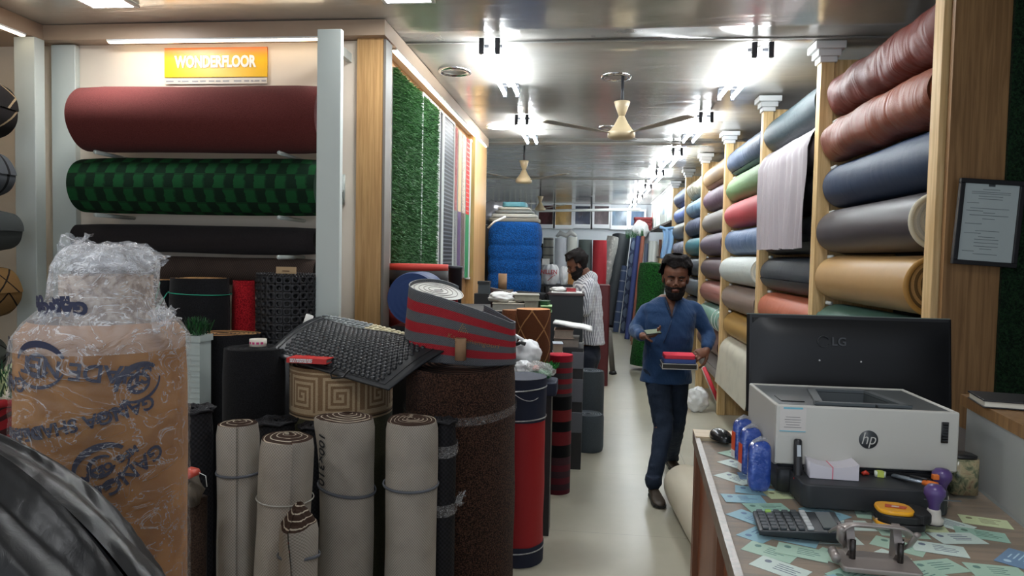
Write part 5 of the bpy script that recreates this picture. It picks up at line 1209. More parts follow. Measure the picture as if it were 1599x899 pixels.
# red figure sticker
b = B(); Y_ = yx(1020, Xf); add_lathe(b, [(.001, 0), (.05, 0), (.05, .006), (.001, .006)], 16)
bx(-.04, .04, -.22, -.05, 0, .006, b); bx(-.075, -.045, -.2, -.06, 0, .006, b); bx(.045, .075, -.2, -.06, 0, .006, b); bx(-.035, -.005, -.45, -.22, 0, .006, b); bx(.005, .035, -.45, -.22, 0, .006, b)
o = link('red_sticker', b, plain('sticker_red', c(210, 60, 40), .5), e, smooth=False, mtx=Matrix.Translation((-.006, Y_ - 12.7, .5)) @ Matrix.Rotation(-pi / 2, 4, 'Y') @ Matrix.Rotation(pi / 2, 4, 'Z') @ Matrix.Rotation(pi, 4, 'Z'))
b = B(); Y_ = yx(1037, Xf); bx(-.004, 0, Y_ - 12.85, Y_ - 12.55, .25, .5, b); link('blue_sticker', b, plain('sticker_blue', c(170, 196, 214), .5), e, smooth=False)
# stack of striped red cloths at its end
zt = at(1003, 361, 17.0).z; xk = at(1003, 361, 17.0).x
for i in range(5):
    tag(link('folded_cloth', rbox(.42 - .03 * (i % 2), .3, .06, .03), bands('redcl%d' % (i % 2), [c(140, 60, 62), c(226, 214, 206)], [.02, .03]), loc=(xk, 16.9, zt + .065 * i), bevel=.01), 'red and white folded cloth, %s in the stack by the overhead cupboard' % ('bottom', 'second', 'middle', 'fourth', 'top')[i], 'cloth', 'striped cloths on the far shelf')
e = empty('end_shelf', (xk, 16.9, 0), label='slim white stand carrying the folded red cloths at the back', cat='stand'); link('stand_column', bx(-.15, .15, -.1, .1, 0, zt - .02), WHITEW, e, smooth=False); link('stand_shelf', bx(-.24, .24, -.17, .17, zt - .02, zt), WHITEW, e, smooth=False)
crumple('white plastic bundle hanging below the folded red cloths', 1000, 372, 16.62, .18, .2, .1, PLW, seed=12, zb_=at(1000, 372, 16.4).z)
tuft('green leaves hanging near the tops of the leaning rolls', (at(991, 366, 16.2).x, 16.2, at(991, 374, 16.2).z), .2, .05, .2, 200, [GA, GB_])
e = empty('light_blue_cloth', at(1043, 358, 12.3), label='light blue cloth hanging from the end of the rack', cat='cloth')
b = B(); grid_surf(b, lambda u, v: Vector((-.09 + .17 * u + .02 * sin(v * 5), .02 * sin(u * 12), -.5 * v)), 16, 12); solidify(link('cloth_sheet', b, plain('ltblue', c(140, 178, 214), .7), e), .01)
link('cloth_fold', add_tube(B(), [(-.14, 0, .04), (-.05, 0, .01), (.1, 0, .03)], .025, 8), plain('ltblue', c(140, 178, 214), .7), e)
# slim standing rolls below the shelf at the far right
for i, (a_, b_, yt, cl, lb) in enumerate(((1023, 1029, 382, c(200, 196, 190), 'slim white'), (1028.5, 1034, 374, c(110, 74, 60), 'slim dark brown'), (1034, 1039, 376, c(150, 104, 80), 'slim tan brown'))):
    tallroll('%s roll standing under the far overhead cupboard' % lb, a_, b_, yt, 13.2 + .3 * i, plain('slim%d' % i, cl, .7), GEND)
e = empty('side_shelf', (1.5, 12.75, 0), label='dark wooden shelf end below the hanging light blue cloth', cat='shelf'); zq = at(1043, 400, 12.6).z
link('shelf_board', bx(-.32, .1, -.1, .3, zq - .03, zq), plain('shelf_brown', c(70, 58, 52), .6), e, smooth=False); link('shelf_support', bx(-.3, -.26, -.08, .28, 0, zq - .03), WOODR, e, smooth=False); link('shelf_support', bx(.05, .09, -.08, .28, 0, zq - .03), WOODR, e, smooth=False)
# ------------------------------------------------------------ aisle floor items
e = roll('vinyl_roll', 'long cream roll lying on the floor beside the counter', (.76, 3.2, .150), 1.56, .145, plain('cream_vinyl', c(196, 188, 168), .4, var=.04), spiral('vin', c(150, 144, 126), c(206, 200, 184), .02), 'Y', cat='floor roll', inner=.2, ends=(True, True), wob=.008, tilt=(0, 0, R(4)))
# slanting red edged board leaning on the rack
a, t_ = at(1124, 632, 5.7), at(1098, 574, 6.1)
e = empty('sample_board', on(1122, 640, 0), label='thin red edged sample board leaning against the right rack', cat='board'); o_ = Vector(e.location); o_.z = 0
b = B(); A_ = [at(1125, 634, 7.75), at(1099, 573, 7.85), at(1096, 572, 8.2), at(1119, 628, 8.1)]
V = [b.verts.new(x - o_) for x in A_]; b.faces.new(V); o = solidify(link('board_sheet', b, plain('sb_white', c(200, 196, 190), .6), e), .03)
link('red_edge', add_tube(B(), [A_[0] - o_, A_[1] - o_], .022, 8), plain('sb_red', c(186, 36, 54), .5), e)
for (pa, pb, lb, cl) in (((1087, 600), (1108, 640), 'small grey plastic bag slumped at the foot of the rack', c(150, 148, 144)),):
    q = on(1088, 642, 0); crumple(lb, 1088, 642, q.y, .12, .13, .1, PLM, seed=15, zb_=0)
# certificate frame on the wood column, column
XC0, XC1 = at(1479, 300, 3.0).x, at(1584, 300, 3.0).x
st('wall_right_column', bx(XC0, XC1 + .25, 3.0, 3.03, 0, CH - .01), WOODC)
q00, q11 = at(1485, 415, 2.98), at(1590, 281, 2.98); w_, h_ = (q11.x - q00.x) + .005, q11.z - q00.z - .005
e = empty('certificate_frame', ((q00.x + q11.x) / 2, 2.955, (q00.z + q11.z) / 2), rot=(0, R(3.2), 0), label='black framed certificate hung slightly tilted on the wood column', cat='picture frame')
fw = .018; b = bx(-w_ / 2, w_ / 2, -.01, .01, h_ / 2 - fw, h_ / 2); bx(-w_ / 2, w_ / 2, -.01, .01, -h_ / 2, -h_ / 2 + fw, b); bx(-w_ / 2, -w_ / 2 + fw, -.01, .01, -h_ / 2 + fw, h_ / 2 - fw, b); bx(w_ / 2 - fw, w_ / 2, -.01, .01, -h_ / 2 + fw, h_ / 2 - fw, b)
link('frame_border', b, M_BLACK, e, smooth=False, bevel=.002); link('certificate_page', bx(-w_ / 2 + fw, w_ / 2 - fw, -.001, .006, -h_ / 2 + fw, h_ / 2 - fw), plain('cert_paper', c(176, 186, 184), .35, var=.02), e, smooth=False)
b = B(); rr = random.Random(9)
for i, zz in enumerate([.38, .35, .33, .30, .27, .22, .16, .13, .11, .08, .04, -.02, -.10, -.13, -.17, -.2, -.24, -.28, -.31, -.34, -.37]):
    z = zz * h_; wl = rr.choice((.25, .5, .8, .35)) * (w_ * .75); xo = -w_ * .36 if wl < w_ * .3 and i % 2 else -wl / 2
    bx(xo, xo + wl, -.0018, -.001, z, z + .0022, b)
link('printed_lines', b, plain('cert_ink', c(110, 118, 120), .6), e, smooth=False); b = bx(-.012, .012, -.0018, -.001, h_ * .42, h_ * .42 + .014); link('printed_crest', b, plain('cert_ink2', c(60, 64, 66), .6), e, smooth=False)
q0, q1 = at(1588, 0, 2.72), at(1640, 620, 2.72)
e = empty('turf_strip', (1.62, 2.97, 0), label='dark green artificial turf strip at the right edge beside the wood column', cat='artificial turf')
x0 = at(1581, 300, 2.94).x - 1.62
link('turf_backing', bx(x0, x0 + .4, .012, .028, .9, 2.98), carpet('dark_turf', c(12, 26, 16), c(28, 52, 30), 120., bump=1.), e, smooth=False)
b = B(); rr = random.Random(21)
for i in range(5000):
    x_, z_ = rr.uniform(x0, x0 + .3), rr.uniform(.9, 2.98); a = Vector((x_, .013, z_)); b.faces.new((b.verts.new(a), b.verts.new(a + Vector((.004, 0, 0))), b.verts.new(a + Vector((rr.uniform(-.02, .02), -rr.uniform(.01, .03), rr.uniform(-.02, .01))))))
tag(link('turf_blades', b, [plain('dk_blade', c(24, 50, 28), .6)], e, smooth=False), kind='stuff')
# ------------------------------------------------------------ the counter and everything on it
TH = 1.15
CLx = lambda y: .245 + (y - 1.132) * (.315 - .245) / (2.095 - 1.132)
Y0c, Y1c, XR = .80, 2.095, .95
e = empty('shop_counter', ((CLx(1.5) + XR) / 2, 1.45, 0), label='wooden shop counter with a glass covered top in the right foreground', cat='counter'); o_ = Vector(e.location)
xrr = lambda y: .855 + (y - 1.463) * (.032 / .219) - .003
def cprism(x_in, y0, y1, z0, z1): return add_prism(B(), [(CLx(y0) + x_in - o_.x, y0 - o_.y), (xrr(y0) - o_.x, y0 - o_.y), (xrr(y1) - o_.x, y1 - o_.y), (CLx(y1) + x_in - o_.x, y1 - o_.y)], z0, z1)
BRB = wood('counter_board', c(112, 84, 60), c(140, 108, 80), rough=.5, axis=0)
link('counter_board', cprism(.008, Y0c + .005, Y1c - .085, TH - .03, TH - .008), BRB, e, smooth=False)
link('counter_edge', add_prism(B(), [(CLx(Y0c) - .006 - o_.x, Y0c - o_.y), (CLx(Y0c) + .008 - o_.x, Y0c - o_.y), (CLx(Y1c) + .008 - o_.x, Y1c - o_.y), (CLx(Y1c) - .006 - o_.x, Y1c - o_.y)], TH - .035, TH + .001), wood('edge_strip', c(90, 74, 60), c(120, 102, 84), rough=.3), e, smooth=False)
link('bare_wood_strip', add_prism(B(), [(CLx(Y1c - .085) - .004 - o_.x, Y1c - .085 - o_.y), (xrr(Y1c - .085) - o_.x, Y1c - .085 - o_.y), (xrr(Y1c) - o_.x, Y1c - o_.y), (CLx(Y1c) - .006 - o_.x, Y1c - o_.y)], TH - .03, TH + .004), wood('bare_wood', c(196, 172, 132), c(214, 192, 156), axis=0), e, smooth=False)
k = N('counter_glass'); GL_ = k.fin((.75, .9, .85), .02, alpha=.07, spec=.6)
link('glass_sheet', cprism(.010, Y0c + .005, Y1c - .088, TH - .005, TH), GL_, e, smooth=False)
link('side_panel', cprism(.012, Y0c + .02, Y1c - .02, .06, TH - .03), WOODD, e, smooth=False)
for y0, y1 in ((Y0c + .02, Y0c + .09), (1.42, 1.49), (Y1c - .085, Y1c - .02)):
    link('panel_stile', add_prism(B(), [(CLx(y0) - .002 - o_.x, y0 - o_.y), (CLx(y0) + .014 - o_.x, y0 - o_.y), (CLx(y1) + .014 - o_.x, y1 - o_.y), (CLx(y1) - .002 - o_.x, y1 - o_.y)], .0, TH - .035), wood('stile', c(104, 66, 44), c(128, 86, 60), rough=.4), e, smooth=False)
link('knob', add_tube(B(), [(CLx(1.36) - .022 - o_.x, 1.36 - o_.y, .84), (CLx(1.36) + .01 - o_.x, 1.36 - o_.y, .84)], .009, 12), CHROME, e)
# cards below the glass
LMK = [(nm_, on(px, py, TH).x, on(px, py, TH).y) for nm_, px, py in (('computer mouse', 1128, 690), ('blue packets', 1180, 760), ('calculator', 1246, 818), ('hole punch', 1372, 885), ('tape measure', 1410, 826), ('front stamp', 1462, 820), ('floral tin', 1513, 776))]
CNT, ORD = {}, ['', 'first', 'second', 'third', 'fourth', 'fifth', 'sixth', 'seventh', 'eighth', 'ninth', 'tenth', 'eleventh', 'twelfth']
rr = random.Random(44); used = []
def card(x, y, a, w, h, ci, z):
    nm, col_, ink = ci
    lm = min(LMK, key=lambda l: (l[1] - x) ** 2 + (l[2] - y) ** 2); dx, dy = x - lm[1], y - lm[2]
    dr = ('right of' if dx > 0 else 'left of') if abs(dx) > abs(dy) else ('behind' if dy > 0 else 'in front of'); key = (nm, lm[0], dr); CNT[key] = CNT.get(key, 0) + 1
    e = empty('business_card', (x, y, z), rot=(0, 0, a)); tag(e, '%s card under the counter glass %s the %s%s' % (nm, dr, lm[0], '' if CNT[key] == 1 else ', %s of these' % ORD[CNT[key]]), 'card', 'cards under the counter glass')
    link('card_face', bx(-w / 2, w / 2, -h / 2, h / 2, 0, .0006), plain('card_' + nm, col_, .5, var=.06, sc=30.), e, smooth=False)
    b = B(); r_ = random.Random(int(x * 1e4)); add_lathe(b, [(.006, 0), (.006, .0002)], 12, c=(-w * .3, h * .2, .0006))
    for i in range(4): l_ = r_.uniform(.2, .5) * w; bx(-.1 * w, -.1 * w + l_, h * (.25 - .15 * i), h * (.25 - .15 * i) + .0022, .0006, .0008, b)
    link('card_print', b, plain('ink_' + nm, ink, .5), e, smooth=False)
kinds = [('pale green', c(168, 200, 178), c(70, 120, 110)), ('white', c(208, 222, 214), c(80, 90, 120)), ('light blue', c(128, 178, 196), c(40, 90, 140)), ('pale yellow', c(206, 214, 160), c(120, 110, 60)), ('mid blue', c(84, 124, 168), c(180, 210, 230)), ('mint', c(150, 192, 172), c(60, 110, 90))]
n_ = 0; zc = TH - .0078
for t_ in range(900):
    y = rr.uniform(Y0c + .08, Y1c - .14); x = rr.uniform(CLx(y) + .06, xrr(y) - .06)
    if y > 1.5 and x > .45: continue
    if all((x - a) ** 2 + (y - b_) ** 2 > (.062 if x > .45 else .052) ** 2 for a, b_ in used):
        used.append((x, y)); ci = kinds[rr.choice((0, 0, 0, 1, 1, 1, 2, 3, 5, 5, 0, 4)) if x > .42 else rr.choice((0, 1, 1, 2, 2, 4, 5))]; card(x, y, rr.uniform(-.9, .9), .085, .052, ci, zc + .0004 * (n_ % 4)); n_ += 1
# right hand white panel with wooden ledge and a notebook
a, b_ = Vector((.887, 1.682)), Vector((.855, 1.463)); d_ = (a - b_).normalized()
pa, pb = b_ - d_ * .75, a + d_ * .10
ZL = at(1599, 660, 1.48).z
e = empty('side_partition', (.87, 1.4, 0), label='white partition panel with a wooden ledge at the right end of the counter', cat='partition'); o_ = Vector((.87, 1.4, 0))
def ppr(off0, off1, z0, z1, p=pa, q=pb):
    n2 = Vector((d_.y, -d_.x)); P4 = [p + n2 * off0, p + n2 * off1, q + n2 * off1, q + n2 * off0]
    return add_prism(B(), [(v.x - o_.x, v.y - o_.y) for v in P4], z0, z1)
link('white_panel', ppr(0, .02, 0, ZL - .025), plain('laminate_white', c(180, 184, 182), .45, var=.03), e, smooth=False)
link('wooden_ledge', ppr(-.015, .42, ZL - .025, ZL), WOODC, e, smooth=False)
rl = ppr(-.004, -.001, TH + .02, TH + .16, pa + d_ * .46, pa + d_ * .475); link('orange_strip', rl, plain('orange_mark', c(210, 100, 50), .5), e, smooth=False)
q = on(1562, 640, ZL)
e = empty('notebook', (q.x + .07, q.y + .05, ZL + .001), rot=(0, 0, R(-12)), label='black covered notebook with white pages lying on the wooden ledge', cat='notebook')
link('page_block', bx(-.085, .085, -.055, .055, .003, .014), plain('nb_pages', c(210, 206, 190), .7), e, smooth=False); b = bx(-.088, .088, -.058, .058, 0, .003); bx(-.088, .088, -.058, .058, .014, .018, b); link('cover', b, M_BLACK, e, smooth=False, bevel=.001); link('elastic_band', bx(.04, .044, -.0595, .0595, -.0005, .019), plain('nb_blue', c(40, 60, 110), .5), e, smooth=False)
tag(link('dark_gap_block', bx(1.0, 1.36, 2.2, 2.98, 0, 1.06), plain('gap_dark', c(44, 38, 34), .6), smooth=False, bevel=.004), 'dark brown block added for the dark gap below the wood column', 'cabinet')  # added block, its dark colour stands in for the shaded gap
# monitor
ml, mr = at(1166, 492, 2.03), at(1484, 503, 2.03); mb = at(1160, 642, 1.97)
cx = (ml.x + mr.x) / 2; mw = mr.x - ml.x; mh = ml.z - mb.z + .01; zb = mb.z - .005
e = empty('computer_monitor', (cx, 2.0, TH + .005), label='black computer monitor seen from behind on the counter', cat='monitor')
MT = Matrix.Translation((0, 0, zb - TH - .005)) @ Matrix.Rotation(R(-6), 4, 'X')
MBK = plain('monitor_black', c(20, 21, 23), .42, spec=.4)
b = rbox(mw, .022, mh, .012); link('screen_housing', b, MBK, e, mtx=MT, bevel=.003)
b = B(); grid_surf(b, lambda u, v: Vector(((u - .5) * mw * .96, -.011 - .028 * (1 - abs(2 * u - 1) ** 6) * (1 - abs(2 * v - 1) ** 4), v * mh * .94 + mh * .03)), 24, 14); link('back_shell', b, MBK, e, mtx=MT)
link('screen_glass', bx(-mw / 2 + .01, mw / 2 - .01, .0112, .012, .012, mh - .01), plain('screen_dark', (.01, .01, .012), .1), e, smooth=False, mtx=MT)
link('top_edge', bx(-mw / 2, mw / 2, .004, .0125, mh, mh + .003), plain('edge_grey2', c(110, 120, 112), .4), e, smooth=False, mtx=MT)
LGM = MT @ Matrix.Translation((-.035, -.0405, mh * .74)) @ Q
text('LG', .032, plain('logo_grey', c(52, 54, 56), .3), e, LGM, offset=.0005, name='maker_logo'); link('logo_ring', add_tube(B(), [(.015 * cos(R(a_)), .015 * sin(R(a_)), 0) for a_ in range(30, 331, 20)], .0014, 5), plain('logo_grey', c(52, 54, 56), .3), e, mtx=MT @ Matrix.Translation((-.075, -.0400, mh * .74)) @ Q)
for dx in (-.085, .022): link('screw_cover', add_lathe(B(), [(.0025, 0), (.0025, .001)], 10), plain('dotwhite', c(200, 200, 200), .4), e, mtx=MT @ Matrix.Translation((dx, -.0395, mh * .55)) @ Q)
link('stand_neck', bx(-.03, .03, .02, .045, .01, zb - TH + .12), MBK, e, smooth=False); link('stand_base', rbox(.22, .12, .012, .03), MBK, e, loc=(0, .02, 0))
# printer
TPp = TH + .0005; pfl = on(1209, 768, TPp); yF = pfl.y - .005
tl, tr = at(1213, 633, yF), at(1500, 643, yF); pw = tr.x - tl.x; zt = (tl.z + tr.z) / 2; zwb = at(1212, 724, yF).z; pd = .27
px_ = (tl.x + tr.x) / 2
e = empty('laser_printer', (px_, yF, TPp), label='white and grey laser printer with a round hp logo on the counter', cat='printer')
h_ = zt - TPp; zw = zwb - TPp
PW = plain('printer_white', c(186, 184, 176), .45, var=.03, sc=5.); PG = plain('printer_grey', c(56, 62, 64), .45); PD = plain('printer_dark', c(44, 46, 49), .5)
b = bx(-pw / 2, pw / 2, 0, .012, zw, h_); bx(-pw / 2, -pw / 2 + .01, .012, pd, zw - .005, h_, b); bx(pw / 2 - .01, pw / 2, .012, pd, zw - .005, h_, b); bx(-pw / 2, pw / 2, pd - .01, pd, zw, h_, b)
link('white_casing', b, PW, e, smooth=False, bevel=.004)
# grey top with sunk output tray
b = B(); x_ = pw / 2 - .01
pts = [(-x_, .012), (x_, .012), (x_, pd - .01), (-x_, pd - .01)]; inn = [(-x_ + .10, .05), (x_ - .09, .05), (x_ - .11, .2), (-x_ + .13, .2)]
ov = [b.verts.new((x, y, h_ - .003)) for x, y in pts]; iv = [b.verts.new((x, y, h_ - .004)) for x, y in inn]; lv = [b.verts.new((x * .93, y * .8 + .03, h_ - .03)) for x, y in inn]
for q_ in range(4): b.faces.new((ov[q_], ov[(q_ + 1) % 4], iv[(q_ + 1) % 4], iv[q_])); b.faces.new((iv[q_], iv[(q_ + 1) % 4], lv[(q_ + 1) % 4], lv[q_]))
b.faces.new(lv); link('top_cover', b, PG, e, smooth=False)
b = B()
for (x0, x1, y0, y1) in ((-x_ + .08, x_ - .07, .036, .05), (-x_ + .115, x_ - .095, .2, .214)): bx(x0, x1, y0, y1, h_ - .003, h_ + .003, b)
add_prism(b, [(-x_ + .08, .036), (-x_ + .10, .05), (-x_ + .13, .2), (-x_ + .115, .214)], h_ - .003, h_ + .003); add_prism(b, [(x_ - .07, .036), (x_ - .09, .05), (x_ - .11, .2), (x_ - .095, .214)][::-1], h_ - .003, h_ + .003)
link('tray_rim', b, plain('rim_grey', c(84, 90, 92), .4), e, smooth=False)
b = B()
for i in range(4): add_tube(b, [(-x_ + .15 + i * .06, .12, h_ - .02), (-x_ + .18 + i * .06, .12, h_ - .02)], .006, 8)
link('tray_rollers', b, M_BLACK, e); link('output_slot', bx(-x_ + .13, x_ - .11, .09, .15, h_ - .029, h_ - .025), M_BLACK, e, smooth=False)
link('control_panel', bx(-x_ + .015, -x_ + .065, .06, .12, h_ - .0028, h_ - .001), M_BLACK, e, smooth=False); link('fold_tab', bx(.03, .033, .03, .036, h_ - .003, h_ + .002), M_BLACK, e, smooth=False)
link('base_body', rbox(pw - .02, pd - .02, zw + .002, .012), PD, e, loc=(0, pd / 2, 0)); link('base_groove', bx(-pw / 2 + .008, pw / 2 - .008, .004, .01, zw - .012, zw - .006), M_BLACK, e, smooth=False)
tx0, tx1 = at(1250, 745, yF - .07).x - px_, at(1480, 745, yF - .07).x - px_; 
link('paper_tray', rbox(tx1 - tx0, .12, zw * .78, .02, 5), PD, e, loc=((tx0 + tx1) / 2, -.03, 0), bevel=.004)
link('tray_label', bx(.08, .15, -.0915, -.0902, zw * .5, zw * .5 + .002), plain('tray_txt', c(100, 104, 108), .5), e, smooth=False)
def fpx(px, py): q_ = at(px, py, yF); return q_.x - px_, q_.z - TPp
lx, lz = fpx(1356, 686); LR = .0195
link('logo_disc', add_lathe(B(), [(LR, 0), (LR, .0008)], 36), plain('logo_dark', c(66, 70, 72), .4), e, mtx=Matrix.Translation((lx, -.0002, lz)) @ Q)
text('hp', .036, plain('logo_white', c(196, 194, 186), .4), e, Matrix.Translation((lx - .0005, -.0015, lz + .001)) @ Q, shear=.25, offset=-.0004, squash=.85)
vx, vz = fpx(1475, 675); link('front_vent', rbox(.014, .003, .044, .001), M_BLACK, e, loc=(vx, -.001, vz - .022)); b = B()
for i in range(7): bx(vx - .005, vx + .005, -.004, -.002, vz - .018 + i * .006, vz - .016 + i * .006, b)
link('vent_slats', b, PD, e, smooth=False)
sx, sz = fpx(1238, 655); link('paper_label', bx(sx - .027, sx + .027, -.0008, 0, sz - .026, sz + .027), plain('label_paper', c(196, 190, 184), .5, var=.02), e, smooth=False)
b = bx(sx - .02, sx + .02, -.0012, -.0008, sz + .023, sz + .027); bx(sx - .027, sx + .027, -.0012, -.0008, sz - .026, sz - .024, b); link('label_stripe', b, plain('label_blue', c(110, 170, 186), .5), e, smooth=False)
b = B()
for i, wl in enumerate((.03, .034, .032, .028, .036)): bx(sx - wl / 2, sx + wl / 2, -.0012, -.0008, sz + .005 - i * .0055, sz + .0062 - i * .0055, b)
link('label_print', b, plain('label_ink', c(130, 128, 126), .5), e, smooth=False)
# mouse
q = on(1128, 688, TH + .004)
e = empty('computer_mouse', (q.x, q.y + .02, TH + .0045), rot=(0, 0, R(12)), label='black computer mouse on the bare wood strip of the counter', cat='mouse')
b = B(); grid_surf(b, lambda u, v: Vector((.027 * cos(2 * pi * u) * sin(pi * v / 2) * (1 + .08 * sin(2 * pi * u)), .048 * sin(2 * pi * u) * sin(pi * v / 2), .027 * cos(pi * v / 2) ** .7 + .004 * 0)), 32, 14); bmesh.ops.recalc_face_normals(b, faces=b.faces[:])
link('mouse_shell', b, plain('mouse_black', c(26, 28, 30), .25), e); link('scroll_wheel', add_tube(B(), [(-.003, -.028, .0225), (.003, -.028, .0225)], .006, 12), M_BLACK, e); link('button_seam', bx(-.0006, .0006, -.044, -.012, .017, .0245), M_BLACK, e, smooth=False, rot=(R(-8), 0, 0))
# blue packets
k = N('blue_packet'); n2 = k.noise(40., detail=3); BP = k.fin(k.mix(k.step(n2, .4, .8), c(40, 70, 150), c(84, 112, 190)), .18, bump=n2, bstr=.6, bdist=.01, spec=.8, coat=.6)
for i, (px, py, rot_, lb) in enumerate(((1186, 770, 6, 'nearest blue plastic wrapped packet standing left of the printer'), (1172, 744, 8, 'middle blue wrapped packet with an orange side panel'), (1160, 722, 10, 'farthest blue wrapped packet beside the mouse'))):
    q = on(px, py, TH); e = empty('wrapped_packet', (q.x, q.y + .012, TH + .0005), rot=(0, 0, R(rot_)), label=lb, cat='packet', group='blue wrapped packets'); H_ = (.112, .113, .108)[i]
    b = B(); grid_surf(b, lambda u, v: (lambda s_: Vector((.024 * s_ * abs(cos(2 * pi * u)) ** .6 * (1 if cos(2 * pi * u) > 0 else -1), .017 * s_ * abs(sin(2 * pi * u)) ** .7 * (1 if sin(2 * pi * u) > 0 else -1), v * H_ + .003 * fnoise(u * 5, v * 5, i))))(max(.02, (1 - abs(2 * v - 1) ** 8)) ** .5), 40, 24); bmesh.ops.recalc_face_normals(b, faces=b.faces[:])
    link('packet_body', b, BP, e)
    if i: link('side_print', bx(-.0252, -.0235, -.012, .008, .03, .075), plain('pack_orange', c(214, 84, 50), .4), e, smooth=False); link('side_text', bx(-.0253, -.0234, -.012, .008, .012, .03), plain('pack_white', c(220, 214, 210), .4), e, smooth=False)
    link('clear_seal', add_tube(B(), [(-.015, 0, H_ - .004), (0, -.005, H_ + .005), (.014, 0, H_ + .002)], [.004, .006, .003], 8), film('seal', a=.4, sc=80.), e)
# marker standing against the printer
q = on(1246, 778, TH)
e = empty('marker_pen', (q.x, yF - .03, TH + .0005), rot=(R(-9), 0, 0), label='black marker pen with red ring standing against the printer', cat='marker')
link('pen_barrel', add_lathe(B(), [(.0085, 0), (.009, .002), (.009, .045), (.0085, .12), (.006, .124)], 20), M_BLACK, e); link('red_ring', add_lathe(B(), [(.0095, .040), (.0095, .0435)], 20), plain('ring_red', c(190, 36, 40), .4), e); link('pen_label', wrap(bx(-.004, .004, -.012, .012, 0, .0004), .0092, FACE, .1, 0), plain('pen_white', c(180, 186, 190), .4), e, smooth=False)
# note block, eraser, cutter, clip on the tray
ZT_ = TPp + zw * .78 + .001
q = on(1303, 748, ZT_); e = empty('note_block', (q.x, q.y + .026, ZT_), rot=(0, 0, R(-3)), label='white block of slips bound with a pink band on the printer tray', cat='note block')
b = B(); grid_surf(b, lambda u, v: Vector(((u - .5) * .096, -.028 + .056 * v, .024 + .010 * (2 * u - 1) ** 2)), 10, 3); grid_surf(b, lambda u, v: Vector(((u - .5) * .096, -.028, (.024 + .010 * (2 * u - 1) ** 2) * v)), 10, 2); grid_surf(b, lambda u, v: Vector(((u - .5) * .096, .028, (.024 + .010 * (2 * u - 1) ** 2) * v)), 10, 2); bx(-.048, -.0478, -.028, .028, 0, .034, b); bx(.0478, .048, -.028, .028, 0, .034, b)
link('paper_slips', b, plain('slip_white', c(206, 202, 208), .6, var=.03), e); b = bx(-.004, -.0025, -.0292, -.0282, 0, .026); bx(-.004, -.0025, -.029, .029, .0245, .0255, b); link('pink_band', b, plain('pink_band', c(216, 100, 120), .5), e, smooth=False)
q = on(1377, 746, ZT_); e = empty('eraser', (q.x, q.y + .01, ZT_), rot=(0, 0, R(-10)), label='small white and green eraser on the printer tray', cat='eraser'); link('eraser_body', rbox(.022, .012, .011, .004), plain('eraser_white', c(206, 214, 196), .6), e); link('eraser_sleeve', bx(-.006, .0065, -.0065, .0065, -.0002, .0116), plain('eraser_green', c(190, 204, 90), .5), e, smooth=False)
q = on(1349, 744, ZT_); tag(link('red_clip', add_tube(B(), [(0, 0, .003), (.008, .002, .006), (.014, 0, .003)], [.004, .005, .002], 8), plain('clip_red', c(206, 60, 40), .4), loc=(q.x, q.y + .01, ZT_)), 'tiny red clip beside the note block on the tray', 'clip')
q0, q1 = on(1395, 742, ZT_ + .004), on(1462, 757, ZT_ + .012)
e = empty('box_cutter', ((q0 + q1) / 2), label='silver box cutter with orange end lying across the printer tray', cat='cutter'); d2 = (q1 - q0)
link('metal_sleeve', add_tube(B(), [-d2 / 2, d2 * .28], [(.008, .004), (.008, .004)], 8), plain('steel', c(150, 160, 170), .3, metal=.6), e); link('orange_handle', add_tube(B(), [d2 * .24, d2 * .5], [(.010, .006), (.009, .006)], 8), plain('cut_orange', c(230, 120, 50), .4), e); link('black_slider', add_tube(B(), [-d2 * .1 + Vector((0, 0, .006)), d2 * .3 + Vector((0, 0, .007))], .003, 6), M_BLACK, e)
link('orange_knob', bx(.034, .046, -.006, .004, .004, .014), plain('cut_orange', c(230, 120, 50), .4), e, smooth=False, bevel=.001)
# two purple rubber stamps
PUR = plain('purple_handle', c(86, 66, 120), .3)
for i, (px, py, s_, lb) in enumerate(((1462, 822, 1.0, 'front purple handled self standing rubber stamp'), (1473, 792, .9, 'rear purple handled rubber stamp with a white block'))):
    q = on(px, py, TH); e = empty('rubber_stamp', (q.x, q.y + .012, TH + .0005), label=lb, cat='stamp', group='purple handled stamps')
    if i == 0: link('stamp_base', add_lathe(B(), [(.0165, 0), (.017, .012), (.013, .014), (.012, .026), (.011, .03)], 28), plain('stamp_white', c(196, 190, 180), .4), e); link('ink_ring', add_lathe(B(), [(.0172, .001), (.0172, .003)], 28), M_BLACK, e)
    else: link('stamp_base', rbox(.022, .022, .022, .003), plain('stamp_white', c(196, 190, 180), .4), e)
    link('stamp_handle', add_lathe(B(), [(.008, .024), (.0095, .03), (.011, .042), (.019, .058), (.0185, .068), (.012, .076), (.002, .078)], 28), PUR, e)
# floral jar
q = on(1513, 776, TH); e = empty('printed_jar', (q.x, q.y + .04, TH + .0005), label='cream and green floral printed tin behind the rubber stamps', cat='tin')
k = N('floral'); n = k.noise(32., detail=3, dist=1.2); FL = k.fin(k.ramp(n, [(.3, c(38, 52, 44)), (.45, c(120, 124, 96)), (.55, c(172, 160, 124)), (.7, c(140, 110, 90))]), .25)
H_ = at(1510, 715, q.y + .03).z - TH; link('tin_body', rbox(.062, .062, H_, .02, 5), FL, e); link('tin_lid', rbox(.055, .055, .006, .018, 5), M_BLACK, e, loc=(0, 0, H_)); link('pin', add_tube(B(), [(-.02, 0, H_), (-.024, 0, H_ + .035)], .0015, 6), CHROME, e); link('pin_head', add_tube(B(), [(-.024, 0, H_ + .03), (-.024, 0, H_ + .038)], .004, 8), M_WHITE, e)
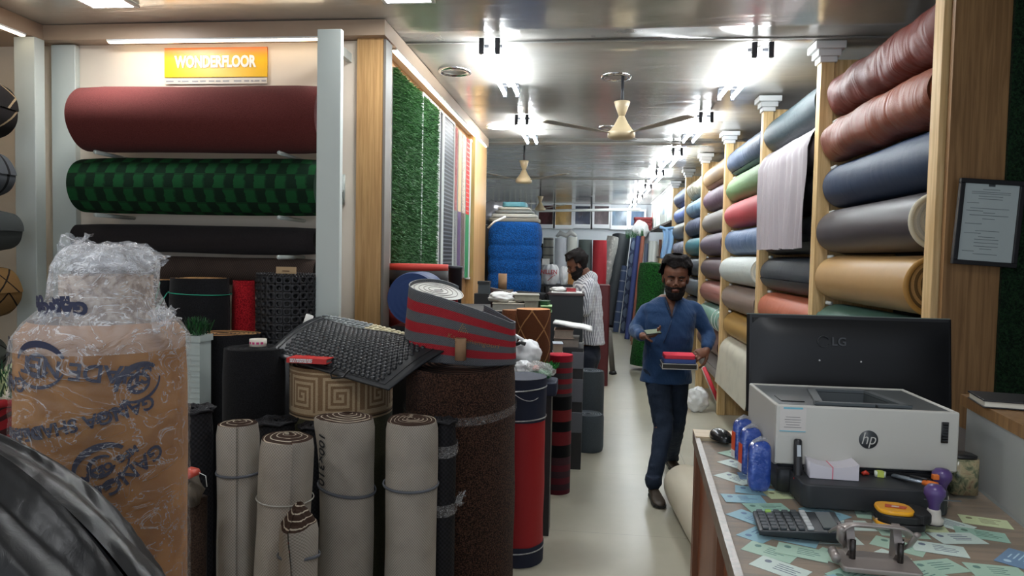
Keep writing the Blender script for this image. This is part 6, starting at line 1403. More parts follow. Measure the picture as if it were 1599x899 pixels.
# calculator
qa, qb, qc = on(1180, 800, TH + .01), on(1222, 836, TH + .008), on(1318, 828, TH + .014)
e = empty('desk_calculator', ((qa + qc + qb) / 3).to_tuple(), label='dark desk calculator with rows of keys on the glass top', cat='calculator')
cxp = on(1246, 818, TH + .01); e.location = (cxp.x, cxp.y, TH + .0005); e.rotation_euler = (0, 0, R(-96))
cl_, cw_ = .150, .105     # local y = long side away from the viewer's left; screen end at the right
CB = plain('calc_body', c(34, 40, 44), .4)
b = add_prism(B(), [(-cw_ / 2, -cl_ / 2), (cw_ / 2, -cl_ / 2), (cw_ / 2, cl_ / 2), (-cw_ / 2, cl_ / 2)], 0, .010)
for v in b.verts:
    if v.co.y > 0: v.co.z += .012 if v.co.z > .005 else 0
link('calculator_case', b, CB, e, smooth=False, bevel=.003)
slope = math.atan(.012 / cl_); KM = Matrix.Translation((0, -cl_ / 2, .010)) @ Matrix.Rotation(slope, 4, 'X')
link('display_window', bx(-cw_ / 2 + .012, cw_ / 2 - .012, cl_ - .038, cl_ - .012, .0005, .003), plain('lcd', c(84, 92, 92), .15), e, smooth=False, mtx=KM); link('solar_strip', bx(.01, .04, cl_ - .009, cl_ - .004, .0005, .002), plain('solar', c(120, 110, 110), .2), e, smooth=False, mtx=KM)
KB_ = link('key', rbox(.0135, .011, .004, .002), plain('key_dark', c(60, 66, 70), .5), e, bevel=.001)
kd, kg, kw = KB_.data, None, None
for rI in range(6):
    for cI in range(6):
        if rI == 0 and cI == 0: KB_.matrix_local = KM @ Matrix.Translation((-.042, .012, 0)); continue
        o = KB_.copy(); COL.objects.link(o); o.parent = e; o.matrix_local = KM @ Matrix.Translation((-.042 + cI * .0168, .012 + rI * .0155, 0))
        if rI == 5 or (cI == 0 and rI in (0, 1)):
            me = kd.copy(); me.materials.clear(); me.materials.append(plain('key_white', c(180, 184, 184), .5) if rI == 5 else plain('key_green', c(140, 190, 70), .5)); o.data = me
# tape measure
q = on(1410, 826, TH); e = empty('tape_measure', (q.x, q.y + .02, TH + .0005), rot=(0, 0, R(-6)), label='yellow and black tape measure lying on the glass', cat='tape measure')
YEL = plain('tape_yellow', c(236, 166, 30), .35)
def dsh(w, d, h, z0, r): b = rbox(w, d, h, r, 6); [setattr(v.co, 'z', v.co.z + z0) for v in b.verts]; return b
link('case_bottom', dsh(.068, .058, .010, 0, .02), M_BLACK, e, bevel=.002); link('case_middle', dsh(.066, .056, .012, .010, .02), plain('tape_black', c(24, 24, 26), .5), e, bevel=.002)
link('yellow_shell', dsh(.052, .05, .008, .020, .018), YEL, e, loc=(-.007, 0, 0), bevel=.003); link('yellow_foot', dsh(.03, .05, .005, .004, .015), YEL, e, loc=(-.021, -.005, 0)); link('rubber_grip', dsh(.03, .052, .014, .012, .015), plain('grip', c(18, 18, 20), .7), e, loc=(.026, 0, 0), bevel=.003)
e.scale = (1.25, 1.25, 1.25)
link('round_label', add_prism(B(), [(-.022, -.006), (.006, -.010), (.012, .002), (-.018, .008)], .0285, .0288), plain('lab_red', c(196, 76, 40), .4), e, smooth=False); link('label_letter', add_prism(B(), [(-.012, -.004), (-.002, -.005), (0, 0), (-.01, .002)], .0288, .029), plain('lab_white', c(220, 200, 190), .4), e, smooth=False); link('tape_end', bx(-.036, -.033, -.012, .008, .0, .012), CHROME, e, smooth=False)
# two hole punch in the foreground
q = on(1372, 893, TH)
e = empty('hole_punch', (q.x + .005, q.y + .035, TH + .0005), rot=(0, 0, R(-4)), label='grey metal two hole paper punch at the front of the counter', cat='hole punch')
PM = plain('punch_grey', c(150, 140, 134), .3, metal=.35, spec=.6)
b = rbox(.112, .07, .008, .006); link('punch_base', b, PM, e, loc=(0, -.012, 0), bevel=.002)
b = B()
for s_ in (-.034, .034):
    b = B(); add_prism(b, [(0, 0), (.02, 0), (.03, .010), (.012, .042), (.004, .045)], s_ - .006, s_ + .006)
    for v in b.verts: x, y, z = v.co; v.co = Vector((z, -x + .02, y + .008))
    link('side_bracket', b, PM, e, smooth=False)
b = B(); grid_surf(b, lambda u, v: Vector(((u - .5) * (.118 - .014 * v), .03 - .052 * v, .040 + .018 * sin(pi * .5 * v) - .012 * abs(2 * u - 1) ** 6)), 20, 10); o = link('press_lever', b, PM, e); solidify(o, .003)
for s_ in (-1, 1):
    b = add_tube(B(), [(s_ * .054, -.02, .052), (s_ * .05, -.002, .030), (s_ * .036, .012, .014)], [(.006, .003)] * 3, 8); link('lever_arm', b, PM, e)
    link('punch_pin', add_tube(B(), [(s_ * .034, -.012, .008), (s_ * .034, -.012, .034)], .0045, 12), plain('pin_dark', c(60, 56, 54), .3, metal=.6), e); link('rivet', add_tube(B(), [(s_ * .041, .008, .03), (s_ * .045, .008, .03)], .004, 12), CHROME, e)
e.scale = (1.08, 1.08, 1.2)
link('guide_strip', add_tube(B(), [(-.062, -.03, .012), (-.06, .0, .012)], .007, 10), PM, e)
# ------------------------------------------------------------ people
k = N('skin'); n = k.noise(18., detail=3); SKIN = k.fin(k.mix(n, c(84, 52, 38), c(118, 78, 58)), .5, spec=.35, bump=k.noise(220.), bstr=.06, bdist=.002)
HAIR = plain('hair_black', (.010, .008, .008), .8, spec=.15, bump=.8, bsc=120.)
def ell_loft(bm, secs, seg=24):
    """secs: (centre, right vector*rx, front vector*ry)"""
    rings = []
    for (c0, u, w) in secs: rings.append([bm.verts.new(Vector(c0) + u * cos(2 * pi * i / seg) + w * sin(2 * pi * i / seg)) for i in range(seg)])
    for a, b in zip(rings, rings[1:]):
        for i in range(seg): bm.faces.new((a[i], a[(i + 1) % seg], b[(i + 1) % seg], b[i]))
    bm.faces.new(rings[0][::-1]); bm.faces.new(rings[-1])
def ball(bm, p, r, m=None):
    mt = Matrix.Translation(p) @ (m or Matrix.Diagonal((r, r, r, 1))) if m is None else m
    bmesh.ops.create_uvsphere(bm, u_segments=14, v_segments=10, radius=1, matrix=mt)
def limb(bm, pts, rads, seg=16):
    """tapered limb, rounded at joints, smooth"""
    P = [Vector(p) for p in pts]; out, rr = [], []
    for i in range(len(P) - 1):
        for t_ in (0, .25, .5, .75): out.append(P[i].lerp(P[i + 1], t_)); rr.append(rads[i] + (rads[i + 1] - rads[i]) * t_)
    out.append(P[-1]); rr.append(rads[-1])
    for _ in range(2):
        q_ = [out[0]] + [(out[i - 1] + out[i] * 2 + out[i + 1]) / 4 for i in range(1, len(out) - 1)] + [out[-1]]; out = q_
    add_tube(bm, out, rr, seg); ball(bm, out[0], rr[0] * .98); ball(bm, out[-1], rr[-1] * .98)
def remeshed(name, bm, vox, mat, parent, smooth_it=6, disp=None):
    bmesh.ops.recalc_face_normals(bm, faces=bm.faces[:])
    me = bpy.data.meshes.new(name); bm.to_mesh(me); bm.free(); o = bpy.data.objects.new(name, me); COL.objects.link(o)
    md = o.modifiers.new('r', 'REMESH'); md.mode = 'VOXEL'; md.voxel_size = vox
    if smooth_it: s_ = o.modifiers.new('s', 'SMOOTH'); s_.factor = .5; s_.iterations = smooth_it
    me2 = bpy.data.meshes.new_from_object(o.evaluated_get(bpy.context.evaluated_depsgraph_get()))
    o.modifiers.clear(); o.data = me2; bpy.data.meshes.remove(me); me2.name = name
    if disp:
        nn = [v.normal.copy() for v in me2.vertices]
        for v, n_ in zip(me2.vertices, nn): v.co += n_ * disp(v.co)
    me2.materials.clear(); me2.materials.append(mat); me2.shade_smooth()
    if parent: o.parent = parent; o.matrix_parent_inverse = parent.matrix_world.inverted() if parent.matrix_world != Matrix.Identity(4) else Matrix.Identity(4)
    return o
HS = [(-.122, .018, -.070, -.035), (-.116, .034, -.084, -.02), (-.10, .046, -.092, .0), (-.08, .054, -.094, .03), (-.055, .061, -.095, .062), (-.03, .066, -.094, .082), (0, .071, -.090, .095), (.012, .072, -.087, .098),
      (.03, .074, -.093, .1), (.055, .074, -.089, .1), (.08, .068, -.076, .092), (.10, .055, -.055, .075), (.114, .035, -.03, .05), (.1205, .012, -.004, .022), (.1215, .0008, .007, .009)]
def head_pt(i_f, th, off=0.):
    i = min(int(i_f), len(HS) - 2); t_ = i_f - i; z, w, f, b_ = [HS[i][k_] + (HS[i + 1][k_] - HS[i][k_]) * t_ for k_ in range(4)]
    cy, ry = (f + b_) / 2, (b_ - f) / 2; cx_, sx_ = cos(th), sin(th); x = (w + off) * abs(cx_) ** .9 * (1 if cx_ > 0 else -1); y = cy + (ry + off) * abs(sx_) ** .95 * (1 if sx_ > 0 else -1)
    zo = off * (1 if i_f > 9 else 0) * min(1, (i_f - 9) / 3) if i_f > 9 else (-off * (1 - i_f / 3) if i_f < 3 else 0)
    return Vector((x, y, z + zo))
def head_geo(bm, M_):
    n0 = len(bm.verts); bm.verts.ensure_lookup_table(); rings = [[bm.verts.new(head_pt(i / 2, 2 * pi * j / 28)) for j in range(28)] for i in range(2 * (len(HS) - 1) + 1)]
    for a, b in zip(rings, rings[1:]):
        for j in range(28): bm.faces.new((a[j], a[(j + 1) % 28], b[(j + 1) % 28], b[j]))
    bm.faces.new(rings[0][::-1]); bm.faces.new(rings[-1])
    for r_ in rings:
        for v in r_:
            for s_ in (-1, 1):
                d_ = ((v.co.x - s_ * .031) / .020) ** 2 + ((v.co.z - .008) / .012) ** 2
                if v.co.y < 0 and d_ < 3: v.co.y += .010 * math.exp(-d_)
    add_tube(bm, [(0, -.086, .022), (0, -.098, .004), (0, -.112, -.018), (0, -.108, -.032), (0, -.09, -.036)], [(.008, .006), (.009, .009), (.013, .011), (.014, .008), (.010, .004)], 12)
    for s_ in (-1, 1):
        ball(bm, None, 1, Matrix.Translation((s_ * .013, -.100, -.028)) @ Matrix.Diagonal((.008, .009, .007, 1)))
        ball(bm, None, 1, Matrix.Translation((s_ * .075, .012, -.008)) @ Matrix.Rotation(s_ * .35, 4, 'Z') @ Matrix.Diagonal((.008, .018, .032, 1)))
        ball(bm, None, 1, Matrix.Translation((s_ * .042, -.070, -.022)) @ Matrix.Diagonal((.018, .016, .016, 1)))
    ball(bm, None, 1, Matrix.Translation((0, -.095, -.055)) @ Matrix.Diagonal((.021, .008, .006, 1))); ball(bm, None, 1, Matrix.Translation((0, -.094, -.064)) @ Matrix.Diagonal((.018, .008, .006, 1)))
    add_tube(bm, [(0, .025, -.07), (0, .035, -.13), (0, .04, -.20)], [(.052, .056), (.054, .056), (.062, .058)], 20)
    bm.verts.ensure_lookup_table()
    for v in bm.verts[n0:]: v.co = M_ @ v.co
def shell(parent, name, mask, offf, M_, mat, thick=.006, jit=.004):
    b = B(); nI, nJ = 64, 72; V = {}
    def gv(i, j):
        j %= nJ
        if (i, j) not in V:
            th = 2 * pi * j / nJ; q_ = head_pt(i / nI * (len(HS) - 1), th); o_ = offf(q_); p_ = head_pt(i / nI * (len(HS) - 1), th, o_); d_ = jit * fnoise(q_.x * 60, q_.y * 60, q_.z * 60)
            V[(i, j)] = b.verts.new(M_ @ (p_ * (1 + d_ * 8)))
        return V[(i, j)]
    for i in range(nI):
        for j in range(nJ):
            q_ = head_pt((i + .5) / nI * (len(HS) - 1), 2 * pi * (j + .5) / nJ)
            if mask(q_): b.faces.new((gv(i, j), gv(i, j + 1), gv(i + 1, j + 1), gv(i + 1, j)))
    for x in [v for v in b.verts if not v.link_faces]: b.verts.remove(x)
    o = link(name, b, mat, parent); solidify(o, thick, -1); return o
def face_parts(e, M_, hair_vol=.02, beard=.010):
    def hmask(q_):
        if q_.z > .092: return True
        if q_.y > .03: return q_.z > -.055
        if q_.y > -.005: return q_.z > .02
        return q_.z > .082 + .006 * sin(q_.x * 90)
    shell(e, 'hair', hmask, lambda q_: .005 + hair_vol * min(1, max(.0, (q_.z - (.070 if q_.y < -.04 else -.03)) / .06)) ** .8 * (.8 + .5 * fnoise(q_.x * 22, q_.y * 22, q_.z * 22)) + .004 * abs(fnoise(q_.x * 50, q_.y * 50, q_.z * 50)), M_, HAIR, .004, .006)
    def bmask(q_):
        if q_.y > .028: return False
        if q_.z > -.0: return q_.y > .002 and q_.z < .03
        if q_.z > -.040: return q_.y > -.030
        if -.052 < q_.z and abs(q_.x) < .034: return q_.y < 0 and q_.z < -.040
        if -.072 < q_.z <= -.052 and abs(q_.x) < .022 and q_.y < 0: return False
        return True
    shell(e, 'beard', bmask, lambda q_: beard * (.8 if q_.z < -.07 else .3), M_, HAIR, .004, .004)
    for s_ in (-1, 1):
        b = add_tube(B(), [M_ @ Vector((s_ * .014, -.096, .024)), M_ @ Vector((s_ * .032, -.096, .030)), M_ @ Vector((s_ * .052, -.082, .024))], [(.003, .004), (.004, .005), (.002, .003)], 8); link('eyebrow', b, HAIR, e)
        b = B(); ball(b, None, 1, M_ @ Matrix.Translation((s_ * .031, -.082, .006)) @ Matrix.Diagonal((.0115, .006, .0042, 1))); o = link('eye', b, plain('eye_white', c(120, 104, 94), .3), e)
        b = B(); ball(b, None, 1, M_ @ Matrix.Translation((s_ * .031, -.0868, .005)) @ Matrix.Diagonal((.0045, .002, .0038, 1))); link('iris', b, plain('iris', (.01, .006, .004), .15), o)
        b = B(); grid_surf(b, lambda u, v: M_ @ Vector((s_ * .031 + .0125 * cos(pi * u), -.0820 - .0065 * sin(pi * u) * cos(v * 1.25), .0075 + .0045 * sin(v * 1.4) * sin(pi * u) ** .5)), 12, 6); solidify(link('eyelid', b, SKIN, e), .0015)
    b = add_tube(B(), [M_ @ Vector((-.019, -.0995, -.0595)), M_ @ Vector((0, -.1035, -.0585)), M_ @ Vector((.019, -.0995, -.0595))], [(.001, .002), (.003, .006), (.001, .002)], 8); link('lips', b, plain('lips', c(110, 62, 56), .45), e)
def hand_geo(bm, M_, curl=(.5, .5, .55, .6), thumb=(.5, .3), spread=.06, s=1.):
    """local: wrist at origin, fingers +X, thumb side +Y, back of the hand +Z"""
    def tf(p): return M_ @ (Vector(p) * s)
    rr = lambda *a: [x * s for x in a]
    ell_loft(bm, [(tf((x, y, 0)), (M_.to_3x3() @ Vector((0, 1, 0))) * w * s, (M_.to_3x3() @ Vector((0, 0, 1))) * t_ * s) for x, y, w, t_ in ((-.01, 0, .026, .02), (.02, .0, .031, .018), (.05, 0, .038, .016), (.08, 0, .040, .0135), (.092, 0, .036, .011))], 20)
    for i, (y, L, r_) in enumerate(((.030, .070, .0090), (.010, .078, .0092), (-.010, .073, .0088), (-.0285, .057, .0078))):
        a = 0; p = Vector((.080, y * .93, 0)); pts = [Vector((.055, y * .8, 0)), p]; rads = [r_ * .9, r_]
        for f_, q_ in ((.42, .8), (.32, 1.), (.26, .7)):
            a += curl[i] * q_; d_ = Vector((cos(a), (1.5 - i) * spread * cos(a), -sin(a))) * L * f_; p = p + d_; pts.append(p.copy()); rads.append(rads[-1] * .93)
        P = [tf(x) for x in pts]; add_tube(bm, P, [x * s for x in rads], 10); ball(bm, P[-1], rads[-1] * s)
        for q_, r2 in zip(P[1:-1], rads[1:-1]): ball(bm, q_, r2 * s * 1.02)
    a, b_ = thumb; pts = [Vector((.012, .022, -.004)), Vector((.038, .046, -.010)), Vector((.038 + .034 * cos(a), .046 + .03 * sin(a), -.012 - .02 * b_)), Vector((.038 + .034 * cos(a) + .028 * cos(a - .5), .046 + .03 * sin(a) + .022 * sin(a - .5), -.016 - .05 * b_))]
    P = [tf(x) for x in pts]; add_tube(bm, P, rr(.013, .0125, .0105, .0085), 10)
    for q_, r2 in zip(P, (.013, .0125, .0105, .0085)): ball(bm, q_, r2 * s)
def frame(o_, xd, zd):
    x = Vector(xd).normalized(); z = Vector(zd); z = (z - x * z.dot(x)).normalized(); y = z.cross(x); m_ = Matrix((x, y, z)).transposed().to_4x4(); m_.translation = Vector(o_); return m_
def shoe(e, heel, toe, mat, up=Vector((0, 0, 1)), name='shoe'):
    h, t_ = Vector(heel), Vector(toe); d_ = (t_ - h); L = d_.length; x = d_.normalized(); s_ = up.cross(x).normalized(); n_ = x.cross(s_); b = B()
    secs = []
    for q_, w, hh in ((-.04, .012, .03), (0, .03, .06), (.12, .036, .075), (.3, .037, .07), (.5, .041, .055), (.7, .047, .042), (.88, .042, .034), (.98, .026, .024), (1.01, .008, .012)):
        secs.append((h + x * L * q_ + n_ * hh / 2, s_ * w, n_ * hh / 2))
    ell_loft(b, secs, 20); o = remeshed(name, b, .006, mat, e, 3)
    b = B(); prof = [(-.03, .02), (.1, .036), (.4, .038), (.7, .047), (.9, .043), (1.01, .02)]; l_ = [h + x * L * q_ + s_ * w for q_, w in prof]; r_ = [h + x * L * q_ - s_ * w for q_, w in prof][::-1]; P = l_ + r_
    lo = [b.verts.new(p_ - n_ * .004) for p_ in P]; hi = [b.verts.new(p_ + n_ * .012) for p_ in P]; n2 = len(P)
    for i in range(n2): b.faces.new((lo[i], lo[(i + 1) % n2], hi[(i + 1) % n2], hi[i]))
    b.faces.new(lo[::-1]); b.faces.new(hi); link('sole', b, M_BLACK, o, smooth=False).matrix_parent_inverse = o.matrix_world.inverted()
    return o
def torso_secs(base, neck, Rv, Fv, prof):
    base, neck = Vector(base), Vector(neck); return [(base.lerp(neck, t_) + Fv * fo, Rv * rx, Fv * ry) for t_, rx, ry, fo in prof]

# --- man walking towards the camera
e = empty('person', on(1036, 770, 0) + Vector((0, .25, 0)), label='bearded man in a blue shirt and jeans walking forward holding a phone and fabric samples', cat='person')
def parent_keep(o): o.parent = e; o.matrix_parent_inverse = e.matrix_basis.inverted(); return o
Mi = e.matrix_basis.inverted()
D = 5.16
Rv, Fv = Vector((1, .08, 0)).normalized(), Vector((.08, -1, 0)).normalized()
neck = at(1046, 463, D); pelvis = at(1038, 562, D + .04); head_c = at(1055, 434, D - .06)
shR, shL = at(1012, 483, D + .02), at(1085, 484, D + .03)
elR, wrR = at(991, 516, D - .02), at(1004, 525, D - .26)
elL, wrL = at(1107, 522, D + .02), at(1103, 548, D - .14)
hipR, hipL = at(1024, 566, D + .02), at(1056, 566, D + .06)
knR, anR = at(1037, 668, D - .10), at(1020, 752, D - .28)
knL, anL = at(1056, 665, D + .10), at(1048, 716, D + .52)
HM = Matrix.Translation(head_c) @ Matrix.Rotation(R(-4), 4, 'Z') @ Matrix.Rotation(R(11), 4, 'X') @ Matrix.Rotation(R(2), 4, 'Y') @ Matrix.Diagonal((1.12, 1.08, 1.12, 1))
# body: one continuous surface
b = B(); head_geo(b, HM)
ell_loft(b, torso_secs(pelvis - Vector((0, 0, .06)), neck, Rv, Fv, [(0, .14, .10, 0), (.15, .158, .112, 0), (.35, .148, .112, .01), (.55, .158, .118, .012), (.75, .172, .12, .01), (.88, .165, .10, 0), (.96, .11, .075, -.01), (1.03, .06, .055, -.005)]))
for s_, el, wr in ((shR, elR, wrR), (shL, elL, wrL)): limb(b, [s_, el, wr], [.044, .038, .026])
for h_, k_, a_ in ((hipR, knR, anR), (hipL, knL, anL)): limb(b, [h_, k_, a_], [.088, .058, .036])
HR = frame(wrR, (at(1030, 521, D - .30) - wrR), (.15, .2, -1)); hand_geo(b, HR, curl=(.55, .5, .5, .5), thumb=(1.1, -.7), s=1.02)
HL = frame(wrL, (at(1082, 556, D - .24) - wrL), (.3, -.55, .6)); hand_geo(b, HL, curl=(.6, .65, .7, .7), thumb=(.7, .9), s=1.02)
for v in b.verts: v.co = Mi @ v.co
def hang(o): o.parent = e; return o
body = remeshed('body', b, .0045, SKIN, None, 2); hang(body)
HML = Mi @ HM
face_parts(e, HML, .028, .010)
# shirt
k = N('shirt_blue'); u_n = k.noise(9., k.scale(k.obj(), (1., 1., .45)), detail=4, dist=1.); SH = k.fin(k.mix(k.noise(300.), c(24, 50, 84), c(38, 68, 106)), .75, bump=u_n, bstr=.6, bdist=.03, spec=.2, sheen=.1)
b = B()
hem = at(1040, 598, D + .03)
ell_loft(b, torso_secs(hem, neck, Rv, Fv, [(0, .183, .15, .0), (.12, .182, .15, 0), (.3, .172, .145, .008), (.5, .175, .15, .018), (.7, .186, .148, .014), (.84, .192, .128, .004), (.91, .178, .108, -.006), (.96, .132, .088, -.012), (1.0, .082, .072, -.012)]), 32)
for s_, el, wr in ((shR, elR, wrR), (shL, elL, wrL)):
    cuff = el.lerp(wr, .80); limb(b, [s_ + (neck - s_) * .18, s_, s_.lerp(el, .5), el, cuff], [.052, .058, .060, .054, .042])
def wrinkle(p): return .010 * fnoise(p.x * 7 + p.z * 5, p.y * 7, p.z * 9) + .005 * fnoise(p.x * 20 + p.z * 14, p.y * 14, p.z * 22)
for v in b.verts: v.co = Mi @ v.co
shirt = remeshed('shirt', b, .008, SH, None, 5, wrinkle); hang(shirt)
# open V neckline: drop faces in a narrow wedge and the neck hole
bm = B(); bm.from_mesh(shirt.data); Fl, Rl = Fv, Rv; nk = Mi @ neck
kill = []
for f_ in bm.faces:
    q_ = f_.calc_center_median() - nk; fr = q_.dot(Fl); sd = q_.dot(Rl); z = q_.z
    if (z > .0 and abs(sd) < .066) or (fr > .02 and -.14 < z <= .0 and abs(sd + .008) < .042 * (1 + z / .14) ** .8 + .003): kill.append(f_)
    if z < (hem.z - neck.z) + .012 + 0: kill.append(f_)
bmesh.ops.delete(bm, geom=list(set(kill)), context='FACES')
bm.to_mesh(shirt.data); bm.free(); solidify(shirt, .004, -1)
chestV = [(-.052, .062, .0), (-.038, .098, -.045), (-.024, .118, -.09), (-.008, .130, -.142), (.008, .120, -.09), (.024, .10, -.045), (.038, .064, .0)]
b = add_tube(B(), [nk + Rl * x + Fl * (y + .012) + Vector((0, 0, z)) for x, y, z in chestV], [(.009, .003)] * 7, 8); link('neckline_band', b, plain('shirt_trim', c(22, 44, 72), .8), e)
b = add_tube(B(), [nk + Rl * (-.012 - .05 * t_) + Fl * (.145 + .012 * sin(t_ * 3)) + Vector((0, 0, -.158 - .16 * t_)) for t_ in (0, .25, .5, .75, 1)], [(.006, .0025)] * 5, 6); link('button_placket', b, plain('shirt_trim', c(22, 44, 72), .8), e)
# jeans
k = N('denim_dark'); JN = k.fin(k.mix(k.noise(12., detail=4), c(24, 32, 46), c(44, 56, 74)), .85, bump=k.noise(16., k.scale(k.obj(), (1, 1, .6)), detail=4, dist=1.), bstr=.5, bdist=.02, spec=.2)
b = B(); ell_loft(b, torso_secs(pelvis - Vector((0, 0, .10)), pelvis + Vector((0, 0, .14)), Rv, Fv, [(0, .13, .105, 0), (.35, .158, .118, 0), (1, .15, .11, 0)]), 24)
limb(b, [hipR, hipR.lerp(knR, .5), knR, knR.lerp(anR, .5), anR + Vector((0, 0, -.01))], [.098, .088, .070, .060, .054]); limb(b, [hipL, hipL.lerp(knL, .5), knL, knL.lerp(anL, .5), anL], [.098, .086, .068, .058, .052])
for q_ in (anR, anL): add_tube(b, [q_ + Vector((0, 0, .045)), q_ + Vector((0, 0, .01)), q_ - Vector((0, 0, .012))], [.056, .060, .058], 16)
for v in b.verts: v.co = Mi @ v.co
hang(remeshed('jeans', b, .008, JN, None, 4, lambda p: .007 * fnoise(p.x * 8, p.y * 8, p.z * 16) + .003 * fnoise(p.x * 20, p.y * 20, p.z * 34)))
SHOE = plain('shoe_brown', c(58, 48, 38), .5)
hR = Mi @ (anR + Vector((.0, .05, -anR.z + .012))); tR = Mi @ on(1026, 783, .012)
tR = hR + (tR - hR).normalized() * .265; hang(shoe(e, hR, tR, SHOE))
hL = Mi @ (anL + Vector((-.01, .05, -.045))); tL = Mi @ Vector((on(1052, 729, 0).x, anL.y - .16, .016)); tL = hL + (tL - hL).normalized() * .25; hang(shoe(e, hL, tL, SHOE))
def carry(o): return o
# phone held in the right hand
pc = at(1019, 519, D - .335)
e2 = empty('mobile_phone', pc, rot=(R(18), R(-6), R(12)), label='dark mobile phone held in the hand of the man in the blue shirt', cat='phone')
link('phone_body', rbox(.105, .07, .009, .008, 4), M_BLACK, e2, bevel=.002); link('phone_screen', bx(-.048, .048, -.031, .031, .0092, .0098), plain('screen_pale', c(120, 130, 110), .15), e2, smooth=False)
# samples held in the other hand
a, t_ = at(1034, 574, D - .32), at(1088, 553, D - .32); zc = (a.z + t_.z) / 2; w_ = (t_.x - a.x)
def pack(name, lb, dz, h, m, ex=0., cat='fabric sample'):
    o = empty(name, ((a.x + t_.x) / 2, D - .27, a.z + dz), rot=(R(3), 0, R(2)), label=lb, cat=cat); link('folded_layers', rbox(w_ - .01 - ex, .13, h, .015, 4), m, o, bevel=.003); return o
o = pack('sample_box', 'clear edged flat box under the fabric samples in his left hand', 0, .034, plain('box_dark', c(52, 52, 50), .4), -.012, 'box')
b = B(); ww = w_ / 2 + .003
for z in (.0, .034): add_tube(b, [(-ww, -.067, z), (ww, -.067, z), (ww, .067, z), (-ww, .067, z), (-ww, -.067, z)], .003, 6, cap=False)
for sx in (-ww, ww): add_tube(b, [(sx, -.067, 0), (sx, -.067, .034)], .003, 6)
link('clear_edges', b, plain('edge_clear', c(190, 190, 186), .3), o)
pack('fabric_sample', 'folded blue fabric sample under the red one on the clear box', .038, .028, plain('smp_blue', c(56, 80, 140), .7)); pack('fabric_sample', 'folded red fabric sample on top of the blue one', .067, .026, plain('smp_red', c(206, 50, 70), .7), .012)

# --- man writing at the black desk, seen from his left rear side
D = 7.12
e = empty('person', (at(915, 560, D + .1).x, D + .12, 0), label='bearded man in a striped white shirt bending over papers at the black desk', cat='person'); Mi = e.matrix_basis.inverted()
Fv = Vector((-1, -.12, 0)).normalized(); Rv = Vector((-.12, 1, 0)).normalized()     # he faces left
neck = at(914, 432, D + .1); head_c = at(902, 414, D + .06); pelvis = at(917, 555, D + .14)
shN, shF = at(920, 446, D - .06), at(916, 446, D + .30)
elN, wrN = at(914, 488, D - .10), at(888, 468, D - .10)
elF, wrF = at(898, 486, D + .26), at(880, 466, D + .12)
HM = Matrix.Translation(head_c) @ Matrix.Rotation(R(-90), 4, 'Z') @ Matrix.Rotation(R(28), 4, 'X') @ Matrix.Diagonal((1.04, 1.04, 1.06, 1))
b = B(); head_geo(b, HM)
ell_loft(b, torso_secs(pelvis, neck, Rv, Fv, [(0, .14, .10, 0), (.3, .13, .10, -.01), (.55, .14, .11, -.01), (.78, .15, .105, 0), (.9, .12, .08, 0), (1.0, .06, .05, .01)]))
for s_, el, wr in ((shN, elN, wrN), (shF, elF, wrF)): limb(b, [s_, el, wr], [.042, .038, .027])
ank = [Vector((pelvis.x + .0, pelvis.y - .1, .08)), Vector((pelvis.x + .02, pelvis.y + .1, .08))]
for s_, a_ in ((-.09, ank[0]), (.09, ank[1])): h_ = pelvis + Vector((0, s_, 0)); limb(b, [h_, h_.lerp(a_, .48) + Vector((-.02, 0, 0)), a_], [.088, .058, .036])
for wr, tgt in ((wrN, at(874, 460, D - .08)), (wrF, at(868, 460, D + .1))): hand_geo(b, frame(wr, tgt - wr, (.2, -.2, 1)), curl=(.5, .55, .6, .6), thumb=(.6, .5))
for v in b.verts: v.co = Mi @ v.co
body = remeshed('body', b, .0055, SKIN, None, 2); hang(body)
face_parts(e, Mi @ HM, .03, .014)
k = N('shirt_striped'); ob = k.xyz(k.obj()); ang = k.M('ARCTAN2', k.M('ADD', ob[1], 0.), k.M('SUBTRACT', ob[0], 0.))
f1 = k.M('SINE', k.M('MULTIPLY', k.M('ADD', k.M('ADD', ob[0], k.M('MULTIPLY', ob[1], .8)), k.M('MULTIPLY', ob[2], .12)), 2 * pi / .022)); f2 = k.M('SINE', k.M('MULTIPLY', ob[2], 2 * pi / .03))
cc = k.mix(k.step(f1, .0, .4), c(222, 224, 228), c(120, 122, 134)); cc = k.mix(k.M('MULTIPLY', k.step(f2, .6, .9), .35), cc, c(150, 152, 160))
SS = k.fin(cc, .8, bump=k.noise(9., detail=4), bstr=.5, bdist=.02, spec=.2)
hem = at(922, 536, D + .12); b = B()
ell_loft(b, torso_secs(hem, neck, Rv, Fv, [(0, .17, .15, .0), (.2, .165, .145, 0), (.45, .165, .15, .0), (.7, .182, .15, 0), (.88, .19, .135, 0), (.96, .14, .105, .0), (1.01, .085, .08, .01)]), 32)
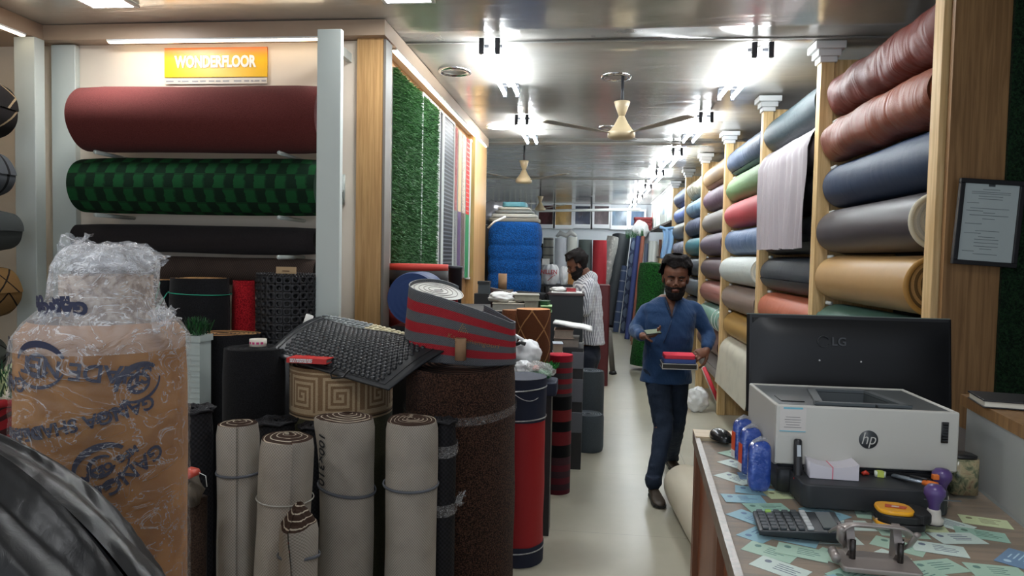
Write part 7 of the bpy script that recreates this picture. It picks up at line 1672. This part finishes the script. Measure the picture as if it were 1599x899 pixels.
for s_, el, wr in ((shN, elN, wrN), (shF, elF, wrF)): limb(b, [s_ + Vector((0, 0, .012)), s_.lerp(el, .5), el, el.lerp(wr, .5)], [.07, .072, .066, .056])
ball(b, HM @ Vector((0, .045, -.165)), .084)
for v in b.verts: v.co = Mi @ v.co
s2 = remeshed('shirt', b, .009, SS, None, 5, wrinkle); hang(s2); nk = Mi @ neck
bm = B(); bm.from_mesh(s2.data); bmesh.ops.delete(bm, geom=[f_ for f_ in bm.faces if (f_.calc_center_median() - nk).z > -.004 and ((f_.calc_center_median() - nk) * Vector((1, 1, 0))).length < .08], context='FACES') if False else None
bm.free()
b = B(); 
for s_ in (-1, 1): add_tube(b, [nk + Fv * -.06 + Vector((0, 0, .03)), nk + Rv * s_ * .055 + Fv * -.01 + Vector((0, 0, .02)), nk + Rv * s_ * .045 + Fv * .06 + Vector((0, 0, -.01)), nk + Rv * s_ * .03 + Fv * .10 + Vector((0, 0, -.06))], [(.006, .022), (.006, .022), (.006, .018), (.004, .012)], 8)
link('collar', b, SS, e)
b = B(); limb(b, [pelvis + Vector((0, -.09, 0)), pelvis.lerp(ank[0], .48) + Vector((-.02, -.05, 0)), ank[0]], [.10, .075, .055]); limb(b, [pelvis + Vector((0, .09, 0)), pelvis.lerp(ank[1], .48) + Vector((-.02, .05, 0)), ank[1]], [.10, .075, .055]); ell_loft(b, torso_secs(pelvis - Vector((0, 0, .12)), pelvis + Vector((0, 0, .12)), Rv, Fv, [(0, .13, .11, 0), (.4, .168, .135, 0), (1, .155, .125, 0)]), 24)
for v in b.verts: v.co = Mi @ v.co
hang(remeshed('jeans', b, .010, plain('denim_navy', c(26, 34, 50), .85), None, 4, wrinkle))
for a_ in ank: h_ = Mi @ Vector((a_.x + .05, a_.y, .012)); hang(shoe(e, h_, h_ + Fv * .25, M_BLACK))
tag(link('pen', add_tube(B(), [at(872, 458, 7.03), at(876, 448, 7.03)], .004, 8), M_BLACK), 'black pen in the hand of the writing man', 'pen')
